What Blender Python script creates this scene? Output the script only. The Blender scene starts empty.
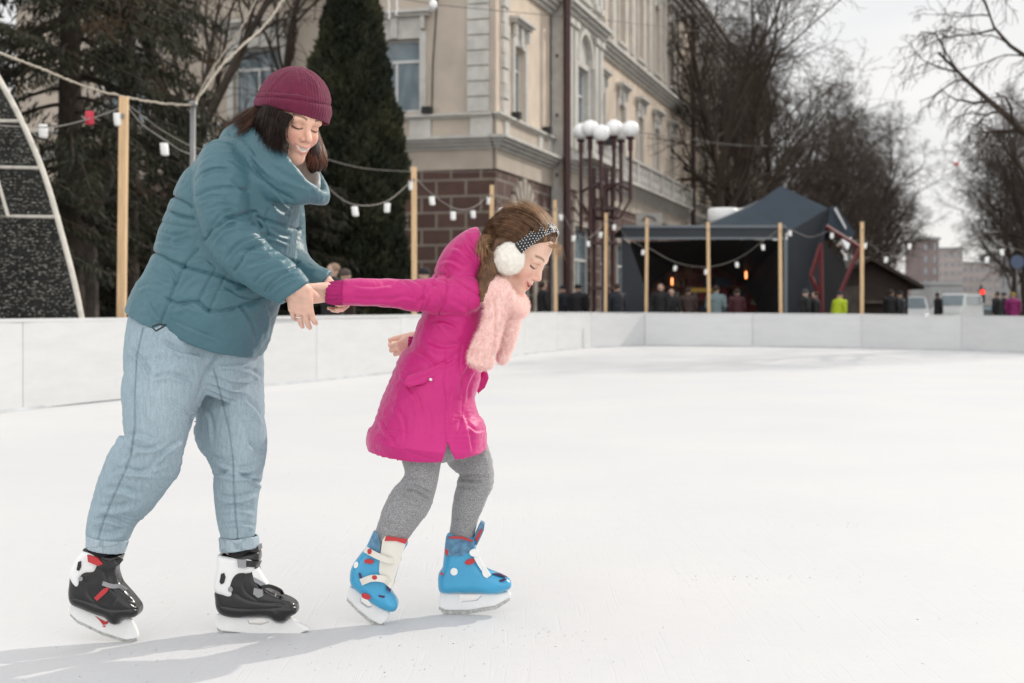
import bpy, math, random
import numpy as np
from mathutils import Vector, Matrix, noise as mnoise

SC = bpy.context.scene
COL = SC.collection
F = 1422.0          # focal length in pixels of the 1024 px wide frame (50 mm lens)
HC = 0.98           # camera height
HZ = 310.0          # horizon row
R = math.radians


def P(x, y, Y):
    """point at distance Y in front of the camera that the photo shows at (x, y)"""
    return np.array([(x - 512.0) / F * Y, Y, HC - (y - HZ) / F * Y])


# ------------------------------------------------------------------ objects
def tag(o, label=None, cat=None, group=None, kind=None):
    if label: o['label'] = label
    if cat: o['category'] = cat
    if group: o['group'] = group
    if kind: o['kind'] = kind
    return o


def empty(name, loc, label=None, cat=None, group=None, rz=0.0):
    o = bpy.data.objects.new(name, None)
    COL.objects.link(o)
    o.location = tuple(loc)
    o.rotation_euler = (0, 0, rz)
    o.empty_display_size = 0.1
    return tag(o, label, cat, group)


def mesh_obj(name, V, Fc, mat=None, parent=None, smooth=False, mats=None, midx=None):
    me = bpy.data.meshes.new(name)
    V = np.asarray(V, dtype=float)
    if parent is not None and len(V):
        V = V - np.array(world_loc(parent))
    me.from_pydata(V.tolist(), [], Fc if isinstance(Fc, list) else Fc.tolist())
    if mats:
        for m in mats: me.materials.append(m)
        if midx is not None:
            me.polygons.foreach_set('material_index', np.asarray(midx, dtype=np.int32))
    elif mat: me.materials.append(mat)
    if smooth:
        me.polygons.foreach_set('use_smooth', [True] * len(me.polygons))
    me.update()
    o = bpy.data.objects.new(name, me)
    COL.objects.link(o)
    if parent is not None: o.parent = parent
    return o


def world_loc(o):
    """sum of the locations up the parent chain (parents are never rotated while building)"""
    v = Vector((0, 0, 0))
    while o is not None:
        v = v + o.location
        o = o.parent
    return tuple(v)


def copy_tree(o, parent=None):
    c = o.copy(); COL.objects.link(c)
    if parent is not None: c.parent = parent
    for ch in list(o.children): copy_tree(ch, c)
    return c


class MB:
    """collects geometry for ONE mesh"""
    def __init__(s): s.v = []; s.f = []; s.m = []
    def add(s, V, Fc, m=0):
        b = len(s.v)
        s.v.extend([tuple(map(float, p)) for p in V])
        s.f.extend([[i + b for i in f] for f in Fc]); s.m.extend([m] * len(Fc))
        return s
    def box(s, c, size, rz=0.0, m=0, bevel=0.0):
        x, y, z = size[0] / 2, size[1] / 2, size[2] / 2
        V = [(-x, -y, -z), (x, -y, -z), (x, y, -z), (-x, y, -z), (-x, -y, z), (x, -y, z), (x, y, z), (-x, y, z)]
        ca, sa = math.cos(rz), math.sin(rz)
        V = [(c[0] + a * ca - b * sa, c[1] + a * sa + b * ca, c[2] + d) for a, b, d in V]
        return s.add(V, [[0, 3, 2, 1], [4, 5, 6, 7], [0, 1, 5, 4], [1, 2, 6, 5], [2, 3, 7, 6], [3, 0, 4, 7]], m)
    def obox(s, o, ex, ey, ez, m=0):
        """box from corner o with edge vectors"""
        o, ex, ey, ez = map(np.array, (o, ex, ey, ez))
        V = [o, o + ex, o + ex + ey, o + ey, o + ez, o + ex + ez, o + ex + ey + ez, o + ey + ez]
        return s.add(V, [[0, 3, 2, 1], [4, 5, 6, 7], [0, 1, 5, 4], [1, 2, 6, 5], [2, 3, 7, 6], [3, 0, 4, 7]], m)
    def tube(s, pts, rad, n=6, m=0, caps=True):
        pts = [np.array(p, dtype=float) for p in pts]
        if not hasattr(rad, '__len__'): rad = [rad] * len(pts)
        b = len(s.v); prev = None
        for i, p in enumerate(pts):
            t = pts[min(i + 1, len(pts) - 1)] - pts[max(i - 1, 0)]
            t = t / (np.linalg.norm(t) + 1e-12)
            if prev is None:
                a = np.array([0, 0, 1.0]) if abs(t[2]) < .9 else np.array([1.0, 0, 0])
            else: a = prev
            u = a - t * np.dot(a, t); u /= np.linalg.norm(u) + 1e-12
            w = np.cross(t, u); prev = u
            for k in range(n):
                an = 2 * math.pi * k / n
                s.v.append(tuple(p + rad[i] * (math.cos(an) * u + math.sin(an) * w)))
        for i in range(len(pts) - 1):
            for k in range(n):
                k2 = (k + 1) % n
                s.f.append([b + i * n + k, b + i * n + k2, b + (i + 1) * n + k2, b + (i + 1) * n + k]); s.m.append(m)
        if caps:
            s.f.append([b + k for k in range(n)][::-1]); s.m.append(m)
            s.f.append([b + (len(pts) - 1) * n + k for k in range(n)]); s.m.append(m)
        return s
    def lathe(s, c, prof, n=16, m=0, axis=2):
        """prof: list of (r, h)"""
        b = len(s.v)
        for r, h in prof:
            for k in range(n):
                an = 2 * math.pi * k / n
                q = [r * math.cos(an), r * math.sin(an), h]
                if axis == 1: q = [q[0], q[2], q[1]]
                if axis == 0: q = [q[2], q[0], q[1]]
                s.v.append((c[0] + q[0], c[1] + q[1], c[2] + q[2]))
        for i in range(len(prof) - 1):
            for k in range(n):
                k2 = (k + 1) % n
                s.f.append([b + i * n + k, b + i * n + k2, b + (i + 1) * n + k2, b + (i + 1) * n + k]); s.m.append(m)
        s.f.append([b + k for k in range(n)][::-1]); s.m.append(m)
        s.f.append([b + (len(prof) - 1) * n + k for k in range(n)]); s.m.append(m)
        return s
    def prism(s, poly, d, m=0):
        """poly: 3D points (planar), extruded by vector d"""
        n = len(poly); poly = [np.array(p, dtype=float) for p in poly]; d = np.array(d, dtype=float)
        V = poly + [p + d for p in poly]
        Fc = [list(range(n))[::-1], list(range(n, 2 * n))] + [[i, (i + 1) % n, n + (i + 1) % n, n + i] for i in range(n)]
        return s.add(V, Fc, m)
    def build(s, name, mat, parent=None, smooth=False):
        if isinstance(mat, (list, tuple)):
            return mesh_obj(name, s.v, s.f, None, parent, smooth, mats=mat, midx=s.m)
        return mesh_obj(name, s.v, s.f, mat, parent, smooth)


# ------------------------------------------------------------------ materials
def new_mat(name):
    m = bpy.data.materials.new(name); m.use_nodes = True
    nt = m.node_tree; b = nt.nodes['Principled BSDF']
    return m, nt, b


def mat(name, col, rough=.6, var=0.0, vscale=8.0, bump=0.0, bscale=40.0, metal=0.0, stretch=None,
        col2=None, sheen=0.0, coat=0.0, spec=.5, detail=4.0, sss=0.0, trans=0.0):
    """principled with a noise-driven colour variation and bump, object space"""
    m, nt, b = new_mat(name)
    N, L = nt.nodes, nt.links
    tc = N.new('ShaderNodeTexCoord'); mp = N.new('ShaderNodeMapping')
    L.new(tc.outputs['Object'], mp.inputs[0])
    if stretch: mp.inputs['Scale'].default_value = stretch
    c = (*col, 1)
    if var > 0 or col2:
        n = N.new('ShaderNodeTexNoise'); n.inputs['Scale'].default_value = vscale; n.inputs['Detail'].default_value = detail
        L.new(mp.outputs[0], n.inputs['Vector'])
        mx = N.new('ShaderNodeMix'); mx.data_type = 'RGBA'
        cr = N.new('ShaderNodeMapRange'); cr.inputs[1].default_value = .32; cr.inputs[2].default_value = .68
        L.new(n.outputs[0], cr.inputs[0]); L.new(cr.outputs[0], mx.inputs[0])
        d = col2 if col2 else tuple(x * (1 + var) for x in col)
        e = col if col2 else tuple(x * (1 - var) for x in col)
        mx.inputs[6].default_value = (*e, 1); mx.inputs[7].default_value = (*d, 1)
        L.new(mx.outputs[2], b.inputs['Base Color'])
    else:
        b.inputs['Base Color'].default_value = c
    b.inputs['Roughness'].default_value = rough; b.inputs['Metallic'].default_value = metal
    b.inputs['Specular IOR Level'].default_value = spec
    if sheen: b.inputs['Sheen Weight'].default_value = sheen; b.inputs['Sheen Roughness'].default_value = .4
    if coat: b.inputs['Coat Weight'].default_value = coat; b.inputs['Coat Roughness'].default_value = .15
    if sss:
        b.inputs['Subsurface Weight'].default_value = sss; b.inputs['Subsurface Radius'].default_value = (.012, .005, .003)
        b.inputs['Subsurface Scale'].default_value = 1.0
    if trans: b.inputs['Transmission Weight'].default_value = trans
    if bump:
        n2 = N.new('ShaderNodeTexNoise'); n2.inputs['Scale'].default_value = bscale; n2.inputs['Detail'].default_value = 5
        L.new(mp.outputs[0], n2.inputs['Vector'])
        bp = N.new('ShaderNodeBump'); bp.inputs['Strength'].default_value = bump; bp.inputs['Distance'].default_value = .02
        L.new(n2.outputs[0], bp.inputs['Height']); L.new(bp.outputs[0], b.inputs['Normal'])
    return m


def tube_arrays(segs, n=4):
    """segs: list of (pts list, radii list) -> arrays; one mesh"""
    V = []; Fc = []; b = 0
    for pts, rad in segs:
        pts = np.asarray(pts); k = len(pts)
        t = np.empty_like(pts); t[1:-1] = pts[2:] - pts[:-2]; t[0] = pts[1] - pts[0]; t[-1] = pts[-1] - pts[-2]
        t /= np.linalg.norm(t, axis=1)[:, None] + 1e-9
        ref = np.array([.31, .17, .94]) if abs(t[0] @ np.array([.31, .17, .94])) < .9 else np.array([1., 0, 0])
        u = ref - t * (t @ ref)[:, None]; u /= np.linalg.norm(u, axis=1)[:, None] + 1e-9
        w = np.cross(t, u)
        nn = n if rad[0] > .03 else 3
        an = 2 * np.pi * np.arange(nn) / nn
        ring = pts[:, None, :] + np.asarray(rad)[:, None, None] * (np.cos(an)[None, :, None] * u[:, None, :] + np.sin(an)[None, :, None] * w[:, None, :])
        V.append(ring.reshape(-1, 3))
        i = np.arange(k - 1)[:, None] * nn; j = np.arange(nn)[None, :]; j2 = (j + 1) % nn
        q = np.stack([i + j, i + j2, i + nn + j2, i + nn + j], -1).reshape(-1, 4) + b
        Fc.append(q); b += k * nn
    return np.vstack(V), np.vstack(Fc)


def fast_mesh(name, V, Q, mt, parent=None, smooth=False):
    if parent is not None: V = V - np.array(world_loc(parent))
    me = bpy.data.meshes.new(name); nv, nq = len(V), len(Q); s = Q.shape[1]
    me.vertices.add(nv); me.vertices.foreach_set('co', V.astype(np.float32).ravel())
    me.loops.add(nq * s); me.loops.foreach_set('vertex_index', Q.astype(np.int32).ravel())
    me.polygons.add(nq); me.polygons.foreach_set('loop_start', (np.arange(nq) * s).astype(np.int32))
    me.update(calc_edges=True)
    if isinstance(mt, (list, tuple)):
        for m_ in mt: me.materials.append(m_)
    else: me.materials.append(mt)
    if smooth: me.polygons.foreach_set('use_smooth', [True] * nq)
    o = bpy.data.objects.new(name, me); COL.objects.link(o)
    if parent is not None: o.parent = parent
    return o


# ================================================================== world, sun, camera
SUN_EL, SUN_AZ = 31.0, 48.0      # azimuth: degrees from +Y (view direction) towards +X
w = bpy.data.worlds.new("World"); SC.world = w; w.use_nodes = True
nt = w.node_tree; N, L = nt.nodes, nt.links
bg = N['Background']
sky = N.new('ShaderNodeTexSky'); sky.sky_type = 'NISHITA'; sky.sun_disc = False
sky.sun_elevation = R(SUN_EL); sky.sun_rotation = R(SUN_AZ); sky.altitude = 200; sky.dust_density = 2.0
tcw = N.new('ShaderNodeTexCoord'); mpw = N.new('ShaderNodeMapping'); mpw.inputs['Scale'].default_value = (1, 1, 2.6)
L.new(tcw.outputs['Generated'], mpw.inputs[0])
n1 = N.new('ShaderNodeTexNoise'); n1.inputs['Scale'].default_value = 2.6; n1.inputs['Detail'].default_value = 7; n1.inputs['Roughness'].default_value = .55
L.new(mpw.outputs[0], n1.inputs['Vector'])
mr = N.new('ShaderNodeMapRange'); mr.inputs[1].default_value = .30; mr.inputs[2].default_value = .55
mr.inputs[3].default_value = .72; mr.inputs[4].default_value = 1.0
L.new(n1.outputs[0], mr.inputs[0])
n2 = N.new('ShaderNodeTexNoise'); n2.inputs['Scale'].default_value = 5.0; n2.inputs['Detail'].default_value = 6
L.new(mpw.outputs[0], n2.inputs['Vector'])
cc = N.new('ShaderNodeMix'); cc.data_type = 'RGBA'
cc.inputs[6].default_value = (9.4, 9.4, 9.45, 1); cc.inputs[7].default_value = (10.4, 10.3, 10.2, 1)
mr2 = N.new('ShaderNodeMapRange'); mr2.inputs[1].default_value = .35; mr2.inputs[2].default_value = .62
L.new(n2.outputs[0], mr2.inputs[0]); L.new(mr2.outputs[0], cc.inputs[0])
mx = N.new('ShaderNodeMix'); mx.data_type = 'RGBA'
L.new(mr.outputs[0], mx.inputs[0]); L.new(sky.outputs[0], mx.inputs[6]); L.new(cc.outputs[2], mx.inputs[7])
# added fill light: the unseen sky behind the camera is brightened
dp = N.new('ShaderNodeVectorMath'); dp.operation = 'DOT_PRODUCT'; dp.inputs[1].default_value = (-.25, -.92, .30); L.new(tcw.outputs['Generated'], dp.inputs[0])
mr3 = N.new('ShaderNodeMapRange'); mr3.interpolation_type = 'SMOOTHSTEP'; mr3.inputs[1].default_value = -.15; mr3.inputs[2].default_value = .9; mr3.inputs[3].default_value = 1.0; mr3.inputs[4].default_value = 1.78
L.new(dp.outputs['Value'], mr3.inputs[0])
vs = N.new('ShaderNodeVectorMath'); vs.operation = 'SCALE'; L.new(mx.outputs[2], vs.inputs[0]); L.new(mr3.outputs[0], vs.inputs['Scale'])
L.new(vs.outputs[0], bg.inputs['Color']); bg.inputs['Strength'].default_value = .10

sl = bpy.data.lights.new('sun', 'SUN'); sl.energy = 2.5; sl.angle = R(.6); sl.color = (1.0, .93, .83)
so = bpy.data.objects.new('sun', sl); COL.objects.link(so)
ce = math.cos(R(SUN_EL))
SD = Vector((math.sin(R(SUN_AZ)) * ce, math.cos(R(SUN_AZ)) * ce, math.sin(R(SUN_EL))))
so.rotation_euler = SD.to_track_quat('Z', 'Y').to_euler(); so.location = (20, 20, 30)

cam = bpy.data.cameras.new('camera'); co = bpy.data.objects.new('camera', cam); COL.objects.link(co)
co.location = (0, 0, HC); co.rotation_euler = (R(90), 0, 0)
cam.sensor_width = 36; cam.lens = 36 * F / 1024; cam.shift_y = (HZ - 341.5) / 1024
cam.clip_end = 3000; cam.clip_start = .1
cam.dof.use_dof = True; cam.dof.focus_distance = 4.3; cam.dof.aperture_fstop = 4.5
SC.camera = co
SC.view_settings.view_transform = 'Standard'; SC.view_settings.look = 'None'
SC.view_settings.exposure = -0.11; SC.view_settings.gamma = 1.0
SC.cycles.use_denoising = True
SC.cycles.max_bounces = 6; SC.cycles.diffuse_bounces = 3; SC.cycles.transparent_max_bounces = 8

# ================================================================== materials of the setting
M = {}
M['wood'] = mat('pale_pine', (.64, .44, .25), .7, .15, 3, .3, 30, stretch=(12, 12, 1))
M['wire'] = mat('cable', (.24, .22, .20), .6)
M['cup'] = mat('white_cup', (.85, .85, .83), .45)
M['redcup'] = mat('red_cup', (.55, .03, .06), .4)
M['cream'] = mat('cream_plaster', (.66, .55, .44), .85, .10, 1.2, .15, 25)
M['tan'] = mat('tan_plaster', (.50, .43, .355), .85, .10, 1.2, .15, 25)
M['trim'] = mat('grey_stone_trim', (.56, .54, .50), .8, .12, 2.5, .2, 20)
M['trimd'] = mat('weathered_moulding', (.38, .33, .28), .8, .18, 2.5, .2, 20)
M['roofm'] = mat('brown_metal_roof', (.12, .055, .04), .6, .15, 2)
M['pipe'] = mat('maroon_pipe', (.055, .02, .018), .5, .1, 5)
M['lampmetal'] = mat('maroon_iron', (.045, .014, .014), .45, .1, 8)
M['globe'] = mat('opal_glass', (.88, .88, .87), .25, .02, 3)
M['frame_w'] = mat('white_window_frame', (.62, .62, .60), .5)
M['asphalt'] = mat('asphalt', (.05, .05, .052), .9, .2, 1.5, .3, 60)
M['paving'] = mat('paving', (.09, .085, .08), .9, .2, 1.0, .3, 30)
M['bark'] = mat('dark_bark', (.050, .037, .027), .95, .35, 6, .5, 30, stretch=(4, 4, 1))
M['twig'] = mat('brown_twigs', (.050, .036, .026), .95, .3, 2)
M['twig_far'] = mat('greybrown_twigs', (.085, .066, .055), .95, .3, 1)
M['steel'] = mat('galvanised_steel', (.22, .22, .22), .45, .1, 6, metal=.4)
M['black'] = mat('black_plastic', (.012, .012, .013), .4)


def glass_mat(name, col=(.10, .14, .16)):
    m, nt, b = new_mat(name)
    n = nt.nodes.new('ShaderNodeTexNoise'); n.inputs['Scale'].default_value = .9; n.inputs['Detail'].default_value = 3
    tc = nt.nodes.new('ShaderNodeTexCoord'); nt.links.new(tc.outputs['Object'], n.inputs['Vector'])
    mx = nt.nodes.new('ShaderNodeMix'); mx.data_type = 'RGBA'
    mx.inputs[6].default_value = (*[c * .5 for c in col], 1); mx.inputs[7].default_value = (*[c * 1.9 for c in col], 1)
    nt.links.new(n.outputs[0], mx.inputs[0]); nt.links.new(mx.outputs[2], b.inputs['Base Color'])
    b.inputs['Roughness'].default_value = .08; b.inputs['Specular IOR Level'].default_value = .9
    return m


M['glass'] = glass_mat('window_glass')

# rusticated ground floor: dark red blocks in pale joints
m, nt, b = new_mat('rusticated_blocks'); N, L = nt.nodes, nt.links
tc = N.new('ShaderNodeTexCoord'); mp = N.new('ShaderNodeMapping'); L.new(tc.outputs['UV'], mp.inputs[0])
br = N.new('ShaderNodeTexBrick'); L.new(mp.outputs[0], br.inputs['Vector'])
br.inputs['Color1'].default_value = (.120, .066, .056, 1); br.inputs['Color2'].default_value = (.165, .092, .075, 1)
br.inputs['Mortar'].default_value = (.32, .27, .22, 1); br.inputs['Scale'].default_value = 1.0
br.inputs['Brick Width'].default_value = 1.02; br.inputs['Row Height'].default_value = .53
br.inputs['Mortar Size'].default_value = .045; br.inputs['Mortar Smooth'].default_value = .1; br.inputs['Bias'].default_value = 0
nz = N.new('ShaderNodeTexNoise'); nz.inputs['Scale'].default_value = 2.2; nz.inputs['Detail'].default_value = 6; L.new(mp.outputs[0], nz.inputs['Vector'])
mu = N.new('ShaderNodeMix'); mu.data_type = 'RGBA'; mu.blend_type = 'MULTIPLY'; mu.inputs[0].default_value = .5
L.new(br.outputs['Color'], mu.inputs[6]); L.new(nz.outputs[0], mu.inputs[7]); L.new(mu.outputs[2], b.inputs['Base Color'])
bp = N.new('ShaderNodeBump'); bp.inputs['Distance'].default_value = .05; bp.inputs['Strength'].default_value = .8; bp.invert = True
L.new(br.outputs['Fac'], bp.inputs['Height']); L.new(bp.outputs[0], b.inputs['Normal']); b.inputs['Roughness'].default_value = .9
M['rust'] = m

# ice
m, nt, b = new_mat('ice'); N, L = nt.nodes, nt.links
tc = N.new('ShaderNodeTexCoord')
a = N.new('ShaderNodeTexNoise'); a.inputs['Scale'].default_value = .55; a.inputs['Detail'].default_value = 6; L.new(tc.outputs['Object'], a.inputs['Vector'])
a2 = N.new('ShaderNodeTexNoise'); a2.inputs['Scale'].default_value = 9; a2.inputs['Detail'].default_value = 8; a2.inputs['Roughness'].default_value = .65; L.new(tc.outputs['Object'], a2.inputs['Vector'])
ad = N.new('ShaderNodeMath'); ad.operation = 'MULTIPLY_ADD'; L.new(a2.outputs[0], ad.inputs[0]); ad.inputs[1].default_value = .35; L.new(a.outputs[0], ad.inputs[2])
mrr = N.new('ShaderNodeMapRange'); mrr.inputs[1].default_value = .5; mrr.inputs[2].default_value = .85; L.new(ad.outputs[0], mrr.inputs[0])
mc = N.new('ShaderNodeMix'); mc.data_type = 'RGBA'; mc.inputs[6].default_value = (.612, .617, .628, 1); mc.inputs[7].default_value = (.652, .651, .648, 1)
L.new(mrr.outputs[0], mc.inputs[0]); L.new(mc.outputs[2], b.inputs['Base Color'])
b.inputs['Roughness'].default_value = .55; b.inputs['Specular IOR Level'].default_value = .25
# skate scratches: stretched noise in two directions
hs = None
for ang, sc in ((.5, (60, 1.6, 1)), (-.9, (70, 1.9, 1)), (1.35, (50, 1.4, 1))):
    mpp = N.new('ShaderNodeMapping'); mpp.inputs['Rotation'].default_value = (0, 0, ang); mpp.inputs['Scale'].default_value = sc
    L.new(tc.outputs['Object'], mpp.inputs[0])
    nn = N.new('ShaderNodeTexNoise'); nn.inputs['Scale'].default_value = 1.0; nn.inputs['Detail'].default_value = 3; nn.inputs['Distortion'].default_value = .6
    L.new(mpp.outputs[0], nn.inputs['Vector'])
    r_ = N.new('ShaderNodeMapRange'); r_.inputs[1].default_value = .62; r_.inputs[2].default_value = .72; L.new(nn.outputs[0], r_.inputs[0])
    if hs is None: hs = r_
    else:
        mm = N.new('ShaderNodeMath'); mm.operation = 'ADD'; L.new(hs.outputs[0], mm.inputs[0]); L.new(r_.outputs[0], mm.inputs[1]); hs = mm
hh = N.new('ShaderNodeMath'); hh.operation = 'MULTIPLY_ADD'; L.new(a2.outputs[0], hh.inputs[0]); hh.inputs[1].default_value = 1.6
sc_ = N.new('ShaderNodeMath'); sc_.operation = 'MULTIPLY'; sc_.inputs[1].default_value = -.35; L.new(hs.outputs[0], sc_.inputs[0]); L.new(sc_.outputs[0], hh.inputs[2])
bp = N.new('ShaderNodeBump'); bp.inputs['Strength'].default_value = .35; bp.inputs['Distance'].default_value = .004
L.new(hh.outputs[0], bp.inputs['Height']); L.new(bp.outputs[0], b.inputs['Normal'])
M['ice'] = m

# boards: white panels, faint scuffs
m, nt, b = new_mat('white_board'); N, L = nt.nodes, nt.links
tc = N.new('ShaderNodeTexCoord')
mp = N.new('ShaderNodeMapping'); mp.inputs['Scale'].default_value = (1, 1, 5); L.new(tc.outputs['Object'], mp.inputs[0])
a = N.new('ShaderNodeTexNoise'); a.inputs['Scale'].default_value = 1.3; a.inputs['Detail'].default_value = 8; a.inputs['Roughness'].default_value = .7; L.new(mp.outputs[0], a.inputs['Vector'])
mrr = N.new('ShaderNodeMapRange'); mrr.inputs[1].default_value = .36; mrr.inputs[2].default_value = .6; L.new(a.outputs[0], mrr.inputs[0])
mc = N.new('ShaderNodeMix'); mc.data_type = 'RGBA'; mc.inputs[6].default_value = (.595, .60, .605, 1); mc.inputs[7].default_value = (.64, .645, .645, 1)
L.new(mrr.outputs[0], mc.inputs[0]); L.new(mc.outputs[2], b.inputs['Base Color']); b.inputs['Roughness'].default_value = .5
M['board'] = m

# ================================================================== ground, ice, road
def sheet(name, pts, z, mt):
    o = mesh_obj(name, [(x, y, z) for x, y in pts], [list(range(len(pts)))], mt)
    return tag(o, kind='structure')


# board base line: (px x, px y of base, px y of top)
BL = [(-420, 470, 325), (-150, 430, 321), (0, 413, 319), (100, 401.5, 318), (200, 391.8, 317), (300, 383.2, 316), (400, 372.5, 314.8), (460, 363.5, 313.6),
      (510, 356.5, 312.6), (550, 351.6, 312.2), (590, 347.8, 312.2), (625, 345.6, 312.4), (689, 345.6, 312.8), (760, 346.4, 313.2), (828, 347.3, 313.6), (890, 348.4, 314.2),
      (950, 350, 315), (1024, 352.8, 316.2), (1130, 357, 318), (1300, 366, 320), (1500, 380, 321)]
BW = []
for x, yb, yt in BL:
    Y = HC * F / (yb - HZ); BW.append(((x - 512) / F * Y, Y, HC - (yt - HZ) / F * Y))
BW = [(-6.6, -4.0, .893), (-6.55, 2.0, .893), (-6.3, 5.5, .893)] + BW + [(15.2, 14.5, .90), (15.6, 8.0, .90), (15.6, -4.0, .90)]
sheet('ground', [(-900, -60), (900, -60), (900, 1600), (-900, 1600)], -.03, M['paving'])
inner = [(x, y) for x, y, _ in BW]
sheet('ice', inner[::-1], 0.0, M['ice'])

bar = empty('rink_barrier', (BW[7][0], BW[7][1], 0), 'white plastic rink boards curving round the far edge of the ice', 'rink boards')
# resample the smooth barrier line and cut into panels
pts = np.array(BW); seg = np.r_[0, np.cumsum(np.linalg.norm(np.diff(pts[:, :2], axis=0), axis=1))]


def bline(s): return np.array([np.interp(s, seg, pts[:, k]) for k in range(3)])


Lt = seg[-1]; npan = int(Lt / 3.0)
for i in range(npan):
    s0, s1 = Lt * i / npan, Lt * (i + 1) / npan - .012
    a, b_ = bline(s0), bline(s1)
    t = (b_ - a)[:2]; t = t / np.linalg.norm(t); n = np.array([-t[1], t[0]])   # n points out of the rink
    k = MB()
    V = []
    for q in (a, b_):
        for off in (0, .05):
            for z in (0.012, q[2] - .035): V.append((q[0] + n[0] * off, q[1] + n[1] * off, z))
    k.add(V, [[0, 4, 5, 1], [2, 3, 7, 6], [0, 1, 3, 2], [4, 6, 7, 5], [1, 5, 7, 3], [0, 2, 6, 4]])
    k.build('panel', M['board'], bar)
rail = MB()
for i in range(len(pts) - 1):
    for j in range(4):
        a, b_ = pts[i] + (pts[i + 1] - pts[i]) * j / 4, pts[i] + (pts[i + 1] - pts[i]) * (j + 1) / 4
rp = [bline(s) for s in np.linspace(0, Lt, 150)]
V = []; Fc = []
for i, q in enumerate(rp):
    t = (rp[min(i + 1, 149)] - rp[max(i - 1, 0)])[:2]; t /= np.linalg.norm(t); n = np.array([-t[1], t[0]])
    for off, dz in ((-.012, -.035), (-.012, 0), (.075, 0), (.075, -.035)):
        V.append((q[0] + n[0] * off, q[1] + n[1] * off, q[2] + dz + .002))
for i in range(149):
    for k in range(4): Fc.append([i * 4 + k, i * 4 + (k + 1) % 4, i * 4 + 4 + (k + 1) % 4, i * 4 + 4 + k])
mesh_obj('top_rail', V, Fc, M['board'], bar)
V = []; Fc = []
for i, q in enumerate(rp):
    t = (rp[min(i + 1, 149)] - rp[max(i - 1, 0)])[:2]; t /= np.linalg.norm(t); n = np.array([-t[1], t[0]])
    for off, z in ((-.02, .001), (-.016, .03), (.06, .03), (.06, .001)):
        V.append((q[0] + n[0] * off, q[1] + n[1] * off, z))
M['kick'] = mat('kick_strip', (.50, .52, .54), .6, .2, 2)
for i in range(149):
    for k in range(4): Fc.append([i * 4 + k, i * 4 + (k + 1) % 4, i * 4 + 4 + (k + 1) % 4, i * 4 + 4 + k])
mesh_obj('kick_strip', V, Fc, M['kick'], bar)

# ================================================================== poles with string lights
def board_at(x):
    """point just behind the barrier on the ray through column x"""
    xs = [b[0] for b in BL]
    yb = np.interp(x, xs, [b[1] for b in BL]); Y = HC * F / (yb - HZ)
    return Y * 1.012 + .10


POLES = [(124, 97, 'nearest tall pine pole at the left edge behind the rink boards'),
         (299, 140, 'pine pole half hidden behind the woman in the teal jacket'),
         (414, 167, 'pine pole in front of the brick facade above the girl\'s outstretched arm'),
         (492, 185, 'pine pole rising just behind the girl\'s hair'),
         (555, 200, 'pine pole right of the girl\'s face'),
         (606, 213, 'pine pole directly in front of the globe street lamp'),
         (647, 218, 'pine pole before the dark left wall of the angular pavilion'),
         (708, 222, 'pine pole in front of the pavilion opening'),
         (780, 223, 'pine pole at the right end of the pavilion opening'),
         (862, 222, 'rightmost pine pole, beside the maroon steel frame')]
PY = {}
for x, yt, lab in POLES:
    Y = board_at(x); PY[x] = Y
    a = P(x, yt, Y); r = .042 if x > 124 else .044
    hw = r
    root = empty('light_pole', (a[0], Y, 0), lab, 'pole', 'pine poles carrying the string lights')
    lean = random.Random(x).uniform(-.012, .012)
    k = MB(); k.obox((a[0] - hw - lean * a[2], Y - hw, -.03), (2 * hw, 0, 0), (0, 2 * hw, 0), (lean * a[2], 0, a[2] + .03))
    k.build('post', M['wood'], root)
    k = MB(); k.box((a[0], Y - hw - .012, a[2] - .22), (.03, .02, .05)); k.build('hook', M['steel'], root)


def wire_pts(pp, n=14):
    """smooth curve through points"""
    pp = np.array(pp); m = len(pp); out = []
    ext = np.vstack([2 * pp[0] - pp[1], pp, 2 * pp[-1] - pp[-2]])
    for i in range(m - 1):
        p0, p1, p2, p3 = ext[i:i + 4]
        for t in np.linspace(0, 1, n, endpoint=False):
            out.append(.5 * ((2 * p1) + (-p0 + p2) * t + (2 * p0 - 5 * p1 + 4 * p2 - p3) * t * t + (-p0 + 3 * p1 - 3 * p2 + p3) * t ** 3))
    out.append(pp[-1]); return out


def lights(wire, bulbs, lab, r=.0075, size=.062):
    """wire: [(x,y,Y)], bulbs: [(x,y,Y,colour)]"""
    w0 = P(*wire[0])
    root = empty('string_lights', (w0[0], w0[1], w0[2]), lab, 'string lights', 'strings of cup lights between the poles')
    W = wire_pts([P(*q) for q in wire])
    k = MB(); k.tube(W, r, 5); k.build('cable', M['wire'], root, True)
    WA = np.array(W)
    for bx, by, bY, c in bulbs:
        p = P(bx, by, bY)
        j = int(np.argmin((WA[:, 0] - p[0]) ** 2 + .3 * (WA[:, 1] - p[1]) ** 2)); q = WA[j]
        p[1] = q[1]
        k = MB(); s = size
        tl = random.Random(int(bx * 7)).uniform(-.15, .15)
        n0 = len(k.v)
        k.lathe((0, 0, 0), [(s * .3, s * 1.25), (s * .75, s * 1.2), (s * .8, s * 1.05), (s * .8, -s * .8), (s * .7, -s * 1.1), (s * .3, -s * 1.2)], 14)
        k.v[n0:] = [(p[0] + x + tl * z, p[1] + y, p[2] + z) for x, y, z in k.v[n0:]]
        bo = k.build('bulb_shade', M['redcup'] if c == 'r' else M['cup'], root, True)
        k = MB(); k.tube([(p[0], p[1], p[2] + s * 1.1), (q[0], q[1], q[2])], r * .9, 5); k.lathe((p[0], p[1], p[2] + s * 1.2), [(s * .35, 0), (s * .35, s * .35), (s * .2, s * .45)], 8)
        k.build('socket', M['black'], bo)


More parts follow.
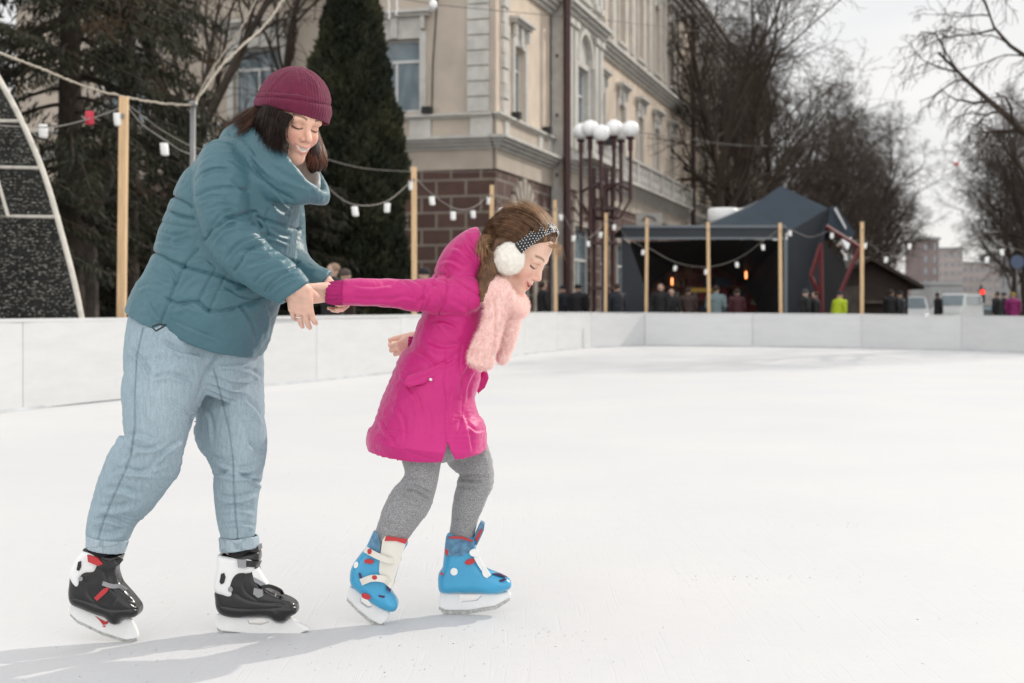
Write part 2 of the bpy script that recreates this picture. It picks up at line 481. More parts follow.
yA = PY[124]; yB = PY[299]; yC = PY[414]; yD = PY[492]; yE = PY[555]; yF = PY[606]; yG = PY[647]; yH = PY[708]; yI = PY[780]; yJ = PY[862]
lights([(-60, 118, yA - 2), (-20, 124, yA - 1.5), (30, 127, yA - .8), (60, 126, yA - .5), (95, 117, yA - .2), (121, 108, yA)], [(58, 137, yA, 'w'), (95, 120.5, yA, 'r'), (118.5, 120, yA, 'w')],
       'cable with a white cup light and a red one, ending at the leftmost pole')
lights([(127, 106, yA), (142, 124, yA + .6), (165, 140, yA + 1), (190, 154, yA + 2), (230, 160, yA + 3.5), (297, 150, yB)], [(164.5, 149.5, yA + 1, 'w')],
       'cable with one white cup light running from the leftmost pole behind the woman')
lights([(127, 104, yA), (165, 132, yA + 1.6), (200, 149, yA + 2.5), (250, 158, yB - 1), (297, 146, yB)], [],
       'thin second cable without lights from the leftmost pole behind the woman', r=.006)
lights([(301, 150, yB), (325, 184, yB + 1), (352, 204, yB + 2), (385, 202, yC - 1), (412, 181, yC)], [(355, 211.5, yB + 2, 'w'), (387, 208, yC - 1, 'w'), (411.5, 186, yC, 'w')],
       'sagging cable with three cup lights between the woman\'s collar and the next pole')
lights([(416, 178, yC), (432, 194, yC + .8), (455, 208.5, yC + 1.6), (473, 207.5, yD - 1), (490, 194, yD)], [(432, 201, yC + .8, 'w'), (453, 216, yC + 1.6, 'w'), (473, 214.5, yD - 1, 'w'), (489, 201, yD, 'w')],
       'sagging cable with four cup lights just above the girl\'s shoulder')
lights([(494, 195, yD), (500, 203, yD + .4), (525, 226, yD + 1.8), (548, 216, yE - .3), (554, 208, yE)], [(500.5, 211.5, yD + .4, 'w'), (548, 224, yE - .3, 'w')],
       'cable with two cup lights crossing behind the girl\'s headband')
lights([(556, 208, yE), (562, 213, yE + .5), (574, 232, yE + 1.2), (588, 238, yF - 1), (600, 228, yF - .3), (605, 221, yF)], [(560.5, 217.5, yE + .5, 'w'), (573.5, 238.5, yE + 1.2, 'w'), (588, 244, yF - 1, 'w'), (600.5, 235, yF - .3, 'w')],
       'cable with four cup lights below the globe street lamp')
lights([(607, 219, yF), (614, 222, yF + .3), (628, 238, yF + 1), (643, 247, yG)], [(614, 227.5, yF + .3, 'w'), (643, 252.5, yG, 'w')],
       'short cable with two cup lights at the left corner of the pavilion')
lights([(647, 247, yG), (675, 262, yG + .4), (706, 267, yH), (737, 259, yH), (763, 241, yI), (780, 229, yI)], [(675, 268.5, yG + .4, 'w'), (706, 272, yH, 'w'), (737, 265, yH, 'w'), (763, 247.5, yI, 'w')],
       'long sagging cable with four cup lights across the pavilion opening')
lights([(780, 227, yI), (790, 229, yI), (810, 237, yI), (832, 231, yI - .2), (850, 240, yJ), (862, 240, yJ)], [(790, 233.5, yI, 'w'), (832, 236, yI - .2, 'w'), (865, 246, yJ, 'w')],
       'cable with three cup lights in front of the pavilion peak')
lights([(862, 238, yJ), (886, 253, yJ), (909, 239, yJ - 1), (950, 262, yJ - 2), (987, 253, yJ - 3), (1002, 246, yJ - 3.5), (1060, 262, yJ - 5)], [(886, 260, yJ, 'w'), (909.5, 246.5, yJ - 1, 'w'), (987, 260, yJ - 3, 'w'), (1002, 252.5, yJ - 3.5, 'w')],
       'cable with four cup lights hanging over the street at the right', r=.005)

# mast with rope garlands, upper left
mY = 17.5
a = P(193, 105, mY)
root = empty('garland_mast', (a[0], mY, 0), 'grey steel mast with pale rope garlands fanning out from its top', 'mast')
k = MB(); k.tube([(a[0] - .03, mY, -.03), (a[0], mY, a[2])], .035, 10); k.build('pole', M['steel'], root, True)
M['rope'] = mat('pale_rope', (.42, .37, .30), .8, .3, 30, .5, 60)
for line, rr in (([(193, 105, mY), (225, 62, mY + .6), (262, 28, mY + 1.5), (283, 0, mY + 2), (315, -50, mY + 3)], .020), ([(193, 105, mY), (212, 70, mY - .4), (240, 30, mY - 1), (262, -10, mY - 1.4), (300, -60, mY - 2)], .013),
                 ([(193, 105, mY), (170, 104, mY - .5), (140, 100, mY - 1), (90, 88, mY - 2), (40, 68, mY - 3), (0, 53, mY - 4), (-60, 30, mY - 5)], .015)):
    W = wire_pts([P(*q) for q in line], 16); rg = random.Random(3)
    k = MB(); k.tube([p + np.array([rg.uniform(-1, 1), 0, rg.uniform(-1, 1)]) * rr * .35 for p in W], [rr * rg.uniform(.7, 1.1) for _ in W], 6)
    k.build('rope_garland', M['rope'], root, True)
k = MB(); k.lathe(P(193, 104, mY), [(.05, -.03), (.06, 0), (.04, .04)], 10); k.build('mast_cap', M['steel'], root)

# dome of bent tubes with dark netting, far left
dY = 15.0
M['tube'] = mat('pale_tube', (.62, .58, .51), .5, .15, 10)
root = empty('net_dome', (P(20, 318, dY)[0], dY, 0), 'tall dome of bent pale tubes clad in dark netting at the left edge', 'dome frame')
archA = [(84, 330, dY), (75, 285, dY), (62, 235, dY), (46, 180, dY), (28, 135, dY), (8, 95, dY), (-15, 60, dY), (-60, 25, dY), (-120, 10, dY), (-190, 25, dY), (-250, 90, dY), (-300, 200, dY), (-320, 330, dY)]
archB = [(55, 330, dY + 1.2), (48, 280, dY + 1.2), (36, 230, dY + 1.2), (20, 175, dY + 1.2), (3, 130, dY + 1.2), (-20, 90, dY + 1.2), (-60, 55, dY + 1.2), (-130, 40, dY + 1.2), (-200, 70, dY + 1.2), (-250, 150, dY + 1.2), (-280, 330, dY + 1.2)]
for A_, rr in ((archA, .030), (archB, .038)):
    k = MB(); k.tube(wire_pts([P(*q) for q in A_], 8), rr, 8); k.build('arch_tube', M['tube'], root, True)
for (q0, q1) in (((-60, 166, dY + 1.2), (40, 168, dY)), ((-60, 215, dY + 1.2), (59, 217, dY)), ((-60, 121, dY + 1.2), (22, 121, dY))):
    k = MB(); k.tube([P(*q0), P(*q1)], .018, 6); k.build('crossbar', M['tube'], root)
k = MB(); k.tube([P(-8, 160, dY - .3), P(8, 216, dY - .3)], .018, 6); k.build('strut', M['tube'], root)
# netting: wavy rows of dark knots on a curved sheet behind the arches
rg = random.Random(5); k = MB(); row = 0
for yy in np.arange(90, 326, 3.3):
    xr = np.interp(yy, [90, 135, 180, 235, 285, 330], [6, 27, 45, 61, 74, 83]) - 1
    prev = None; pp = []
    for xx in np.arange(-120, xr, 3.0):
        dd = dY + .35 + .5 * (1 - (xx + 120) / (xr + 120))
        pp.append(P(min(xx + rg.uniform(-.8, .8), xr), yy + .9 * math.sin(xx * (.3 + .05 * (row % 5)) + row * 1.7) + rg.uniform(-1.3, 1.3), dd))
    if len(pp) > 2: k.tube(pp, .005, 3)
    for xx in np.arange(-120, xr - 2, 2.2):
        if rg.random() < .62:
            d_ = dY + .33 + .5 * (1 - (xx + 120) / (xr + 120)); a_ = rg.uniform(-1.1, 1.1); q0 = P(xx, yy + a_, d_); q1 = P(min(xx + rg.uniform(.8, 2.4), xr), yy + a_ + rg.uniform(-.7, .7), d_)
            k.tube([q0, q1], rg.uniform(.006, .012), 3, m=rg.choice((0, 1, 1, 2)))
    row += 1
for xx in np.arange(-120, 84, 5):
    pp = [P(xx + rg.uniform(-1, 1), yy, dY + .36 + .5 * (1 - (xx + 120) / 200)) for yy in np.arange(90, 326, 12) if xx < np.interp(yy, [90, 135, 180, 235, 285, 330], [6, 27, 45, 61, 74, 83])]
    if len(pp) > 2: k.tube(pp, .006, 3)
M['net'] = mat('dark_net', (.02, .022, .02), .8); M['net2'] = mat('grey_net', (.12, .115, .10), .7)
k.build('netting', [M['net'], M['net2'], mat('pale_net', (.22, .21, .18), .7)], root)
k = MB(); out = []
nb = [(-125, 330)] + [(x_, y_) for y_, x_ in zip([330, 285, 235, 180, 135, 95], [82, 73, 60, 44, 26, 6])] + [(-125, 60)]
k.prism([P(x_, y_, dY + 1.0) for x_, y_ in nb], (0, .02, 0)); M['netb'] = mat('dark_net_backing', (.030, .030, .027), .95, .5, 4, .5, 20)
k.build('net_backing', M['netb'], root)
# ================================================================== corner building
C0 = np.array([-.52, 46.0])
DR = np.array([.279, .9603]); NR = np.array([.9603, -.279])
DL = np.array([-.9603, .279]); NL = np.array([-.279, -.9603])
FAC = {'R': (DR, NR), 'L': (DL, NL)}


def fp(side, s, off, z, org=None):
    d, n = FAC[side]; o = C0 if org is None else org
    q = o + d * s + n * off
    return np.array([q[0], q[1], z])


def fbox(k, side, s0, s1, z0, z1, o0, o1, m=0):
    a = fp(side, s0, o0, z0); d, n = FAC[side]
    k.obox(a, np.array([*(d * (s1 - s0)), 0]), np.array([*(n * (o1 - o0)), 0]), (0, 0, z1 - z0), m)


bl = empty('corner_building', (C0[0], C0[1], 0), 'beige three storey corner building with dark red rusticated ground floor and grey mouldings', 'building')


def wall(side, s0, s1, z0, z1, ops, mt, th=.45, off=0.0, uv=False):
    """wall with rectangular openings [(s0,s1,z0,z1)], reveals included"""
    S = sorted({s0, s1, *[o[0] for o in ops], *[o[1] for o in ops]})
    Z = sorted({z0, z1, *[o[2] for o in ops], *[o[3] for o in ops]})
    V = []; Fc = []
    def quad(p): b = len(V); V.extend(p); Fc.append([b, b + 1, b + 2, b + 3])
    for i in range(len(S) - 1):
        for j in range(len(Z) - 1):
            cs, cz = (S[i] + S[i + 1]) / 2, (Z[j] + Z[j + 1]) / 2
            if any(o[0] < cs < o[1] and o[2] < cz < o[3] for o in ops): continue
            quad([fp(side, S[i], off, Z[j]), fp(side, S[i + 1], off, Z[j]), fp(side, S[i + 1], off, Z[j + 1]), fp(side, S[i], off, Z[j + 1])])
    for a, b_, c, d in ops:
        quad([fp(side, a, off, c), fp(side, a, off - th, c), fp(side, a, off - th, d), fp(side, a, off, d)])
        quad([fp(side, b_, off, c), fp(side, b_, off - th, c), fp(side, b_, off - th, d), fp(side, b_, off, d)])
        quad([fp(side, a, off, c), fp(side, b_, off, c), fp(side, b_, off - th, c), fp(side, a, off - th, c)])
        quad([fp(side, a, off, d), fp(side, b_, off, d), fp(side, b_, off - th, d), fp(side, a, off - th, d)])
    o = mesh_obj('wall', V, Fc, mt, bl)
    if uv:
        uvl = o.data.uv_layers.new(name='UVMap')
        dd, nn = FAC[side]
        for li, l in enumerate(o.data.loops):
            p = np.array(V[l.vertex_index]); s = (p[:2] - C0) @ dd + ((p[:2] - C0) @ nn)
            uvl.data[li].uv = (s, p[2] + .08)
    return o


def window(side, s0, s1, z0, z1, off=0.0, trim=True, hood=True, arch=False, mt=None):
    """window part: surround (frame mesh) with sub-parts sash and pane"""
    mt = mt or M['trim']
    k = MB(); t = .22
    fbox(k, side, s0 - t, s0 - .003, z0 - .1, z1 + t, off + .003, off + .09); fbox(k, side, s1 + .003, s1 + t, z0 - .1, z1 + t, off + .003, off + .09)
    fbox(k, side, s0 - .003, s1 + .003, z1 + .003, z1 + t, off + .003, off + .087)
    fbox(k, side, s0 - .32, s1 + .32, z0 - .22, z0 - .1, off + .003, off + .2)
    if hood:
        fbox(k, side, s0 - .1, s1 + .1, z1 + t + .002, z1 + .72, off + .003, off + .07)
        fbox(k, side, s0 - .34, s1 + .34, z1 + .72, z1 + .82, off + .003, off + .24)
        fbox(k, side, s0 - .42, s1 + .42, z1 + .822, z1 + .93, off + .003, off + .36)
        for q in (s0 - .2, s1 + .06): fbox(k, side, q, q + .14, z1 + .3, z1 + .715, off + .071, off + .2)
        c = (s0 + s1) / 2; fbox(k, side, c - .12, c + .12, z1 + .02, z1 + .715, off + .092, off + .17)
    if arch:
        c = (s0 + s1) / 2; rr = (s1 - s0) / 2 + .25
        for q in range(10):
            a0, a1 = math.pi * q / 10, math.pi * (q + 1) / 10
            pl = [fp(side, c + r_ * math.cos(a), off + .01, z1 + .15 + r_ * math.sin(a)) for r_, a in ((rr, a0), (rr, a1), (rr + .22, a1), (rr + .22, a0))]
            d_, n_ = FAC[side]; k.prism(pl, (*(n_ * .22), 0))
    f = k.build('window', mt, bl)
    k = MB(); g = off - .2; w = .08
    c = (s0 + s1) / 2
    fbox(k, side, s0, s0 + w, z0, z1, g, g + .06); fbox(k, side, s1 - w, s1, z0, z1, g, g + .06)
    zt = z1 - (z1 - z0) * .30
    fbox(k, side, s0 + w, s1 - w, z0, z0 + w, g, g + .055); fbox(k, side, s0 + w, s1 - w, z1 - w, z1, g, g + .055)
    fbox(k, side, s0 + w, s1 - w, zt - .05, zt + .05, g, g + .055); fbox(k, side, c - .04, c + .04, z0 + w, zt - .05, g, g + .05)
    k.build('sash', M['frame_w'], f)
    k = MB(); fbox(k, side, s0 + .01, s1 - .01, z0 + .01, z1 - .01, g - .05, g + .01); k.build('pane', M['glass'], f)
    return f


def brick_floor(side, s0, s1, ops, off=0.0): return wall(side, s0, s1, -.03, 5.55, ops, M['rust'], .5, off, True)


# left facade (shaded)
opsL = [(2.6, 4.35, 7.5, 9.9), (7.6, 9.35, 7.5, 9.9), (12.6, 14.35, 7.5, 9.9)]
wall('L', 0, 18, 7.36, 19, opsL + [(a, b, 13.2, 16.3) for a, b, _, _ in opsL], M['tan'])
brick_floor('L', 0, 18, [(6, 8, 1.2, 4), (12, 14, 1.2, 4)])
for o in opsL: window('L', *o); window('L', o[0], o[1], 13.2, 16.3)
for a in (6, 12): window('L', a, a + 2, 1.2, 4, hood=False)
# right facade: corner bay, projecting bay, long regular wing
opA = [(2.0, 3.3, 7.5, 9.9)]
wall('R', 0, 6.9, 7.36, 19, opA + [(2.0, 3.3, 13.2, 16.3)], M['cream']); brick_floor('R', 0, 6.9, [(1.7, 4.5, -.03, 3.9)])
window('R', *opA[0]); window('R', 2.0, 3.3, 13.2, 16.3)
opB = [(9.1, 10.9, 7.0, 10.4)]
wall('R', 7.1, 13.4, 6.65, 19, opB + [(9.1, 10.9, 13.2, 16.3)], M['trim'], off=.45); brick_floor('R', 7.1, 13.4, [(8.6, 11.6, -.03, 4.2)], .45)
window('R', *opB[0], off=.45, hood=False, arch=True); window('R', 9.1, 10.9, 13.2, 16.3, off=.45)
k = MB()
for s in (7.1, 13.4):   # returns of the projecting bay
    k.add([fp('R', s, 0, -.03), fp('R', s, .45, -.03), fp('R', s, .45, 19), fp('R', s, 0, 19)], [[0, 1, 2, 3]])
k.build('wall', M['trim'], bl)
cs = [15.3, 19.7, 24.1, 28.5, 32.9]; cs2 = [40.5 + 4.4 * i for i in range(10)]
opC = [(c - .65, c + .65, 7.6, 10.3) for c in cs]; opD = [(c - .65, c + .65, 7.6, 10.3) for c in cs2]
wall('R', 13.4, 85, 7.36, 19, opC + opD + [(a, b, 13.2, 16.6) for a, b, _, _ in opC + opD], M['cream'])
brick_floor('R', 13.4, 85, [(c - 1.2, c + 1.2, -.03, 4.0) for c in cs + cs2])
for o in opC + opD: window('R', *o); window('R', o[0], o[1], 13.2, 16.6)
for c in cs + cs2[:4]: window('R', c - 1.2, c + 1.2, .6, 4.0, hood=False, mt=M['trimd'])
window('R', 8.6, 11.6, -.03, 4.2, off=.45, hood=False, arch=False, mt=M['trimd']); window('R', 1.7, 4.5, .5, 3.9, hood=False, mt=M['trimd'])
# fan of voussoirs over the shop arches
for c, hw, z, off in ((3.1, 1.5, 3.95, 0), (10.1, 1.6, 4.25, .45)):
    k = MB()
    for q in range(9):
        a = math.pi * (q + .5) / 9; a0, a1 = a - .12, a + .12
        r0, r1 = hw * .55, hw * 1.12 if q != 4 else hw * 1.25
        pl = [fp('R', c + r_ * math.cos(a_), off + .006, min(z + .05 + r_ * math.sin(a_) * .85, 5.5)) for r_, a_ in ((r0, a0), (r0, a1), (r1, a1), (r1, a0))]
        k.prism(pl, (*(NR * .12), 0))
    k.build('arch_stones', M['trimd'], bl)


def course(name, z0, z1, prot, mt, segs=('L', 'R', 'B'), steps=2):
    """moulding running round the building; steps give it a profile"""
    k = MB()
    for i in range(steps):
        za, zb = z0 + (z1 - z0) * i / steps, z0 + (z1 - z0) * (i + 1) / steps - .001
        p = prot * (i + 1) / steps
        if 'L' in segs: fbox(k, 'L', 0, 18, za, zb, -.1, p)
        if 'R' in segs: fbox(k, 'R', -p, 7.1, za, zb, -.1, p); fbox(k, 'R', 13.4, 85, za, zb, -.1, p)
        if 'B' in segs: fbox(k, 'R', 7.1 - p * .3, 13.4 + p * .3, za, zb, .3, .45 + p)
    return k.build(name, mt, bl)


course('frieze', 5.55, 6.2, .06, M['tan'], steps=1)
course('cornice', 6.2, 6.62, .5, M['trim'], steps=4)
course('plinth_band', 6.622, 7.22, .04, M['tan'], ('L', 'R'), 1)
course('sill_course', 7.222, 7.38, .22, M['trim'], ('L', 'R'), 2)
course('cornice', 11.9, 12.5, .5, M['trim'], steps=4)
course('frieze', 12.502, 13.0, .05, M['trim'], steps=1)
course('cornice', 17.6, 19.0, 1.0, M['trim'], steps=5)
# plinth pilasters, quoins, bay pilasters
def one(name, mt, *a):
    k = MB(); fbox(k, *a); k.build(name, mt, bl)


for s in (1.0, 5.3, 6.6): one('plinth_panel', M['trim'], 'R', s - .25, s + .25, 6.63, 7.215, .041, .1)
for s in (.1, 2.2, 4.7, 10.2): one('plinth_panel', M['trim'], 'L', s, s + .75, 6.63, 7.215, .041, .1)
for s in np.arange(14, 60, 2.2): one('plinth_panel', M['trim'], 'R', s - .2, s + .2, 6.63, 7.215, .041, .1)
for zb in (7.42, 13.05):
    for i in range(9):
        z = zb + .5 * i
        one('quoin', M['trim'], 'L', .22, .95, z, z + .46, .0, .10); one('quoin', M['trim'], 'R', .55, 1.15, z, z + .46, .0, .10 + .04 * (i % 2))
M['white_pil'] = mat('pale_pilaster', (.55, .53, .49), .8, .08, 2)
for s in (7.3, 8.2, 11.7, 12.6):
    for z0, z1 in ((6.65, 11.9), (13.0, 17.6)):
        k = MB(); fbox(k, 'R', s, s + .55, z0, z1, .452, .64); fbox(k, 'R', s - .08, s + .63, z0, z0 + .25, .641, .72); fbox(k, 'R', s - .08, s + .63, z1 - .25, z1, .641, .72)
        k.build('pilaster', M['white_pil'], bl)
for c in cs + cs2: one('pilaster', M['trim'], 'R', c + 1.95, c + 2.4, 13.0, 17.6, .003, .16)
# drain pipes
for side, s, off in (('R', 6.78, .30), ('R', 37.0, .22), ('R', 62.0, .22)):
    k = MB(); k.tube([fp(side, s, off + .38, 0), fp(side, s, off + .38, 9), fp(side, s, off + .38, 17.8)], .14, 10)
    for z in np.arange(1.5, 17, 2.2): k.lathe((*fp(side, s, off, z)[:2], z), [(.05, 0), (.05, .12)], 10)
    k.build('drain_pipe', M['pipe'], bl)
# balcony over the entrance
k = MB(); fbox(k, 'R', 7.6, 12.9, 6.64, 6.8, .451, 1.5); b_ = k.build('balcony', M['trim'], bl)
k = MB()
for s in (7.7, 12.5): fbox(k, 'R', s, s + .3, 6.8, 7.72, 1.15, 1.45)
fbox(k, 'R', 8.0, 12.5, 7.6, 7.72, 1.2, 1.42); fbox(k, 'R', 8.0, 12.5, 6.8, 6.88, 1.2, 1.42)
for s in np.arange(8.2, 12.4, .28): k.lathe(fp('R', s, 1.31, 0), [(.05, 6.88), (.09, 7.05), (.05, 7.25), (.09, 7.42), (.05, 7.6)], 8)
k.build('balustrade', M['trim'], b_)
k = MB()
fbox(k, 'R', 17.0, 36.0, 6.63, 6.75, .0, .75)
for s in np.arange(17.0, 36, 3.1): fbox(k, 'R', s, s + .3, 6.75, 7.7, .45, .72)
fbox(k, 'R', 17, 36, 7.701, 7.8, .42, .74)
for s in np.arange(17.5, 36, .34): k.lathe(fp('R', s, .58, 0), [(.05, 6.76), (.1, 7.0), (.05, 7.25), (.09, 7.45), (.05, 7.7)], 6)
k.build('balustrade', M['trim'], bl)
# roof: hipped slab with chimneys
def roofpoly(z, inset):
    a = fp('R', -inset * .0 + inset, -inset, z); return a
V = [fp('L', 18, .9, 19.0), fp('L', 0, .9, 19.0) + np.array([*(NR * .9), 0]), fp('R', 85, .9, 19.0), fp('R', 85, -14, 19.0), fp('L', 18, -14, 19.0),
     fp('L', 18, -5, 22.3), fp('R', 5.5, -6, 22.3), fp('R', 80, -6, 22.3)]
mesh_obj('roof', V, [[0, 1, 6, 5], [1, 2, 7, 6], [2, 3, 7], [3, 4, 5, 6, 7]], M['roofm'], bl)
k = MB()
for s in (20, 43, 66): fbox(k, 'R', s, s + 1.4, 20.5, 24.2, -5, -4)
k.build('chimney', M['roofm'], bl)
k = MB()
d_ = np.array([*(DR * 85), 0])
k.add([fp('R', 85, 0, -.03), fp('R', 85, -14, -.03), fp('R', 85, -14, 19), fp('R', 85, 0, 19), fp('L', 18, 0, -.03), fp('L', 18, -14, -.03), fp('L', 18, -14, 19), fp('L', 18, 0, 19)], [[0, 1, 2, 3], [4, 5, 6, 7], [1, 5, 6, 2]])
k.build('wall', M['tan'], bl)
# small things on the facade: floodlights, a cable, hanging lamp
for side, s, z in (('L', 3.3 - 1.0, 7.38), ('R', 1.9, 7.38), ('R', 5.9, 7.38)):
    k = MB(); fbox(k, side, s - .16, s + .16, z + .02, z + .24, .02, .3); k.build('floodlight', M['black'], bl)
k = MB(); k.tube([fp('L', 2.2, .03, 6.7), fp('L', 2.15, .04, 9), fp('L', 1.95, .05, 11.8)], .02, 4); k.build('cable', M['black'], bl)
k = MB(); fbox(k, 'R', 9.7, 10.1, 7.35, 7.75, 1.46, 1.8); k.build('floodlight', M['black'], bl)

# framed sign on the wing behind the pavilion roof
M['signw'] = mat('sign_board', (.40, .38, .35), .6, .1, 4)
sY = 62.0; a = P(636, 226, sY); bq = P(662, 213, sY)
root = empty('wall_sign', (a[0], sY, 0), 'small pale rectangular sign with grey arched mark above the pavilion roof', 'sign')
k = MB(); k.box(((a[0] + bq[0]) / 2, sY, (a[2] + bq[2]) / 2), (bq[0] - a[0], .12, bq[2] - a[2])); k.build('board', M['signw'], root)
k = MB()
mx_, mz_ = (a[0] + bq[0]) / 2, (a[2] + bq[2]) / 2 - .08
for q in range(8):
    a0, a1 = math.pi * q / 8, math.pi * (q + 1) / 8
    k.prism([(mx_ + r_ * math.cos(t), sY - .09, mz_ + .75 * r_ * math.sin(t)) for r_, t in ((.32, a0), (.32, a1), (.2, a1), (.2, a0))], (0, -.01, 0))
k.build('arched_mark', mat('grey_mark', (.16, .14, .13), .7), root)
k = MB()
for x_ in (a[0] + .1, bq[0] - .1): k.tube([(x_, sY + .1, -.03), (x_, sY + .1, a[2] + .05)], .05, 8)
k.build('leg', M['steel'], root)

# ================================================================== beige block behind the bare trees, upper left
root = empty('apartment_block', (-12, 66, 0), 'plain beige block with white framed windows behind the leafless trees on the left', 'building')
x0, x1, Yb = P(120, 0, 66)[0], P(372, 0, 66)[0], 66.0
k = MB(); k.box(((x0 + x1) / 2, Yb + 5, 9.5), (x1 - x0, 10, 19)); k.build('wall', M['tan'], root)
k = MB(); k.box(((x0 + x1) / 2, Yb + 5, 19.2), (x1 - x0 + .8, 10.8, .4)); k.build('roof', M['roofm'], root)
for zc in (3.6, 7.2, 10.8, 14.4, 17.4):
    for xc in np.arange(x0 + 1.2, x1 - .8, 3.1):
        k = MB(); k.box((xc, Yb - .04, zc), (1.05, .08, 1.5)); f = k.build('window', M['frame_w'], root)
        k = MB()
        for dx in (-.24, .24): k.box((xc + dx, Yb - .09, zc), (.40, .03, 1.32))
        k.build('pane', M['glass'], f)
k = MB(); a = P(262, 45, Yb - .6); k.box((a[0], Yb - .5, a[2] + .1), (2.2, 1.0, 2.0)); k.build('balcony', mat('dark_balcony', (.04, .035, .03), .8), root)

# ================================================================== globe street lamp
lY = 41.0
a = P(612, 318, lY)
root = empty('globe_street_lamp', (a[0], lY, 0), 'maroon cast iron street lamp with a cluster of six white globes', 'street lamp')
k = MB(); bx_ = a[0]
zt = P(0, 185, lY)[2]
for dx, dy in ((-.32, 0), (.05, .18), (-.05, -.2), (.22, .05)): k.tube([(bx_ - .2 + dx, lY + dy, -.03), (bx_ - .2 + dx, lY + dy, zt + .5)], .062, 8)
for z in (.5, 1.6, 2.9, 3.9): k.box((bx_ - .24, lY, z), (.75, .55, .08))
k.build('post', M['lampmetal'], root)
gl = [(581, 131.5, 0.5), (590, 128.5, -.6), (601, 133, -.9), (614, 128, .1), (621, 132, .8), (630.5, 129, -.3)]
for gx, gy, dy in gl:
    gp = P(gx, gy, lY + dy); r = .245
    k = MB(); k.lathe(gp, [(r * math.sin(t) + 1e-4, -r * math.cos(t)) for t in np.linspace(.25, math.pi, 14)], 22); g_ = k.build('globe', M['globe'], root, True)
    k = MB(); k.tube([(gp[0], gp[1], gp[2] - .62), (gp[0], gp[1], gp[2] - r + .02)], .075, 8); k.lathe((gp[0], gp[1], gp[2] - r - .06), [(.09, 0), (.14, .04), (.11, .08)], 10)
    zl = P(0, 190, lY)[2]
    k.tube([(gp[0], gp[1], gp[2] - .62), (gp[0], gp[1], zl - (.3 if gx > 600 else 1.2))], .055, 8)
    q = np.array([bx_ - .2, lY, zl - .05]); e = np.array([gp[0], gp[1], zl - .05])
    k.tube([q, q + (e - q) * .5 + np.array([0, 0, .22]), e + np.array([0, 0, .02])], .045, 6)
    k.tube([q - [0, 0, .8], q + (e - q) * .6 - np.array([0, 0, .75]), e - np.array([0, 0, .25])], .035, 6)
    k.build('arm', M['lampmetal'], root)

# ================================================================== angular pavilion
kY = 43.0
M['pav_blue'] = mat('blue_grey_panel', (.030, .046, .064), .75, .08, 1.5)
M['pav_grey'] = mat('slate_panel', (.036, .042, .050), .75, .08, 1.5)
M['pav_dark'] = mat('near_black_panel', (.013, .013, .015), .7)
M['pav_edge'] = mat('grey_edge', (.16, .18, .20), .5)
root = empty('angular_pavilion', (P(700, 0, kY)[0], kY, 0), 'dark blue grey faceted pavilion with pointed roof and wide dark opening', 'pavilion')


def K(x, y, d=0.0): return P(x, y, kY + d) if d == 0 else P(x, y, kY) * 0 + np.array([P(x, y, kY)[0], kY + d, P(x, y, kY)[2]])


def facet(name, polys, mt, th=.1):
    k = MB()
    for pl in polys: k.prism([np.array(p) for p in pl], (0, th, 0))
    return k.build(name, mt, root)


G = 341.3  # row where the ground lies at kY (hidden)
facet('side_panel', [[K(622, 238), K(622, G), K(652, G), K(656, 318), K(630, 244)]], M['pav_grey'])
facet('fascia', [[K(622, 228, -.12), K(785, 228, -.12), K(785, 237.5, -.12), K(622, 237.5, -.12)]], M['pav_grey'])
facet('fascia_edge', [[K(622, 225.5, -.16), K(785, 225.5, -.16), K(785, 228, -.16), K(622, 228, -.16)], [K(622, 237.5, -.16), K(785, 237.5, -.16), K(785, 239.5, -.16), K(622, 239.5, -.16)], [K(783, 239.5, -.16), K(786.5, 239.5, -.16), K(786.5, G, -.16), K(783, G, -.16)]], M['pav_edge'], .08)
# roof facets as real sloping triangles
V = [K(672, 228, 0), K(740, 205, .3), K(790, 181, 1.8), K(785, 228, -.1), K(840, 222, .2), K(850, 236, 1.2), K(828, 240, .1), K(790, 181, 4.5), K(690, 228, 6.0), K(846, 230, 6.0), K(622, 228, 6.0), K(622, 228, 0)]
A0, A1, A2, A3, A4, A5 = K(702, 228, 0), K(755, 205, .9), K(790, 181.5, 1.5), K(832, 207, .5), K(787, 233, -.1), K(848, 236, 1.6)
mesh_obj('roof_facet', [A0, A1, A4], [[0, 1, 2]], M['pav_blue'], root)
mesh_obj('roof_facet', [A1, A2, A3, A4], [[0, 1, 2], [0, 2, 3]], M['pav_blue'], root)
mesh_obj('roof_facet', [A3, A2, K(796, 184, 5), K(846, 230, 6), A5], [[0, 1, 2], [0, 2, 3, 4]], M['pav_blue'], root)
mesh_obj('roof_facet', [A0, A1, A2, K(796, 184, 5), K(690, 228, 6)], [[0, 1, 3, 4], [1, 2, 3]], M['pav_blue'], root)
mesh_obj('roof_slab', [K(622, 228, 0), A0, K(690, 228, 6), K(622, 228, 6)], [[0, 1, 2, 3]], M['pav_grey'], root)
mesh_obj('front_panel', [K(787, 233, -.1), K(832, 207, .5), K(817, 277, -.3), K(829, G, .2), K(786.5, G, 0), K(846, 236, 5.5), K(846, G, 5.5)], [[0, 1, 2, 3, 4], [1, 5, 6, 3, 2]], M['pav_grey'], root)
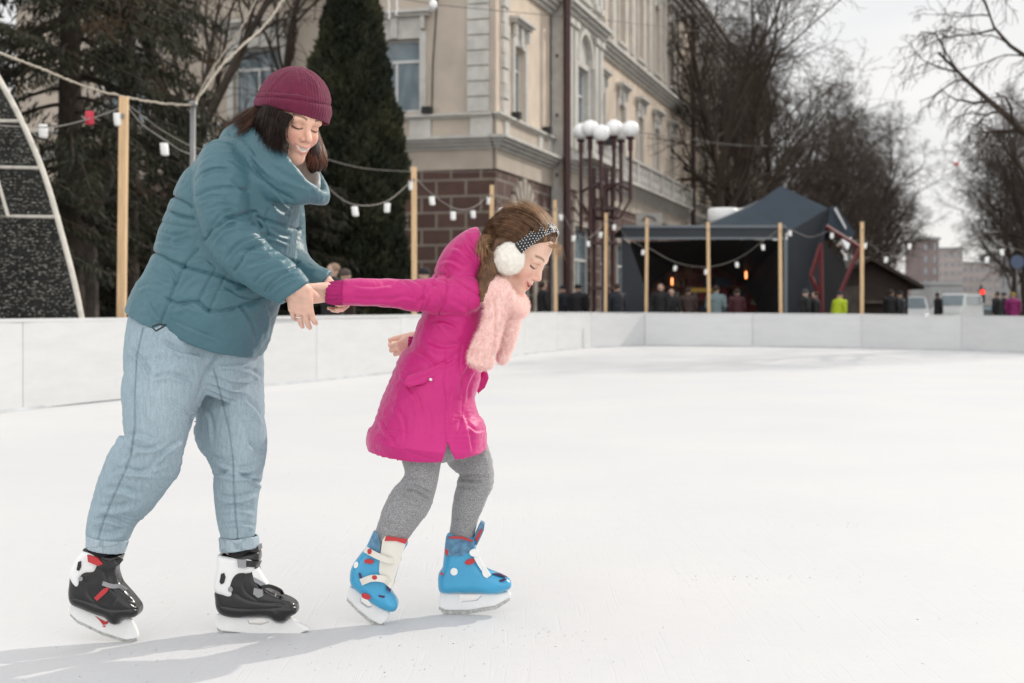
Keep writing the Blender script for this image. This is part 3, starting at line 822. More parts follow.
# recessed opening: dark jagged facets around an arch
arch = [(655, G), (656, 300), (664, 281), (682, 266), (706, 262), (735, 268), (757, 283), (770, 305), (775, G)]
outer = [(630, 244), (783, 239), (783, G), (652, G)]
V = [K(x, y, 2.4) for x, y in arch] + [K(630, 242, 0), K(783, 240, 0), K(783, G, 0), K(652, G, 0), K(700, 240, 0), K(745, 240, 0)]
n = len(arch)
mesh_obj('opening_facet', V, [[n, n + 3, 0, 1], [n, 1, 2], [n, 2, 3], [n, 3, n + 4], [n + 4, 3, 4], [n + 4, 4, 5, n + 5], [n + 5, 5, 6, n + 1], [n + 1, 6, 7], [n + 1, 7, 8, n + 2]], M['pav_dark'], root)
M['pav_in'] = mat('interior_clutter', (.30, .15, .12), .8, .6, 1.6, col2=(.030, .022, .020))
facet('back_wall', [[K(640, 240, 5.8), K(783, 240, 5.8), K(783, G, 5.8), K(640, G, 5.8)]], M['pav_in'])
rg = random.Random(8); cols = [(.20, .035, .04), (.25, .18, .12), (.10, .03, .03), (.30, .28, .26), (.05, .06, .09), (.16, .10, .05)]
cm = [mat('goods', c, .7) for c in cols]
sh = MB(); goods = MB()
for zi in range(5):
    z = .5 + zi * .42; sh.box((P(716, 0, kY + 4.8)[0], kY + 4.8, z), (4.2, .4, .04))
    x = P(676, 0, kY + 4.8)[0]
    while x < P(768, 0, kY + 4.8)[0]:
        wdt, h = rg.uniform(.12, .35), rg.uniform(.15, .34)
        goods.box((x, kY + 4.75, z + .02 + h / 2), (wdt, .25, h), m=rg.randrange(6)); x += wdt + rg.uniform(.02, .12)
s_ = sh.build('shelf', M['pav_in'], root); goods.build('goods', cm, s_)
k = MB(); k.box(P(699, 290, kY + 3.0), (.85, .06, .13)); k.build('yellow_board', mat('yellow_board', (.55, .33, .03), .5), root)
me_, nt_, b_ = new_mat('warm_lamp'); b_.inputs['Emission Color'].default_value = (1, .28, .05, 1); b_.inputs['Emission Strength'].default_value = 2.6; M['warm'] = me_
for x, y in ((672, 281.5), (746, 275)):
    k = MB(); k.lathe(P(x, y, kY + 1.6), [(.02, -.12), (.036, -.09), (.036, .09), (.02, .12)], 8); g = k.build('hanging_lamp', M['warm'], root)
    k = MB(); q = P(x, y, kY + 1.6); k.tube([q + [0, 0, .14], q + [0, 0, .9]], .012, 4); k.build('lamp_cord', M['black'], g)
# mirror-like shards and the maroon steel frame on the right
M['shard'] = mat('mirror_shard', (.5, .5, .5), .08, metal=1.0)
facet('mirror_shard', [[K(830, 210, -.5), K(833, 208, -.4), K(842.5, 228, -.5), K(841, 231, -.6)], [K(836, 251, -.6), K(838, 250, -.5), K(844.5, 259, -.5), K(843, 262, -.6)], [K(833, 246, -.4), K(838, 240, -.5), K(848, 238, -.5), K(843, 252, -.6)]], M['shard'], .03)
facet('roof_facet', [[K(829, 207, -.3), K(834, 206, -.3), K(853, 234, -.3), K(848, 239, -.3), K(826, 228, -.3)]], M['pav_blue'], .25)
facet('side_panel', [[K(821, 242, -.2), K(843, 262, -.2), K(846, 275, -.2), K(830, G, -.2), K(824, G, -.2)]], M['pav_dark'], .08)
fr = empty('steel_frame', (P(842, 0, kY - 1)[0], kY - 1, 0), 'maroon square steel frame tilted against the right end of the pavilion', 'steel frame')
M['maroon'] = mat('maroon_paint', (.13, .018, .022), .45, .1, 4)
for q0, q1 in (((826, 226), (860, 247)), ((860, 246), (820, G)), ((821, 243), (822.5, G)), ((821, 244), (811, 276)), ((811, 276), (822, 300))):
    k = MB(); A_, B_ = P(*q0, kY - 1.0), P(*q1, kY - 1.0); A_[1] = B_[1] = kY - 1.0; k.tube([A_, B_], .065, 4); k.build('beam', M['maroon'], fr)
# drum sign on the roof
a = P(723, 214.5, kY + 3)
root2 = empty('roof_drum', (a[0], kY + 3, a[2]), 'white drum shaped rooftop unit with a short snout above the pavilion roof', 'rooftop unit')
k = MB(); k.lathe(a - [0, 0, .2], [(.42, -.12), (.5, 0), (.5, .34), (.44, .4)], 20); k.build('drum', M['cup'], root2, True)
k = MB(); k.tube([a + [.35, 0, .12], a + [.75, -.1, .14], a + [.85, -.1, .08]], .07, 8); k.build('snout', M['cup'], root2, True)
k = MB(); k.tube([a - [0, 0, .3], (a[0], a[1], P(0, 228, kY)[2])], .1, 8); k.build('stem', M['steel'], root2)

# ================================================================== wooden market hut
hY = 52.0
M['hutwood'] = mat('dark_brown_boards', (.030, .019, .014), .8, .3, 3, .4, 20, stretch=(1, 1, 8))
M['hutwood2'] = mat('grey_brown_boards', (.075, .058, .048), .8, .3, 3)
root = empty('market_hut', (P(885, 0, hY)[0], hY, 0), 'dark brown wooden market hut with a low gable between pavilion and street', 'hut')
xl, xr = P(832, 0, hY)[0], P(908, 0, hY)[0]; zt, ze = P(0, 259, hY)[2], P(0, 284, hY)[2]; xa = P(868, 0, hY)[0]
k = MB(); k.prism([(xl, hY, -.03), (xr, hY, -.03), (xr, hY, ze), (xa, hY, zt - .1), (xl, hY, ze + .2)], (0, 5, 0)); k.build('wall', M['hutwood'], root)
k = MB(); k.prism([(xl - .3, hY - .5, ze + .05), (xa, hY - .5, zt - .06), (xr + .45, hY - .5, ze - .2), (xr + .45, hY - .5, ze - .06), (xa, hY - .5, zt + .08), (xl - .3, hY - .5, ze + .19)], (0, 6, 0)); k.build('roof', M['hutwood'], root)
k = MB(); k.box((P(849, 0, hY)[0], hY - .04, .9), (.95, .06, 1.9)); k.build('door', M['hutwood2'], root)
k = MB(); k.box((P(880, 0, hY)[0], hY - .15, P(0, 302, hY)[2]), (1.5, .3, .1)); k.build('counter', M['hutwood2'], root)

# ================================================================== street: road, cars, traffic lights, far blocks
def along(t, lat):
    """street axis coordinates: distance t, lateral offset"""
    d = np.array([.290, .957]); n = np.array([.957, -.290]); o = np.array([12.5, 56.0])
    q = o + d * t + n * lat; return q


rp_ = [along(-2, -1.5), along(-2, 13.5), along(900, 13.5), along(900, -1.5)]
sheet('road', [(q[0], q[1]) for q in rp_], -.026, M['asphalt'])
k = MB()
for lat in (-1.75, 13.6):
    a, b_ = along(-2, lat), along(600, lat)
    d = (b_ - a); n = np.array([.957, -.290]) * .18
    k.obox((a[0], a[1], -.03), (d[0], d[1], 0), (n[0], n[1], 0), (0, 0, .13))
tag(k.build('kerb', M['trim']), kind='structure')
k = MB()
for t in range(2, 400, 9):
    a = along(t, 6.0); d = along(t + 3.5, 6.0) - a; n = np.array([.957, -.290]) * .14
    k.add([(a[0], a[1], -.021), (a[0] + n[0], a[1] + n[1], -.021), (a[0] + n[0] + d[0], a[1] + n[1] + d[1], -.021), (a[0] + d[0], a[1] + d[1], -.021)], [[0, 1, 2, 3]])
tag(k.build('lane_marking', M['cup']), kind='structure')


def vehicle(name, label, cat, x, yb, Y, yaw, L_, W_, H_, paint, van=False, lit=True):
    """car with body, cabin glass, wheels, lamps; front faces the camera at yaw 0"""
    root = empty(name, (P(x, 0, Y)[0], Y, 0), label, cat)
    o = np.array(world_loc(root)); ca, sa = math.cos(yaw), math.sin(yaw)
    def T(p): return (o[0] + p[0] * ca - p[1] * sa, o[1] + p[0] * sa + p[1] * ca, p[2] - .02)
    h1 = H_ * (.48 if not van else .45); hw = W_ / 2
    # side profile (y along the length, z)
    if van: prof = [(-L_ / 2, .3), (-L_ / 2 + .05, .8), (-L_ / 2 + .25, 1.05), (-L_ / 2 + 1.0, 1.25), (-L_ / 2 + 1.6, H_ - .1), (-L_ / 2 + 1.9, H_), (L_ / 2 - .15, H_), (L_ / 2, H_ - .2), (L_ / 2, .3)]
    else: prof = [(-L_ / 2, .28), (-L_ / 2, .62), (-L_ / 2 + .2, .78), (-L_ / 2 + 1.15, h1 + .22), (-L_ / 2 + 1.85, H_ - .05), (-L_ / 2 + 2.2, H_), (L_ / 2 - 1.2, H_ - .04), (L_ / 2 - .45, h1 + .3), (L_ / 2, h1 + .2), (L_ / 2, .3)]
    k = MB(); n = len(prof); V = []
    secs = [(-1.0, .0), (-.94, .04), (-.80, .10), (.80, .10), (.94, .04), (1.0, .0)]
    for sx, up in secs:
        for y, z in prof:
            t = max(0, (z - h1)) / max(.01, H_ - h1)
            V.append(T((sx * hw * (1 - .16 * t), y * (1 - (.02 if abs(sx) == 1 else 0)), z + (up - .1) * t * .8)))
    Fc = [[i * n + j, i * n + (j + 1) % n, (i + 1) * n + (j + 1) % n, (i + 1) * n + j] for i in range(len(secs) - 1) for j in range(n)]
    Fc += [list(range(n))[::-1], [(len(secs) - 1) * n + j for j in range(n)]]
    k.add(V, Fc); body = k.build('body', paint, root, False)
    k = MB(); fw = (-L_ / 2 + 1.0, -L_ / 2 + 1.6) if van else (-L_ / 2 + 1.15, -L_ / 2 + 1.85)
    z0, z1 = (1.25, H_ - .12) if van else (h1 + .22, H_ - .07)
    k.add([T((-hw * .78, fw[0] + .02, z0 + .05)), T((hw * .78, fw[0] + .02, z0 + .05)), T((hw * .70, fw[1] - .03, z1 - .02)), T((-hw * .70, fw[1] - .03, z1 - .02)),
           T((-hw * .78, fw[0] + .0, z0 + .07)), T((hw * .78, fw[0] + .0, z0 + .07)), T((hw * .70, fw[1] - .06, z1 + .01)), T((-hw * .70, fw[1] - .06, z1 + .01))],
          [[4, 5, 6, 7], [0, 1, 5, 4], [1, 2, 6, 5], [2, 3, 7, 6], [3, 0, 4, 7]])
    k.build('windscreen', M['glass'], root)
    for s in (-1, 1):
        k = MB(); y0, y1 = fw[1] + .1, L_ / 2 - (1.3 if not van else .4)
        q = [T((s * (hw * .93), fw[0] + .45, z0 + .08)), T((s * hw * .93, y1, z0 + .08)), T((s * hw * .86, y1 - .1, z1 - .05)), T((s * hw * .86, y0, z1 - .05))]
        k.prism(q, (s * .03 * ca, s * .03 * sa, 0)); k.build('side_window', M['glass'], root)
        k = MB(); c = T((s * hw * .74, -L_ / 2 - .01, .66)); k.box(c, (.34, .08, .16), yaw); k.build('headlight', M['headl'] if lit and s > 0 else M['cup'], root)
        for yy in (-L_ / 2 + .85, L_ / 2 - .85):
            c = np.array(T((s * (hw - .1), yy, .32))); ax = np.array([ca, sa, 0]) * .2
            k = MB(); k.tube([c - ax / 2, c + ax / 2], .32, 18); wh = k.build('wheel', M['black'], root)
            k = MB(); k.tube([c + s * ax * .5, c + s * ax * .56], .2, 14); k.build('rim', M['steel'], wh)
    k = MB(); k.box(T((0, -L_ / 2 - .01, .52)), (W_ * .42, .06, .16), yaw); k.build('grille', M['black'], root)
    k = MB(); k.box(T((0, -L_ / 2 - .03, .36)), (W_ * .96, .12, .16), yaw); k.build('bumper', M['black'] if van else paint, root)
    return root


mm_, nt_, b_ = new_mat('headlight_on'); b_.inputs['Emission Color'].default_value = (1, .97, .9, 1); b_.inputs['Emission Strength'].default_value = 2.2; M['headl'] = mm_
vehicle('parked_car', 'tall silver car with a lit headlight at the kerb beyond the market hut', 'car', 914, 0, 90, R(-10), 3.9, 1.7, 1.85, mat('silver_paint', (.55, .56, .57), .3, metal=.3), False, True)
vehicle('parked_van', 'pale van with white bonnet in the middle of the street, the largest vehicle', 'van', 957, 0, 86, R(-34), 4.9, 1.9, 2.0, mat('white_paint', (.52, .54, .53), .3), True, False)
vehicle('parked_car', 'dark grey car behind the white van at the right side of the street', 'car', 985, 0, 112, R(-16), 4.2, 1.75, 1.42, mat('dark_paint', (.04, .05, .05), .25), False, False)
for x, y, Y, lab in ((897, 296, 105, 'traffic light showing red beside the silver car'), (981, 292, 98, 'taller traffic light showing red right of the white van')):
    q = P(x, y, Y); root = empty('traffic_light', (q[0], Y, 0), lab, 'traffic light', 'traffic lights down the street')
    k = MB(); k.tube([(q[0], Y, -.02), (q[0], Y, q[2] + .5)], .07, 8); k.build('post', M['black'], root)
    k = MB(); k.box((q[0], Y - .15, q[2] - .28), (.34, .24, 1.0)); h = k.build('housing', M['black'], root)
    mm_, nt_, b_ = new_mat('red_lens'); b_.inputs['Base Color'].default_value = (.6, .02, .02, 1); b_.inputs['Emission Color'].default_value = (1, .05, .03, 1); b_.inputs['Emission Strength'].default_value = 2.0
    k = MB()
    k.lathe((q[0], Y - .32, q[2]), [(.17, 0), (.17, .05)], 16, axis=1); k.build('lens', mm_, h)
    for dz in (-.33, -.62):
        k = MB(); k.lathe((q[0], Y - .30, q[2] + dz), [(.12, 0), (.12, .03)], 12, axis=1); k.build('lens', M['black'], h)
q = P(1017, 262, 70); root = empty('road_sign', (q[0], 70, 0), 'round blue grey road sign on a post in front of the right hand trees', 'sign')
k = MB(); k.tube([(q[0], 70, -.02), (q[0], 70, q[2] + .3)], .04, 8); k.build('post', M['steel'], root)
k = MB(); k.lathe((q[0], 69.93, q[2]), [(.34, 0), (.34, .03)], 20, axis=1); k.build('disc', mat('blue_sign', (.07, .10, .17), .5), root)

M['far1'] = mat('pale_pink_render', (.42, .37, .35), .9, .08, .2); M['far2'] = mat('grey_render', (.34, .34, .34), .9, .08, .2); M['far3'] = mat('hazed_brown_render', (.25, .20, .19), .9, .1, .2)  # distance haze is greyed into the brown render's colour
M['farwin'] = mat('far_window', (.20, .21, .23), .4)


def block(xa, xb, yt, Y, mt, lab, roof=None, win=(4, 5)):
    a, b_ = P(xa, yt, Y), P(xb, yt, Y); W = b_[0] - a[0]; H = a[2]
    root = empty('apartment_block', ((a[0] + b_[0]) / 2, Y, 0), lab, 'building')
    k = MB(); k.box(((a[0] + b_[0]) / 2, Y + 6, H / 2), (W, 12, H)); k.build('wall', mt, root)
    k = MB(); k.box(((a[0] + b_[0]) / 2, Y + 6, H + .3), (W + .6, 12.6, .6)); k.build('roof', roof or M['far2'], root)
    nx, nz = win
    for i in range(nx):
        for j in range(nz):
            k = MB(); k.box((a[0] + W * (i + .5) / nx, Y - .03, H * (j + .6) / (nz + .2)), (W / nx * .5, .1, H / nz * .5)); f = k.build('window', M['farwin'], root)
            k = MB(); k.box((a[0] + W * (i + .5) / nx, Y - .1, H * (j + .6) / (nz + .2)), (.12, .06, H / nz * .5)); k.build('mullion', M['frame_w'], f)


block(921, 939, 240, 300, M['far3'], 'dark brown narrow block rising behind the left row of trees', win=(2, 6))
block(936, 963, 250, 330, M['far1'], 'tallest pale pinkish block closing the far end of the street', win=(4, 7))
block(962, 1000, 264, 345, M['far1'], 'lower pale block with grid of windows right of the tallest far block', win=(6, 5))
block(930, 962, 285, 250, M['far2'], 'low grey block at the foot of the far towers', win=(5, 2))
block(995, 1090, 255, 360, M['far2'], 'long grey block mostly hidden by the right row of trees', win=(8, 5))
# ================================================================== trees
def bare_tree(seed, H, spread=.55, levels=4, kids=(8, 7, 7, 6), droop=0.0, trunk_r=.28, fork=.28, lean=(0, 0), twig_r=.011):
    """returns (trunk segs, branch segs) in local coordinates"""
    rg = np.random.default_rng(seed); tr = []; br = []

    def grow(p, d, L, r, lv, out):
        n = 9 if lv == 0 else (7 if lv < 3 else 4)
        pts = [p]; rr = [r]; dirs = [d]
        for i in range(n):
            up = .10 if lv < 3 else -.12 * droop
            d = d + rg.normal(0, .10 + .05 * lv, 3) + np.array([0, 0, up * (.5 if lv == 0 else 1) - droop * .06 * lv])
            d /= np.linalg.norm(d); p = p + d * L / n
            pts.append(p); dirs.append(d); rr.append(max(r * (1 - .75 * (i + 1) / n), twig_r * .7))
        out.append((pts, rr))
        if lv >= levels: return
        m = kids[lv]
        for j in range(m):
            t = (fork if lv == 0 else .18) + (1 - (fork if lv == 0 else .18)) * (j + rg.uniform(0, 1)) / m
            t = min(t, .99); k = int(t * n); f = t * n - k
            q = pts[k] * (1 - f) + pts[min(k + 1, n)] * f; dd = dirs[k]
            a = rg.normal(0, 1, 3); a -= dd * (a @ dd); a /= np.linalg.norm(a)
            ang = rg.uniform(.45, .95) * (1.0 if lv else spread * 1.5)
            nd = dd * math.cos(ang) + a * math.sin(ang)
            LL = L * rg.uniform(.42, .66) * (1.15 - .5 * t)
            if lv == 0: LL = H * rg.uniform(.38, .55) * (1.12 - .45 * t)
            grow(q, nd, LL, max(rr[k] * rg.uniform(.45, .65), twig_r), lv + 1, br)

    grow(np.array([0., 0, 0]), np.array([lean[0], lean[1], 1.0]), H * .86, trunk_r, 0, tr)
    return tr, br


def put_tree(name, lab, xy, arrs, rz=0.0, sc=1.0, group=None, mt=None, first=None):
    if first is None:
        root = empty(name, (0, 0, -.03), lab, 'tree', group)
        t, b_ = arrs
        fast_mesh('trunk', t[0], t[1], M['bark'], None).parent = root
        fast_mesh('crown', b_[0], b_[1], mt or M['twig'], None).parent = root
    else:
        root = copy_tree(first); root['label'] = lab
    root.location = (xy[0], xy[1], -.03); root.rotation_euler = (0, 0, rz); root.scale = (sc, sc, sc)
    return root


def arrs(t): return tube_arrays(t[0], 8), tube_arrays(t[1], 4)


T1 = arrs(bare_tree(11, 17.5, .50, 4, (12, 9, 7, 6), .2, .36, .19, twig_r=.012))
T2 = arrs(bare_tree(23, 16, .55, 4, (12, 9, 7, 6), .3, .34, .18, twig_r=.012))
T0 = arrs(bare_tree(41, 17.5, .52, 4, (11, 7, 6, 4), .1, .34, .19, twig_r=.011))
put_tree('linden_tree', 'big leafless tree with a thick dark trunk behind the pavilion\'s left roof', (10.4, 70), T0, .3, 1.0, 'leafless trees lining the left side of the street')
row = [(86, 14.6, 0, .95, 'leafless tree between the pavilion roof and the long wing of the corner building'),
       (79, 12.8, 1, 1.12, 'tall leafless tree directly above the pavilion\'s pointed peak'),
       (90, 16.3, 0, .98, 'leafless tree whose crown shows right of the pavilion peak'),
       (103, 20.8, 1, 1.0, 'leafless tree rising over the market hut\'s gable'),
       (118, 26, 0, .95, 'leafless tree over the right slope of the market hut roof'),
       (136, 32.2, 1, 1.0, 'leafless tree above the silver car'),
       (160, 39.5, 0, 1.0, 'small distant leafless tree left of the far brown block'),
       (190, 49.5, 1, 1.0, 'farthest leafless tree of the left row, before the far towers')]
prot = [None, None]
for i, (Y, X, v, s, lab) in enumerate(row):
    r_ = put_tree('linden_tree', lab, (X, Y), (T1, T2)[v], i * 1.3, s, 'leafless trees lining the left side of the street', None, prot[v])
    if prot[v] is None: prot[v] = r_
extra = [(98, 19.0, 0, .9, 'leafless tree in the second line above the mirror shards'), (112, 24.6, 1, .85, 'leafless tree in the second line above the hut ridge'),
         (126, 30.5, 0, .9, 'leafless tree in the second line above the hut\'s right eave'), (148, 37.0, 1, .95, 'leafless tree in the second line behind the silver car'), (172, 45.0, 0, .9, 'leafless tree in the second line touching the dark far block')]
for i, (Y, X, v, s, lab) in enumerate(extra):
    put_tree('linden_tree', lab, (X, Y), None, 2 + i, s, 'leafless trees lining the left side of the street', None, prot[v])
rowR = [(98, 37.5, 0, .78, 'leafless tree just behind the leaning front tree of the right row'), (126, 46.0, 0, .9, 'leafless tree fourth in the right row above the magenta jacket'), (110, 43.0, 1, .95, 'tall leafless tree of the right row cut by the picture edge'), (92, 34.2, 1, .80, 'leaning leafless tree at the front of the right row'), (104, 39.0, 0, .85, 'leafless tree second in the right row, at the right picture edge'), (118, 42.5, 1, .85, 'leafless tree in the middle of the right row'),
        (136, 48.5, 0, .85, 'distant leafless tree of the right row beside the pale blocks'), (160, 56, 1, .85, 'farthest leafless tree of the right row')]
for i, (Y, X, v, s, lab) in enumerate(rowR):
    put_tree('linden_tree', lab, (X, Y), None, 1 + i * 2.1, s, 'leafless trees lining the right side of the street', None, prot[v])
# near tree at the right edge, drooping fine twigs
T3 = arrs(bare_tree(5, 11.5, .85, 4, (16, 8, 7, 5), .9, .30, .22, twig_r=.008))
put_tree('birch_tree', 'nearer leafless tree reaching fine drooping branches in from the upper right corner', (14.3, 37.5), T3, 2.4, 1.0)
# bare trees upper left
T4 = arrs(bare_tree(31, 14, .45, 3, (9, 7, 6), .0, .26, .25, twig_r=.013))
a = put_tree('maple_tree', 'leafless many stemmed tree behind the mast with rope garlands', (P(208, 0, 44)[0], 44), T4, .4, 1.0, 'leafless trees in front of the beige block')
put_tree('maple_tree', 'leafless tree showing just above the woman\'s hat', (P(285, 0, 50)[0], 50), None, 2.6, 1.0, 'leafless trees in front of the beige block', None, a)
put_tree('maple_tree', 'leafless tree close to the spruce in front of the beige block', (P(165, 0, 40)[0], 40), None, 4.2, .95, 'leafless trees in front of the beige block', None, a)

# ------------------------------------------------------------------ conifers
def leaf_mat(name, c1, c2, c3=None):
    m, nt, b = new_mat(name); N, L = nt.nodes, nt.links
    tc = N.new('ShaderNodeTexCoord')
    n = N.new('ShaderNodeTexNoise'); n.inputs['Scale'].default_value = .9; n.inputs['Detail'].default_value = 5; L.new(tc.outputs['Object'], n.inputs['Vector'])
    rp = N.new('ShaderNodeValToRGB'); L.new(n.outputs[0], rp.inputs[0])
    e = rp.color_ramp.elements; e[0].position = .36; e[0].color = (*c1, 1); e[1].position = .56; e[1].color = (*c2, 1)
    if c3: x = rp.color_ramp.elements.new(.70); x.color = (*c3, 1)
    L.new(rp.outputs[0], b.inputs['Base Color']); b.inputs['Roughness'].default_value = .75; b.inputs['Specular IOR Level'].default_value = .2
    return m


M['spruce'] = leaf_mat('spruce_needles', (.024, .026, .018), (.042, .044, .026), (.085, .050, .030))
M['thuja'] = leaf_mat('thuja_foliage', (.022, .028, .018), (.046, .050, .028), (.070, .070, .036))
M['dark_fir'] = leaf_mat('dark_fir', (.018, .022, .016), (.034, .036, .022), (.05, .035, .022))


def sprays(C, D, L, W, rg, n=1):
    """quads: centre C, direction D, length L, width W"""
    m = len(C); r = rg.normal(0, 1, (m, 3)); u = np.cross(D, r); u /= np.linalg.norm(u, axis=1)[:, None] + 1e-9
    D = D / (np.linalg.norm(D, axis=1)[:, None] + 1e-9)
    L = np.broadcast_to(L, (m,))[:, None]; W = np.broadcast_to(W, (m,))[:, None]
    a = C; b_ = C + D * L * .45 + u * W; c = C + D * L; d = C + D * L * .55 - u * W
    V = np.stack([a, b_, c, d], 1).reshape(-1, 3); Q = np.arange(4 * m).reshape(m, 4)
    return V, Q


def spruce(name, lab, xy, H, Rb, seed, nb, mt, z0=1.0, group=None, dens=1.0, droop=.5):
    rg = np.random.default_rng(seed); root = empty(name, (xy[0], xy[1], -.03), lab, 'tree', group)
    segs = [([np.array([0, 0, H * t]) for t in np.linspace(0, 1, 10)], [.30 * (1 - .9 * t) for t in np.linspace(0, 1, 10)])]
    Cs = []; Ds = []; bs = []
    for i in range(nb):
        t = rg.uniform(0, 1) ** .8; z = z0 + (H - z0) * t
        Lb = Rb * (1 - t) ** .75 * rg.uniform(.75, 1.1) + .3; an = rg.uniform(0, 2 * math.pi); d = np.array([math.cos(an), math.sin(an), 0])
        n = 8; pts = []
        for j in range(n + 1):
            f = j / n; pts.append(np.array([0, 0, z]) + d * Lb * f + np.array([0, 0, -droop * Lb * f ** 1.6 + .22 * Lb * f * (f - .3) * (f > .5)]))
        bs.append((pts, [.035 * (1 - .8 * j / n) + .006 for j in range(n + 1)]))
        k = int(105 * Lb * dens); f = rg.uniform(.22, 1, k); idx = f * n; i0 = np.minimum(idx.astype(int), n - 1); fr = (idx - i0)[:, None]
        pa = np.array(pts); c = pa[i0] * (1 - fr) + pa[i0 + 1] * fr
        side = np.array([-d[1], d[0], 0]); sw = rg.normal(0, .16 * Lb, k) * (1.1 - f)
        c = c + side * sw[:, None] + rg.normal(0, .05, (k, 3))
        dd = d * .35 + side * np.sign(sw)[:, None] * .5 + np.array([0, 0, -1.0]) * rg.uniform(.3, 1.5, k)[:, None] + rg.normal(0, .25, (k, 3))
        Cs.append(c); Ds.append(dd)
    C = np.vstack(Cs); D = np.vstack(Ds); V, Q = sprays(C, D, rg.uniform(.12, .30, len(C)), rg.uniform(.010, .026, len(C)), rg)
    a, b_ = tube_arrays(segs, 8); c, d_ = tube_arrays(bs, 4)
    fast_mesh('trunk', a, b_, M['bark'], None).parent = root
    fast_mesh('branches', c, d_, M['bark'], None).parent = root
    fast_mesh('crown', V, Q, mt, None).parent = root
    return root


sg = 'spruces at the left behind the rink'
spruce('spruce_tree', 'large dark spruce with drooping brown green boughs over the net dome', (P(70, 0, 27)[0], 27), 17, 3.3, 3, 170, M['spruce'], 2.6, sg, 1.0, .55)
spruce('spruce_tree', 'spruce cut off by the left picture edge', (P(-60, 0, 25)[0], 25), 16, 3.2, 4, 150, M['spruce'], 1.0, sg, 1.0, .5)
spruce('spruce_tree', 'dark fir behind the tall leftmost pine pole', (P(128, 0, 33)[0], 33), 14.5, 2.5, 7, 120, M['spruce'], 1.5, sg, .8, .5)
dg = 'low dark firs behind the woman'
spruce('fir_tree', 'low dark fir just left of the woman\'s back', (P(172, 0, 36)[0], 36), 6.4, 2.4, 9, 90, M['dark_fir'], .1, dg, 1.0, .4)
spruce('fir_tree', 'low dark fir behind the woman\'s shoulders', (P(235, 0, 37)[0], 37), 6.0, 2.3, 10, 90, M['dark_fir'], .1, dg, 1.0, .4)
spruce('fir_tree', 'low dark fir between the woman\'s face and the columnar thuja', (P(300, 0, 38.5)[0], 38.5), 6.2, 2.2, 12, 90, M['dark_fir'], .1, dg, 1.0, .4)
spruce('fir_tree', 'low dark fir behind the base of the net dome', (P(20, 0, 31)[0], 31), 4.5, 2.6, 13, 80, M['dark_fir'], .1, dg, 1.0, .4)
spruce('fir_tree', 'low dark fir below the big spruce, behind the two red and white cup lights', (P(95, 0, 36)[0], 36), 5.0, 2.5, 14, 80, M['dark_fir'], .1, dg, 1.0, .4)
# forked bare trunk under the big spruce
k = MB(); q = P(92, 318, 28)
k.tube([(q[0], 28, -.03), P(90, 240, 28), P(88, 222, 28)], [.17, .14, .13], 8); k.tube([P(88, 225, 28), P(104, 195, 28), P(112, 178, 28), P(106, 140, 28)], [.11, .09, .08, .05], 8)
k.tube([P(89, 228, 28), P(78, 205, 28), P(74, 150, 28), P(70, 90, 28)], [.12, .11, .10, .06], 8)
k.tube([P(100, 203, 28), P(118, 196, 28), P(128, 180, 28)], [.05, .04, .02], 6)
M['bark2'] = mat('paler_bark', (.085, .070, .058), .9, .3, 6, .5, 30)
root = empty('bare_tree', (q[0], 28, -.03), 'forked bare trunk without leaves under the big spruce', 'tree'); k.build('trunk', M['bark2'], root)
# evergreen hedge closing the park behind
rg = np.random.default_rng(44); n = 26000
hx = rg.uniform(-24, -3.6, n); hz = rg.uniform(0, 3.6, n) + .5 * np.sin(hx * .9); hy = 41.5 + rg.normal(0, .5, n) + .03 * hx
V, Q = sprays(np.stack([hx, hy, hz], 1), rg.normal(0, 1, (n, 3)) + [0, -.2, .5], rg.uniform(.25, .5, n), rg.uniform(.08, .15, n), rg)
root = empty('hedge', (-13, 41.5, 0), 'dark clipped evergreen hedge behind the rink on the left', 'hedge'); h = fast_mesh('foliage', V, Q, M['dark_fir'], root)
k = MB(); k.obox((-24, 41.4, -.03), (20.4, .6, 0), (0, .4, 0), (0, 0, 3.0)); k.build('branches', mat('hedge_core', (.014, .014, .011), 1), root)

# columnar thuja in front of the left facade
tY = 41.0; tx = P(352, 0, tY)[0]
root = empty('thuja_tree', (tx, tY, -.03), 'tall dense columnar thuja left of the building corner', 'tree')
rg = np.random.default_rng(2); n = 60000; z = rg.uniform(0, 11.8, n)
prof = np.interp(z, [0, .6, 2.5, 5, 8, 10.2, 11.3, 11.8], [1.3, 1.45, 1.50, 1.40, .98, .55, .25, .05])
an = rg.uniform(0, 2 * np.pi, n)
lump = 1 + .09 * np.sin(an * 3 + z * 1.3) + .07 * np.sin(an * 7 - z * 2.7) + .05 * np.sin(z * 6 + an * 5)
rr = prof * lump * (1 - .35 * rg.uniform(0, 1, n) ** 3)
C = np.stack([rr * np.cos(an), rr * np.sin(an), z], 1); D = np.stack([np.cos(an) * .5, np.sin(an) * .5, np.ones(n) * 1.0], 1) + rg.normal(0, .35, (n, 3))
V, Q = sprays(C, D, rg.uniform(.12, .30, n), rg.uniform(.03, .07, n), rg)
fast_mesh('crown', V, Q, M['thuja'], None).parent = root
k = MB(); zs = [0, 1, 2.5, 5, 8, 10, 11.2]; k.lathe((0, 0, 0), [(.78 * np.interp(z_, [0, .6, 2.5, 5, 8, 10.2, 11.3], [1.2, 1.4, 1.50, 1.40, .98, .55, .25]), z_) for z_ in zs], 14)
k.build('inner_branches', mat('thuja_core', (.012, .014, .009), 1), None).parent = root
k = MB(); k.lathe((0, 0, 0), [(.16, -.05), (.14, .5), (.1, 2)], 10); k.build('trunk', M['bark'], None).parent = root

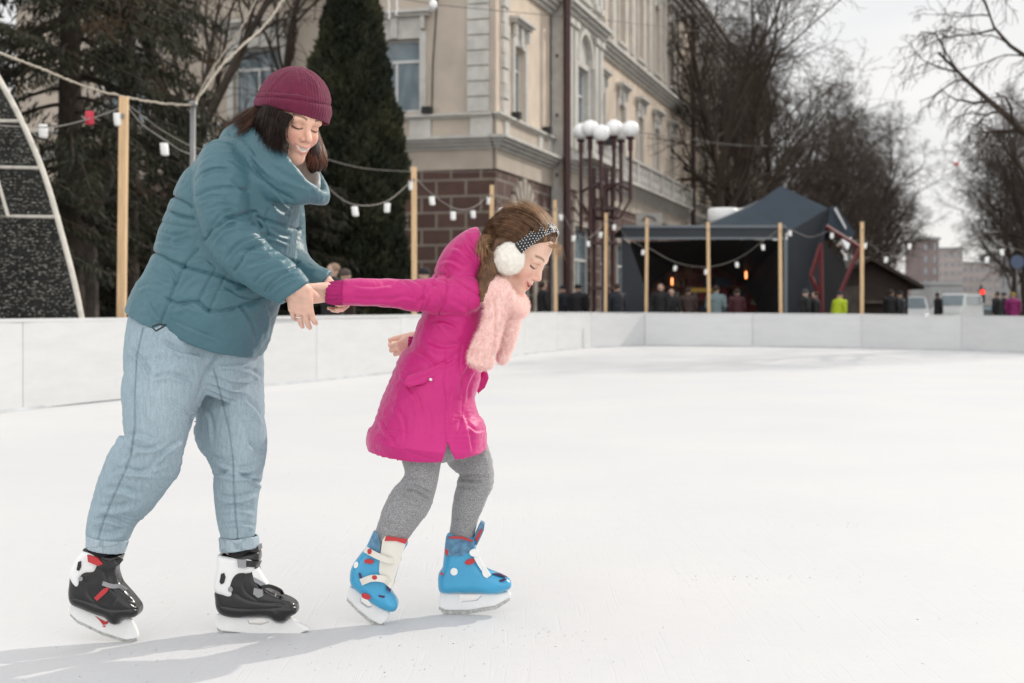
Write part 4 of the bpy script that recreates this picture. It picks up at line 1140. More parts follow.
# hanging decorations at the top and overhead wires
def wire(lab, pts, r=.012, mt=None):
    k = MB(); W = wire_pts([P(*q) for q in pts]); o = np.array(W[len(W) // 2])
    k.tube(W, r, 4); ob = k.build('overhead_wire', mt or M['wire'])
    return tag(ob, lab, 'wire', 'wires across the street and park')


wire('thin overhead wire crossing in front of the corner quoins at the top', [(380, -6, 36), (433, 4, 36), (490, 10, 37), (545, 15, 38), (640, 24, 44), (735, 36, 70)], .008, M['black'])
wire('faint overhead wire running past the pavilion and the leafless trees', [(590, 125, 50), (680, 138, 55), (760, 146, 66), (835, 140, 92)], .011, M['black'])
wire('taut wire between the columnar thuja and the brick facade', [(301, 152, 21), (370, 169, 30), (440, 172, 40), (497, 171, 46)], .006)
o = P(433, 3, 36)
root = empty('hanging_bulb', tuple(o), 'small round bulb on the wire at the top centre', 'bulb')
k = MB(); k.lathe(o, [(.03, .12), (.05, .08), (.10, 0), (.11, -.07), (.07, -.15), (.02, -.18)], 12); k.build('glass', M['globe'], root, True)
k = MB(); k.lathe(o, [(.04, .10), (.045, .22)], 8); k.build('socket', M['black'], root)
for i, (x, y0, y1) in enumerate(((389, -6, 19), (397, -6, 16))):
    k = MB(); rg_ = random.Random(i)
    for y in np.arange(y0, y1, 2.2): k.box(P(x + rg_.uniform(-.8, .8), y, 34), (.05, .04, .035))
    k.tube([P(x, y0, 34), P(x, y1, 34)], .008, 4)
    tag(k.build('icicle_light', M['cup']), ('longer' if i == 0 else 'shorter') + ' string of tiny white icicle lights hanging at the top', 'light string', 'icicle light strings')
o = P(957, 163, 30); root = empty('hanging_leaf', tuple(o), 'small red leaf shaped ornament hanging against the sky', 'ornament')
k = MB(); k.prism([o + [-.09, 0, .03], o + [-.03, 0, -.05], o + [.04, 0, -.06], o + [.03, 0, 0], o + [.08, 0, .05], o + [.01, 0, .02], o + [-.02, 0, .0]], (0, .03, 0)); k.build('blade', mat('red_leaf', (.35, .04, .03), .5), root)
k = MB(); k.tube([o + [.02, .015, .02], P(958, 120, 30), P(960, 40, 30)], .003, 4); k.build('thread', M['wire'], root)
# ================================================================== implicit-surface toolkit for people and clothes
import openvdb as vdb
f32 = np.float32


def catmull(A, m):
    A = np.asarray(A, float); n = len(A)
    if n == 2:
        t = np.linspace(0, 1, m)[:, None]; return A[0] * (1 - t) + A[1] * t
    E = np.vstack([2 * A[0] - A[1], A, 2 * A[-1] - A[-2]]); out = []
    for s in np.linspace(0, n - 1 - 1e-6, m):
        i = int(s); t = s - i; p0, p1, p2, p3 = E[i:i + 4]
        out.append(.5 * ((2 * p1) + (-p0 + p2) * t + (2 * p0 - 5 * p1 + 4 * p2 - p3) * t * t + (-p0 + 3 * p1 - 3 * p2 + p3) * t ** 3))
    return np.array(out)


def smin(a, b, k):
    if k <= 0: return np.minimum(a, b)
    h = np.maximum(k - np.abs(a - b), 0) / k
    return np.minimum(a, b) - h * h * k * .25


def smax(a, b, k): return -smin(-a, -b, k)


class Chain:
    """swept elliptical section through rings (centre, half-axis a, half-axis b)"""
    def __init__(s, rings, m=28, cap0='round', cap1='round', closed=False, pw=2.0):
        c = np.array([r[0] for r in rings], float); a = np.array([r[1] for r in rings], float); b = np.array([r[2] for r in rings], float)
        if closed:
            c, a, b = (np.vstack([x, x[:1]]) for x in (c, a, b))
        s.c, s.a, s.b = catmull(c, m), catmull(a, m), catmull(b, m)
        s.cap0, s.cap1, s.pw, s.closed = cap0, cap1, pw, closed
        s.ra = np.linalg.norm(s.a, axis=1); s.rb = np.linalg.norm(s.b, axis=1)
        R_ = np.maximum(s.ra, s.rb)[:, None]
        s.lo = (s.c - R_).min(0); s.hi = (s.c + R_).max(0)
    def local(s, p):
        d2 = ((p * p).sum(1)[:, None] - 2 * p @ s.c.T.astype(p.dtype) + (s.c ** 2).sum(1)[None, :])
        i = d2.argmin(1); n = len(s.c)
        # refine on the neighbouring segments
        best = None
        for di in (-1, 0):
            j = np.clip(i + di, 0, n - 2)
            e = s.c[j + 1] - s.c[j]; L = (e * e).sum(1) + 1e-12
            t = ((p - s.c[j]) * e).sum(1) / L; tc = np.clip(t, 0, 1)
            q = s.c[j] + e * tc[:, None]; dd = ((p - q) ** 2).sum(1)
            if best is None: best = [dd, j, tc, t]
            else:
                w = dd < best[0] - 1e-12
                best[0] = np.where(w, dd, best[0]); best[1] = np.where(w, j, best[1]); best[2] = np.where(w, tc, best[2]); best[3] = np.where(w, t, best[3])
        j, t = best[1], best[2][:, None]
        return j, best[2], best[3], s.c[j] * (1 - t) + s.c[j + 1] * t, s.a[j] * (1 - t) + s.a[j + 1] * t, s.b[j] * (1 - t) + s.b[j + 1] * t
    def __call__(s, p):
        j, tc, t, c, a, b = s.local(p)
        ra = np.linalg.norm(a, axis=1) + 1e-9; rb = np.linalg.norm(b, axis=1) + 1e-9
        a_, b_ = a / ra[:, None], b / rb[:, None]
        v = p - c; u1 = (v * a_).sum(1) / ra; u2 = (v * b_).sum(1) / rb
        n = np.cross(a_, b_); n /= np.linalg.norm(n, axis=1)[:, None] + 1e-9
        w = (v * n).sum(1)
        if s.pw == 2.0:
            q = np.sqrt(u1 ** 2 + u2 ** 2) + 1e-9
        else:
            q = (np.abs(u1) ** s.pw + np.abs(u2) ** s.pw) ** (1 / s.pw) + 1e-9
        g = np.sqrt((u1 / ra) ** 2 + (u2 / rb) ** 2) / (np.sqrt(u1 ** 2 + u2 ** 2) + 1e-9) + 1e-9
        d = (q - 1) / g
        if not s.closed:
            N_ = len(s.c) - 2
            end0 = (j == 0) & (t <= 0); end1 = (j == N_) & (t >= 1)
            for en, cap in ((end0, s.cap0), (end1, s.cap1)):
                if cap != 'round' or not en.any(): continue
                if cap == 'round':
                    rm = np.minimum(ra, rb); q3 = np.sqrt(u1 ** 2 + u2 ** 2 + (w / rm) ** 2) + 1e-9
                    g3 = np.sqrt((u1 / ra) ** 2 + (u2 / rb) ** 2 + (w / rm / rm) ** 2) / q3
                    d = np.where(en, (q3 - 1) / g3, d)
            n_ = len(s.c)
            for first, cap in ((True, s.cap0), (False, s.cap1)):
                if cap != 'flat': continue
                e = 0 if first else n_ - 1; q = 1 if first else n_ - 2
                pn = np.cross(s.a[e], s.b[e]); pn /= np.linalg.norm(pn) + 1e-12
                if pn @ (s.c[e] - s.c[q]) < 0: pn = -pn
                m = (j < .35 * n_) if first else (j > .62 * n_)
                d = np.where(m, smax(d, (p - s.c[e]) @ pn, .006), d)
            d = np.maximum(d, np.abs(w) - 1.3 * np.maximum(ra, rb))
        return d


class Ell:
    def __init__(s, c, r, M=None):
        s.c = np.array(c, float); s.r = np.array(r, float); s.M = np.eye(3) if M is None else M   # rows = axes
        R_ = s.r.max(); s.lo = s.c - R_; s.hi = s.c + R_
    def __call__(s, p):
        q = (p - s.c) @ s.M.T; k0 = np.linalg.norm(q / s.r, axis=1) + 1e-9; k1 = np.linalg.norm(q / s.r ** 2, axis=1) + 1e-9
        return k0 * (k0 - 1) / k1


class Cut:
    """primitive clipped by a plane; keeps the side against the normal"""
    def __init__(s, a, p, n, k=.006): s.a, s.p, s.n, s.k = a, np.array(p, float), np.array(n, float) / np.linalg.norm(n), k; s.lo, s.hi = a.lo, a.hi
    def __call__(s, p): return smax(s.a(p), (p - s.p) @ s.n, s.k)


class Cap:
    """tapered capsule chain (round sections) through points with radii"""
    def __init__(s, pts, rad):
        s.p = np.array(pts, float); s.r = np.array(rad, float) * np.ones(len(pts)); m = s.r.max()
        s.lo = s.p.min(0) - m; s.hi = s.p.max(0) + m
    def __call__(s, p):
        d = None
        for i in range(len(s.p) - 1):
            e = s.p[i + 1] - s.p[i]; t = np.clip(((p - s.p[i]) @ e) / (e @ e + 1e-12), 0, 1)
            x = np.linalg.norm(p - s.p[i] - t[:, None] * e, axis=1) - (s.r[i] * (1 - t) + s.r[i + 1] * t)
            d = x if d is None else np.minimum(d, x)
        return d


class PolyExt:
    """outline in the picture plane with real depth: rounded extrusion, half thickness T(x) and rounding r"""
    def __init__(s, poly, Y, T, r, yslope=0.0):
        q = np.array([P(x, y, Y) for x, y in poly]); s.q = q[:, [0, 2]]; s.Y, s.T, s.r, s.ys = Y, T, r, yslope
        s.cx = s.q[:, 0].mean(); tm = T if not callable(T) else .08
        s.lo = np.array([s.q[:, 0].min(), Y - tm - .03, s.q[:, 1].min()]); s.hi = np.array([s.q[:, 0].max(), Y + tm + .03, s.q[:, 1].max()])
    def d2(s, p):
        x = p[:, [0, 2]]; n = len(s.q); d = np.full(len(p), 1e9); sg = np.ones(len(p))
        for i in range(n):
            a, b = s.q[i], s.q[i - 1]; e = b - a; w = x - a
            t = np.clip((w @ e) / (e @ e + 1e-12), 0, 1); d = np.minimum(d, ((w - t[:, None] * e) ** 2).sum(1))
            c1 = x[:, 1] >= a[1]; c2 = x[:, 1] < b[1]; c3 = e[0] * w[:, 1] > e[1] * w[:, 0]
            f = (c1 & c2 & c3) | (~c1 & ~c2 & ~c3); sg = np.where(f, -sg, sg)
        return sg * np.sqrt(d)
    def __call__(s, p):
        d2 = s.d2(p); T = s.T(p) if callable(s.T) else s.T
        yy = np.abs(p[:, 1] - s.Y - s.ys * (p[:, 0] - s.cx)) - (T - s.r); w1 = d2 + s.r
        return np.minimum(np.maximum(w1, yy), 0) + np.sqrt(np.maximum(w1, 0) ** 2 + np.maximum(yy, 0) ** 2) - s.r


class Union:
    """list of (primitive, blend radius, sign); evaluates each only near its box"""
    def __init__(s, items, margin=.05):
        s.it = [(x if isinstance(x, tuple) else (x, 0.0)) for x in items]; s.mg = margin
        pos = [x for x in s.it if len(x) < 3 or x[2] > 0]
        s.lo = np.min([x[0].lo for x in pos], 0); s.hi = np.max([x[0].hi for x in pos], 0)
    def __call__(s, p):
        d = np.full(len(p), s.mg)
        for x in s.it:
            pr, k = x[0], x[1]; sg = x[2] if len(x) > 2 else 1
            m = ((p > pr.lo - s.mg) & (p < pr.hi + s.mg)).all(1)
            if not m.any(): continue
            v = pr(p[m]); d[m] = smin(d[m], v, k) if sg > 0 else smax(d[m], -v, k)
        return d


def sdf_mesh(f, vox, pad=.012, B=12, lo=None, hi=None, safe=1.35):
    """polygonise f(p) = 0; evaluates only the blocks near the surface; returns V, Q"""
    lo = (f.lo if lo is None else np.array(lo)) - pad; hi = (f.hi if hi is None else np.array(hi)) + pad
    n = np.ceil((hi - lo) / vox / B).astype(int)
    g = np.stack(np.meshgrid(*[np.arange(k) for k in n], indexing='ij'), -1).reshape(-1, 3)
    cen = lo + (g + .5) * B * vox
    dc = np.concatenate([f(c) for c in np.array_split(cen, max(1, len(cen) // 60000))])
    half = B * vox * .87 * safe
    act = g[np.abs(dc) < half]; ins = g[dc <= -half]
    G = vdb.FloatGrid(1.0); G.name = 'd'
    off = np.stack(np.meshgrid(*[np.arange(B)] * 3, indexing='ij'), -1).reshape(-1, 3)
    for b in ins: G.fill(tuple(int(x) for x in b * B), tuple(int(x) for x in b * B + B - 1), -1.0, False)
    step = max(1, 400000 // B ** 3)
    for k in range(0, len(act), step):
        bb = act[k:k + step]; idx = (bb[:, None, :] * B + off[None]).reshape(-1, 3)
        v = f(lo + idx * vox).astype(f32).reshape(len(bb), B, B, B)
        for b, a in zip(bb, v): G.copyFromArray(a, ijk=tuple(int(x) for x in b * B))
    V, Q = G.convertToQuads(0.0)
    V = lo + V.astype(float) * vox
    Q = Q.astype(int)
    return V, Q


def vnormals(V, Q):
    a, b, c, d = (V[Q[:, i]] for i in range(4)); fn = np.cross(c - a, d - b); N_ = np.zeros_like(V)
    for i in range(4): np.add.at(N_, Q[:, i], fn)
    return N_ / (np.linalg.norm(N_, axis=1)[:, None] + 1e-12), fn


def orient(V, Q):
    """make the quads wind outwards (signed volume > 0)"""
    a, b, c, d = (V[Q[:, i]] - V.mean(0) for i in range(4))
    vol = (np.cross(a, b) * c).sum() + (np.cross(a, c) * d).sum()
    return Q if vol > 0 else Q[:, ::-1].copy()


def topx(V): return 512 + F * V[:, 0] / V[:, 1], HZ + (HC - V[:, 2]) * F / V[:, 1]


def seg_dist(x, y, poly):
    """distance to a polyline and signed side, in picture pixels"""
    d = np.full(len(x), 1e9); sd = np.zeros(len(x)); tt = np.zeros(len(x)); L = 0; n = len(poly) - 1
    for i in range(n):
        a = np.array(poly[i], float); b = np.array(poly[i + 1], float); e = b - a; wx, wy = x - a[0], y - a[1]
        t = np.clip((wx * e[0] + wy * e[1]) / (e @ e + 1e-9), 0, 1); dx, dy = wx - t * e[0], wy - t * e[1]
        q = np.hypot(dx, dy); m = q < d
        d = np.where(m, q, d); sd = np.where(m, np.sign(e[0] * dy - e[1] * dx), sd); tt = np.where(m, (i + t) / n, tt)
    return d, sd, tt


def vnoise(p, seed=0):
    """smooth 3D value noise in -1..1"""
    i = np.floor(p).astype(np.int64); f = p - i; f = f * f * (3 - 2 * f); out = 0
    def h(a, b, c):
        n = (a * 73856093) ^ (b * 19349663) ^ (c * 83492791) ^ (seed * 2654435761)
        n = (n ^ (n >> 13)) * 1274126177 & 0xFFFFFFFF; n = n ^ (n >> 16)
        return (n & 0xFFFF) / 32767.5 - 1
    for dx in (0, 1):
        for dy in (0, 1):
            for dz in (0, 1):
                w = (f[:, 0] if dx else 1 - f[:, 0]) * (f[:, 1] if dy else 1 - f[:, 1]) * (f[:, 2] if dz else 1 - f[:, 2])
                out = out + w * h(i[:, 0] + dx, i[:, 1] + dy, i[:, 2] + dz)
    return out


def sculpt(V, Q, strokes, near_only=False, mask=None):
    """strokes: (polyline px, sigma px, depth mm, kind) kind: 'g' groove, 'f' fold (one-sided ridge), 'r' ridge"""
    x, y = topx(V); N_, _ = vnormals(V, Q); disp = np.zeros(len(V))
    for st in strokes:
        poly, sg, dep, kind = st[:4]
        pa = np.array(poly); m = (x > pa[:, 0].min() - 5 * sg) & (x < pa[:, 0].max() + 5 * sg) & (y > pa[:, 1].min() - 5 * sg) & (y < pa[:, 1].max() + 5 * sg)
        if near_only or (len(st) > 4 and st[4]): m &= N_[:, 1] < .15
        if mask is not None: m &= mask > 0
        if not m.any(): continue
        poly = catmull(poly, max(6, 3 * len(poly))) if len(poly) > 2 else poly
        d, sd, t = seg_dist(x[m], y[m], poly)
        tap = 1.0 if kind == 'g' else np.clip(np.minimum(t, 1 - t) * 5, 0, 1)
        if kind == 'g': v = -np.exp(-(d / sg) ** 2) * .75 - .45 * np.exp(-(d / (3.2 * sg)) ** 2)
        elif kind == 'r': v = np.exp(-(d / sg) ** 2)
        else:
            s = d * sd / sg; v = 1.2 * s * np.exp(-s * s * .6)
        disp[m] += v * tap * dep / 1000 * (1 if mask is None else mask[m])
    return V + N_ * disp[:, None]


def paint(o, V, col):
    """own colour per vertex, read by the material"""
    me = o.data; at = me.color_attributes.new('tint', 'FLOAT_COLOR', 'POINT')
    at.data.foreach_set('color', np.concatenate([col, np.ones((len(col), 1))], 1).astype(f32).ravel())


def ring(b, f, Yb, Yf, dep, tilt=0.0, nb=None):
    """ring from silhouette points (back, front) in the picture and a half depth"""
    A, B_ = P(*b, Yb), P(*f, Yf); c = (A + B_) / 2; a = (B_ - A) / 2
    n = np.array([0, math.cos(tilt), math.sin(tilt)]) if nb is None else np.array(nb, float)
    ah = a / np.linalg.norm(a); n = n - ah * (n @ ah); n /= np.linalg.norm(n)
    return c, a, n * dep


def tint_mat(name, rough=.6, bump=.0, bscale=400, sss=0.0, sheen=0.0, spec=.4, stretch=None, coat=0.0):
    m, nt, b = new_mat(name); N, L = nt.nodes, nt.links
    at = N.new('ShaderNodeAttribute'); at.attribute_name = 'tint'; L.new(at.outputs['Color'], b.inputs['Base Color'])
    b.inputs['Roughness'].default_value = rough; b.inputs['Specular IOR Level'].default_value = spec
    if sheen: b.inputs['Sheen Weight'].default_value = sheen; b.inputs['Sheen Roughness'].default_value = .4
    if coat: b.inputs['Coat Weight'].default_value = coat; b.inputs['Coat Roughness'].default_value = .2
    if sss: b.inputs['Subsurface Weight'].default_value = sss; b.inputs['Subsurface Radius'].default_value = (.010, .004, .002); b.inputs['Subsurface Scale'].default_value = 1.0
    if bump:
        tc = N.new('ShaderNodeTexCoord'); mp = N.new('ShaderNodeMapping'); L.new(tc.outputs['Object'], mp.inputs[0])
        if stretch: mp.inputs['Scale'].default_value = stretch
        n = N.new('ShaderNodeTexNoise'); n.inputs['Scale'].default_value = bscale; n.inputs['Detail'].default_value = 3; L.new(mp.outputs[0], n.inputs['Vector'])
        bp = N.new('ShaderNodeBump'); bp.inputs['Strength'].default_value = bump; bp.inputs['Distance'].default_value = .002
        L.new(n.outputs[0], bp.inputs['Height']); L.new(bp.outputs[0], b.inputs['Normal'])
    return m


def garment(name, f, vox, mt, parent, strokes=(), noise=(), tint=None, smooth=0):
    V, Q = sdf_mesh(f, vox); Q = orient(V, Q)
    for amp, sc, seed in noise:
        N_, _ = vnormals(V, Q); s = np.array(sc) if hasattr(sc, '__len__') else np.array([sc] * 3)
        V = V + N_ * (vnoise(V * s, seed) * amp)[:, None]
    if isinstance(strokes, dict):
        for mf_, ss in strokes['parts']: V = sculpt(V, Q, ss, mask=mf_(V))
    elif len(strokes): V = sculpt(V, Q, strokes)
    o = fast_mesh(name, V, Q, mt, parent, True)
    if tint is not None: paint(o, V, tint(V, vnormals(V, Q)[0]))
    return o


# ------------------------------------------------------------------ heads and hands
def head_frame(c, yaw, pitch, roll):
    """yaw: 0 faces the camera, 90 faces picture right; pitch down; rows = forward, left, up"""
    y, p, r = R(yaw), R(pitch), R(roll)
    f = np.array([math.cos(p) * math.sin(y), -math.cos(p) * math.cos(y), -math.sin(p)])
    u = np.array([math.sin(p) * math.sin(y), -math.sin(p) * math.cos(y), math.cos(p)])
    l = np.cross(u, f)
    # roll about the viewing axis (picture plane)
    cr, sr = math.cos(r), math.sin(r); Mr = np.array([[cr, 0, sr], [0, 1, 0], [-sr, 0, cr]])
    return np.array(c, float), np.stack([Mr @ f, Mr @ l, Mr @ u])


class Head:
    def __init__(s, c, M_, sc=1.0, child=False, ears=True):
        s.c, s.M, s.s, s.child = c, M_, sc, child; s.lo = c - .15 * sc; s.hi = c + .15 * sc
        E = lambda c_, r_: Ell(c_, r_)
        cr = 1.0 if not child else 1.03
        ns = 1.0 if not child else .82
        s.items = [
            (E((-.012, 0, .032), (.097, .074 * cr, .088 * cr)), 0), (E((.030, 0, .042), (.060, .062 * cr, .054)), .03),
            (E((.028, 0, -.034), (.064, .056, .070)), .03), (Cap([(-.002, .052, -.052), (.030, .040, -.085), (.066, .010, -.100)], [.018, .017, .016]), .03),
            (Cap([(-.002, -.052, -.052), (.030, -.040, -.085), (.066, -.010, -.100)], [.018, .017, .016]), .03), (E((.072, 0, -.098), (.019, .021, .017)), .02),
            (E((.064, .036, -.034), (.024, .024, .024)), .022), (E((.064, -.036, -.034), (.024, .024, .024)), .022),
            (Cap([(.079, .044, .016), (.089, .020, .020), (.088, 0, .014), (.089, -.020, .020), (.079, -.044, .016)], [.008] * 5), .016),
            (E((.102, .032, -.002), (.017, .019, .0125)), .012, -1), (E((.102, -.032, -.002), (.017, .019, .0125)), .012, -1),
            (E((.0785, .031, -.003), (.0135, .0150, .0115)), .004), (E((.0785, -.031, -.003), (.0135, .0150, .0115)), .004),
            (Cap([(.090, 0, .006), (.098, 0, -.014), (.098 + .013 * ns, 0, -.032)], [.0075, .0085, .0105 * ns]), .010),
            (E((.097, .0125 * ns, -.037), (.010, .0075, .0075)), .007), (E((.097, -.0125 * ns, -.037), (.010, .0075, .0075)), .007),
            (E((.099, 0, -.038), (.010, .007, .006)), .006),
            (E((.080, 0, -.064), (.018, .026, .020)), .018),
            (Cap([(.077, .031, -.053), (.0925, .014, -.0585), (.0980, 0, -.0605), (.0925, -.014, -.0585), (.077, -.031, -.053)], [.0030, .0044, .0048, .0044, .0030]), .005),
            (Cap([(.077, .030, -.055), (.0905, .015, -.0725), (.0940, 0, -.0775), (.0905, -.015, -.0725), (.077, -.030, -.055)], [.0026, .0050, .0058, .0050, .0026]), .005),
            (E((.099, 0, -.0668), (.010, .0185, .0036)), .003, -1),
            (E((.0835, 0, -.0655), (.0085, .019, .0060)), .001),
            (E((-.006, .074, -.006), (.019, .008, .030)), .008), (E((-.006, -.074, -.006), (.019, .008, .030)), .008)]
        if not ears: s.items = s.items[:-2]
    def loc(s, p): return (p - s.c) @ s.M.T / s.s
    def world(s, q): return (np.array(q) * s.s) @ s.M + s.c
    def __call__(s, p):
        q = s.loc(p); d = np.full(len(q), .5)
        for it in s.items:
            k = it[1]
            v = it[0](q)
            d = smin(d, v, k) if len(it) < 3 else smax(d, -v, k)
        return d * s.s
    def colour(s, V, base, lip, brow, N_=None):
        """skin, blush, lips, teeth, brows, lashes"""
        q = s.loc(V); x, y, z = q.T; col = np.tile(np.array(base, float), (len(V), 1)); ay = np.abs(y)
        near = (np.linalg.norm(q, axis=1) < .14)
        def mixin(w, c):
            w = (np.clip(w, 0, 1) * near)[:, None]; col[:] = col * (1 - w) + np.array(c) * w
        g = lambda d, s_: np.exp(-(d / s_) ** 2)
        col *= (1 + .05 * vnoise(q * 60, 4) + .03 * vnoise(q * 200, 5))[:, None]
        mixin(.50 * g(np.hypot(ay - .040, z + .036), .022) * (x > .03), (.62, .20, .16))
        mixin(.35 * g(np.linalg.norm(q - [.108, 0, -.034], axis=1), .014), (.62, .24, .18))
        mixin(.3 * g(z + .105, .02) * (x > .06), (.66, .33, .25))
        # lips
        up = (ay < .032) & (x > .066)
        lipu = g(z - (-.0610 + .008 * (ay / .031) ** 2), .0042) * up; lipl = g(z - (-.0775 + .022 * (ay / .031) ** 2), .0052) * up
        fade_ = np.clip((.032 - ay) / .006, 0, 1); mixin(.75 * lipu * fade_, lip); mixin(.75 * lipl * fade_, lip)
        mo = (np.abs(z + .0685 - .011 * (ay / .025) ** 2) < .0046 * np.sqrt(np.clip(1 - (ay / .0250) ** 2, 0, 1))) & (x > .07)
        mixin(mo * 1.0, (.80, .75, .66) if not s.child else (.30, .05, .05))
        if s.child: mixin(((np.abs(z + .0645) < .002) & (ay < .014) & (x > .07)) * 1.0, (.80, .77, .72))
        # brows
        bz = .022 + .007 * np.sin(np.clip((ay - .012) / .040, 0, 1) * math.pi * .75); mixin(.95 * g(z - bz, .0036) * (ay > .014) * (ay < .052) * (x > .05), brow)
        # lowered lids: lash line below the lid bulge, dark slit
        lz = -.0065 - .0035 * (1 - ((ay - .031) / .016) ** 2); eye = (np.abs(ay - .031) < .0165) & (x > .062)
        mixin(1.1 * g(z - lz, .0024) * eye, (.025, .014, .012)); mixin(.30 * g(z - .001, .006) * eye, (.45, .22, .17))
        lz2 = .0060; mixin(.5 * g(z - lz2, .0016) * eye, (.28, .14, .10))
        mixin(.8 * g(np.hypot(ay - .0115, z + .043), .0035) * (x > .092), (.22, .08, .06))
        return col


def hand_prims(o, x, y, sc=1.0, curl=(.3, .3, .3, .3), thumb=(.5, -.2), spread=.06, side=1, arm=None):
    """o wrist, x towards fingers, y towards the thumb side; back of the hand = side * x cross y"""
    x = np.array(x, float); x /= np.linalg.norm(x); y = np.array(y, float); y -= x * (y @ x); y /= np.linalg.norm(y); z = np.cross(x, y) * side
    T = lambda a, b, c: o + sc * (x * a + y * b + z * c)
    out = []
    yb = [.0300, .0105, -.0095, -.0280]; Ls = [(.040, .025, .020), (.044, .028, .021), (.040, .026, .020), (.032, .020, .018)]
    kx = [.084, .088, .084, .076]
    for i in range(4): out.append((Cap([T(.0, yb[i] * .75, 0), T(kx[i], yb[i], .002)], [.0135 * sc, .0105 * sc]), .012 * sc))
    out.append((Ell(T(.045, .004, -.004), np.array([.048, .036, .015]) * sc, np.stack([x, y, z])), .012 * sc))
    out.append((Ell(T(.030, .024, -.012), np.array([.034, .017, .015]) * sc, np.stack([x, y, z])), .012 * sc))
    out.append((Cap([T(-.07, 0, 0) if arm is None else arm, T(0, 0, 0)], [.024 * sc, .023 * sc]), .02 * sc))
    for i in range(4):
        p = np.array([kx[i], yb[i], .001]); a = 0; pts = [T(*p)]; sp = spread * (1.5 - i)
        for j, L in enumerate(Ls[i]):
            a += curl[i] * (1.0, 1.25, .8)[j]; p = p + L * np.array([math.cos(a) * math.cos(sp), math.sin(sp) * math.cos(a), -math.sin(a)]); pts.append(T(*p))
        r0 = (.0098, .0100, .0094, .0084)[i] * sc
        out.append((Cap(pts, [r0, r0 * .92, r0 * .86, r0 * .74]), .0025 * sc))
    t0 = np.array([.012, .026, -.010]); th, tz = thumb
    d1 = np.array([math.cos(th), math.sin(th), tz]); d1 /= np.linalg.norm(d1); d2 = np.array([math.cos(th * .55), math.sin(th * .55), tz * 1.3]); d2 /= np.linalg.norm(d2)
    q1 = t0 + d1 * .042; q2 = q1 + d1 * .6 * .032 + d2 * .4 * .032; q3 = q2 + d2 * .027
    out.append((Cap([T(*t0), T(*q1), T(*q2), T(*q3)], [.0145 * sc, .0125 * sc, .0112 * sc, .0085 * sc]), .008 * sc))
    return out


def strands(guides, n, r=.0012, spread=.012, seed=0, seg=12, wild=.0, taper=True, sides=3):
    """tubes following the surface spanned by a row of guide curves"""
    rg = np.random.default_rng(seed); G = np.stack([catmull(g, seg) for g in guides]); m = len(G); segs = []
    for i in range(n):
        u = rg.uniform(0, m - 1 - 1e-6) if m > 1 else 0; k = int(u); f = u - k
        c = G[k] * (1 - f) + G[min(k + 1, m - 1)] * f
        off = rg.normal(0, spread, 3); ph = rg.uniform(0, 6.28, 3); t = np.linspace(0, 1, seg)[:, None]
        cut = rg.uniform(.62, 1.0); c = c + off * (.35 + .9 * t) + wild * np.sin(t * 7 + ph) * t
        kk = max(4, int(seg * cut)); c = c[:kk]
        rad = r * (1 - .8 * np.linspace(0, 1, kk) ** 2) if taper else np.full(kk, r)
        segs.append((c, rad))
    return tube_arrays(segs, sides)


def nails(V, col, prims, back, c=(.78, .52, .46)):
    for pr in prims:
        pr = pr[0]; e = pr.p[-1] - pr.p[-2]; e /= np.linalg.norm(e); b = back - e * (back @ e); b /= np.linalg.norm(b); r = pr.r[-1]
        q = V - (pr.p[-1] + b * r * .9 + e * r * .1); s = np.cross(e, b)
        m = ((q @ e) / (r * .95)) ** 2 + ((q @ s) / (r * .72)) ** 2 + ((q @ b) / (r * .8)) ** 2 < 1
        col[m] = c


def fur_mat(name, col):
    m, nt, b = new_mat(name); N, L = nt.nodes, nt.links; o = N['Material Output']; N.remove(b)
    d = N.new('ShaderNodeBsdfDiffuse'); t = N.new('ShaderNodeBsdfTranslucent'); x = N.new('ShaderNodeMixShader'); x.inputs[0].default_value = .45
    for q in (d, t): q.inputs['Color'].default_value = (*col, 1)
    L.new(d.outputs[0], x.inputs[1]); L.new(t.outputs[0], x.inputs[2]); L.new(x.outputs[0], o.inputs['Surface'])
    return m


def fur(V, Q, n, L, r, rg, down=(0, 0, 0), jit=.4):
    """short tapering hairs standing on a surface"""
    N_, fn = vnormals(V, Q); ar = np.linalg.norm(fn, axis=1); i = rg.choice(len(Q), n, p=ar / ar.sum())
    w = rg.dirichlet([1, 1, 1, 1], n); p = (V[Q[i]] * w[:, :, None]).sum(1); nn = fn[i] / ar[i][:, None]
    d = nn + np.array(down) + rg.normal(0, jit, (n, 3)); d /= np.linalg.norm(d, axis=1)[:, None]
    u = np.cross(d, rg.normal(0, 1, (n, 3))); u /= np.linalg.norm(u, axis=1)[:, None]; LL = (L * rg.uniform(.5, 1.2, n))[:, None]
    b = p - nn * .002; mid = b + d * LL * .5 + np.array(down) * LL * .1; tip = b + d * LL + np.array(down) * LL * .35
    VV = np.stack([b - u * r, b + u * r, mid + u * r * .6, mid - u * r * .6, tip + u * r * .15, tip - u * r * .15], 1).reshape(-1, 3)
    k = np.arange(n)[:, None] * 6
    QQ = np.concatenate([k + [0, 1, 2, 3], k + [3, 2, 4, 5]])
    return VV, QQ
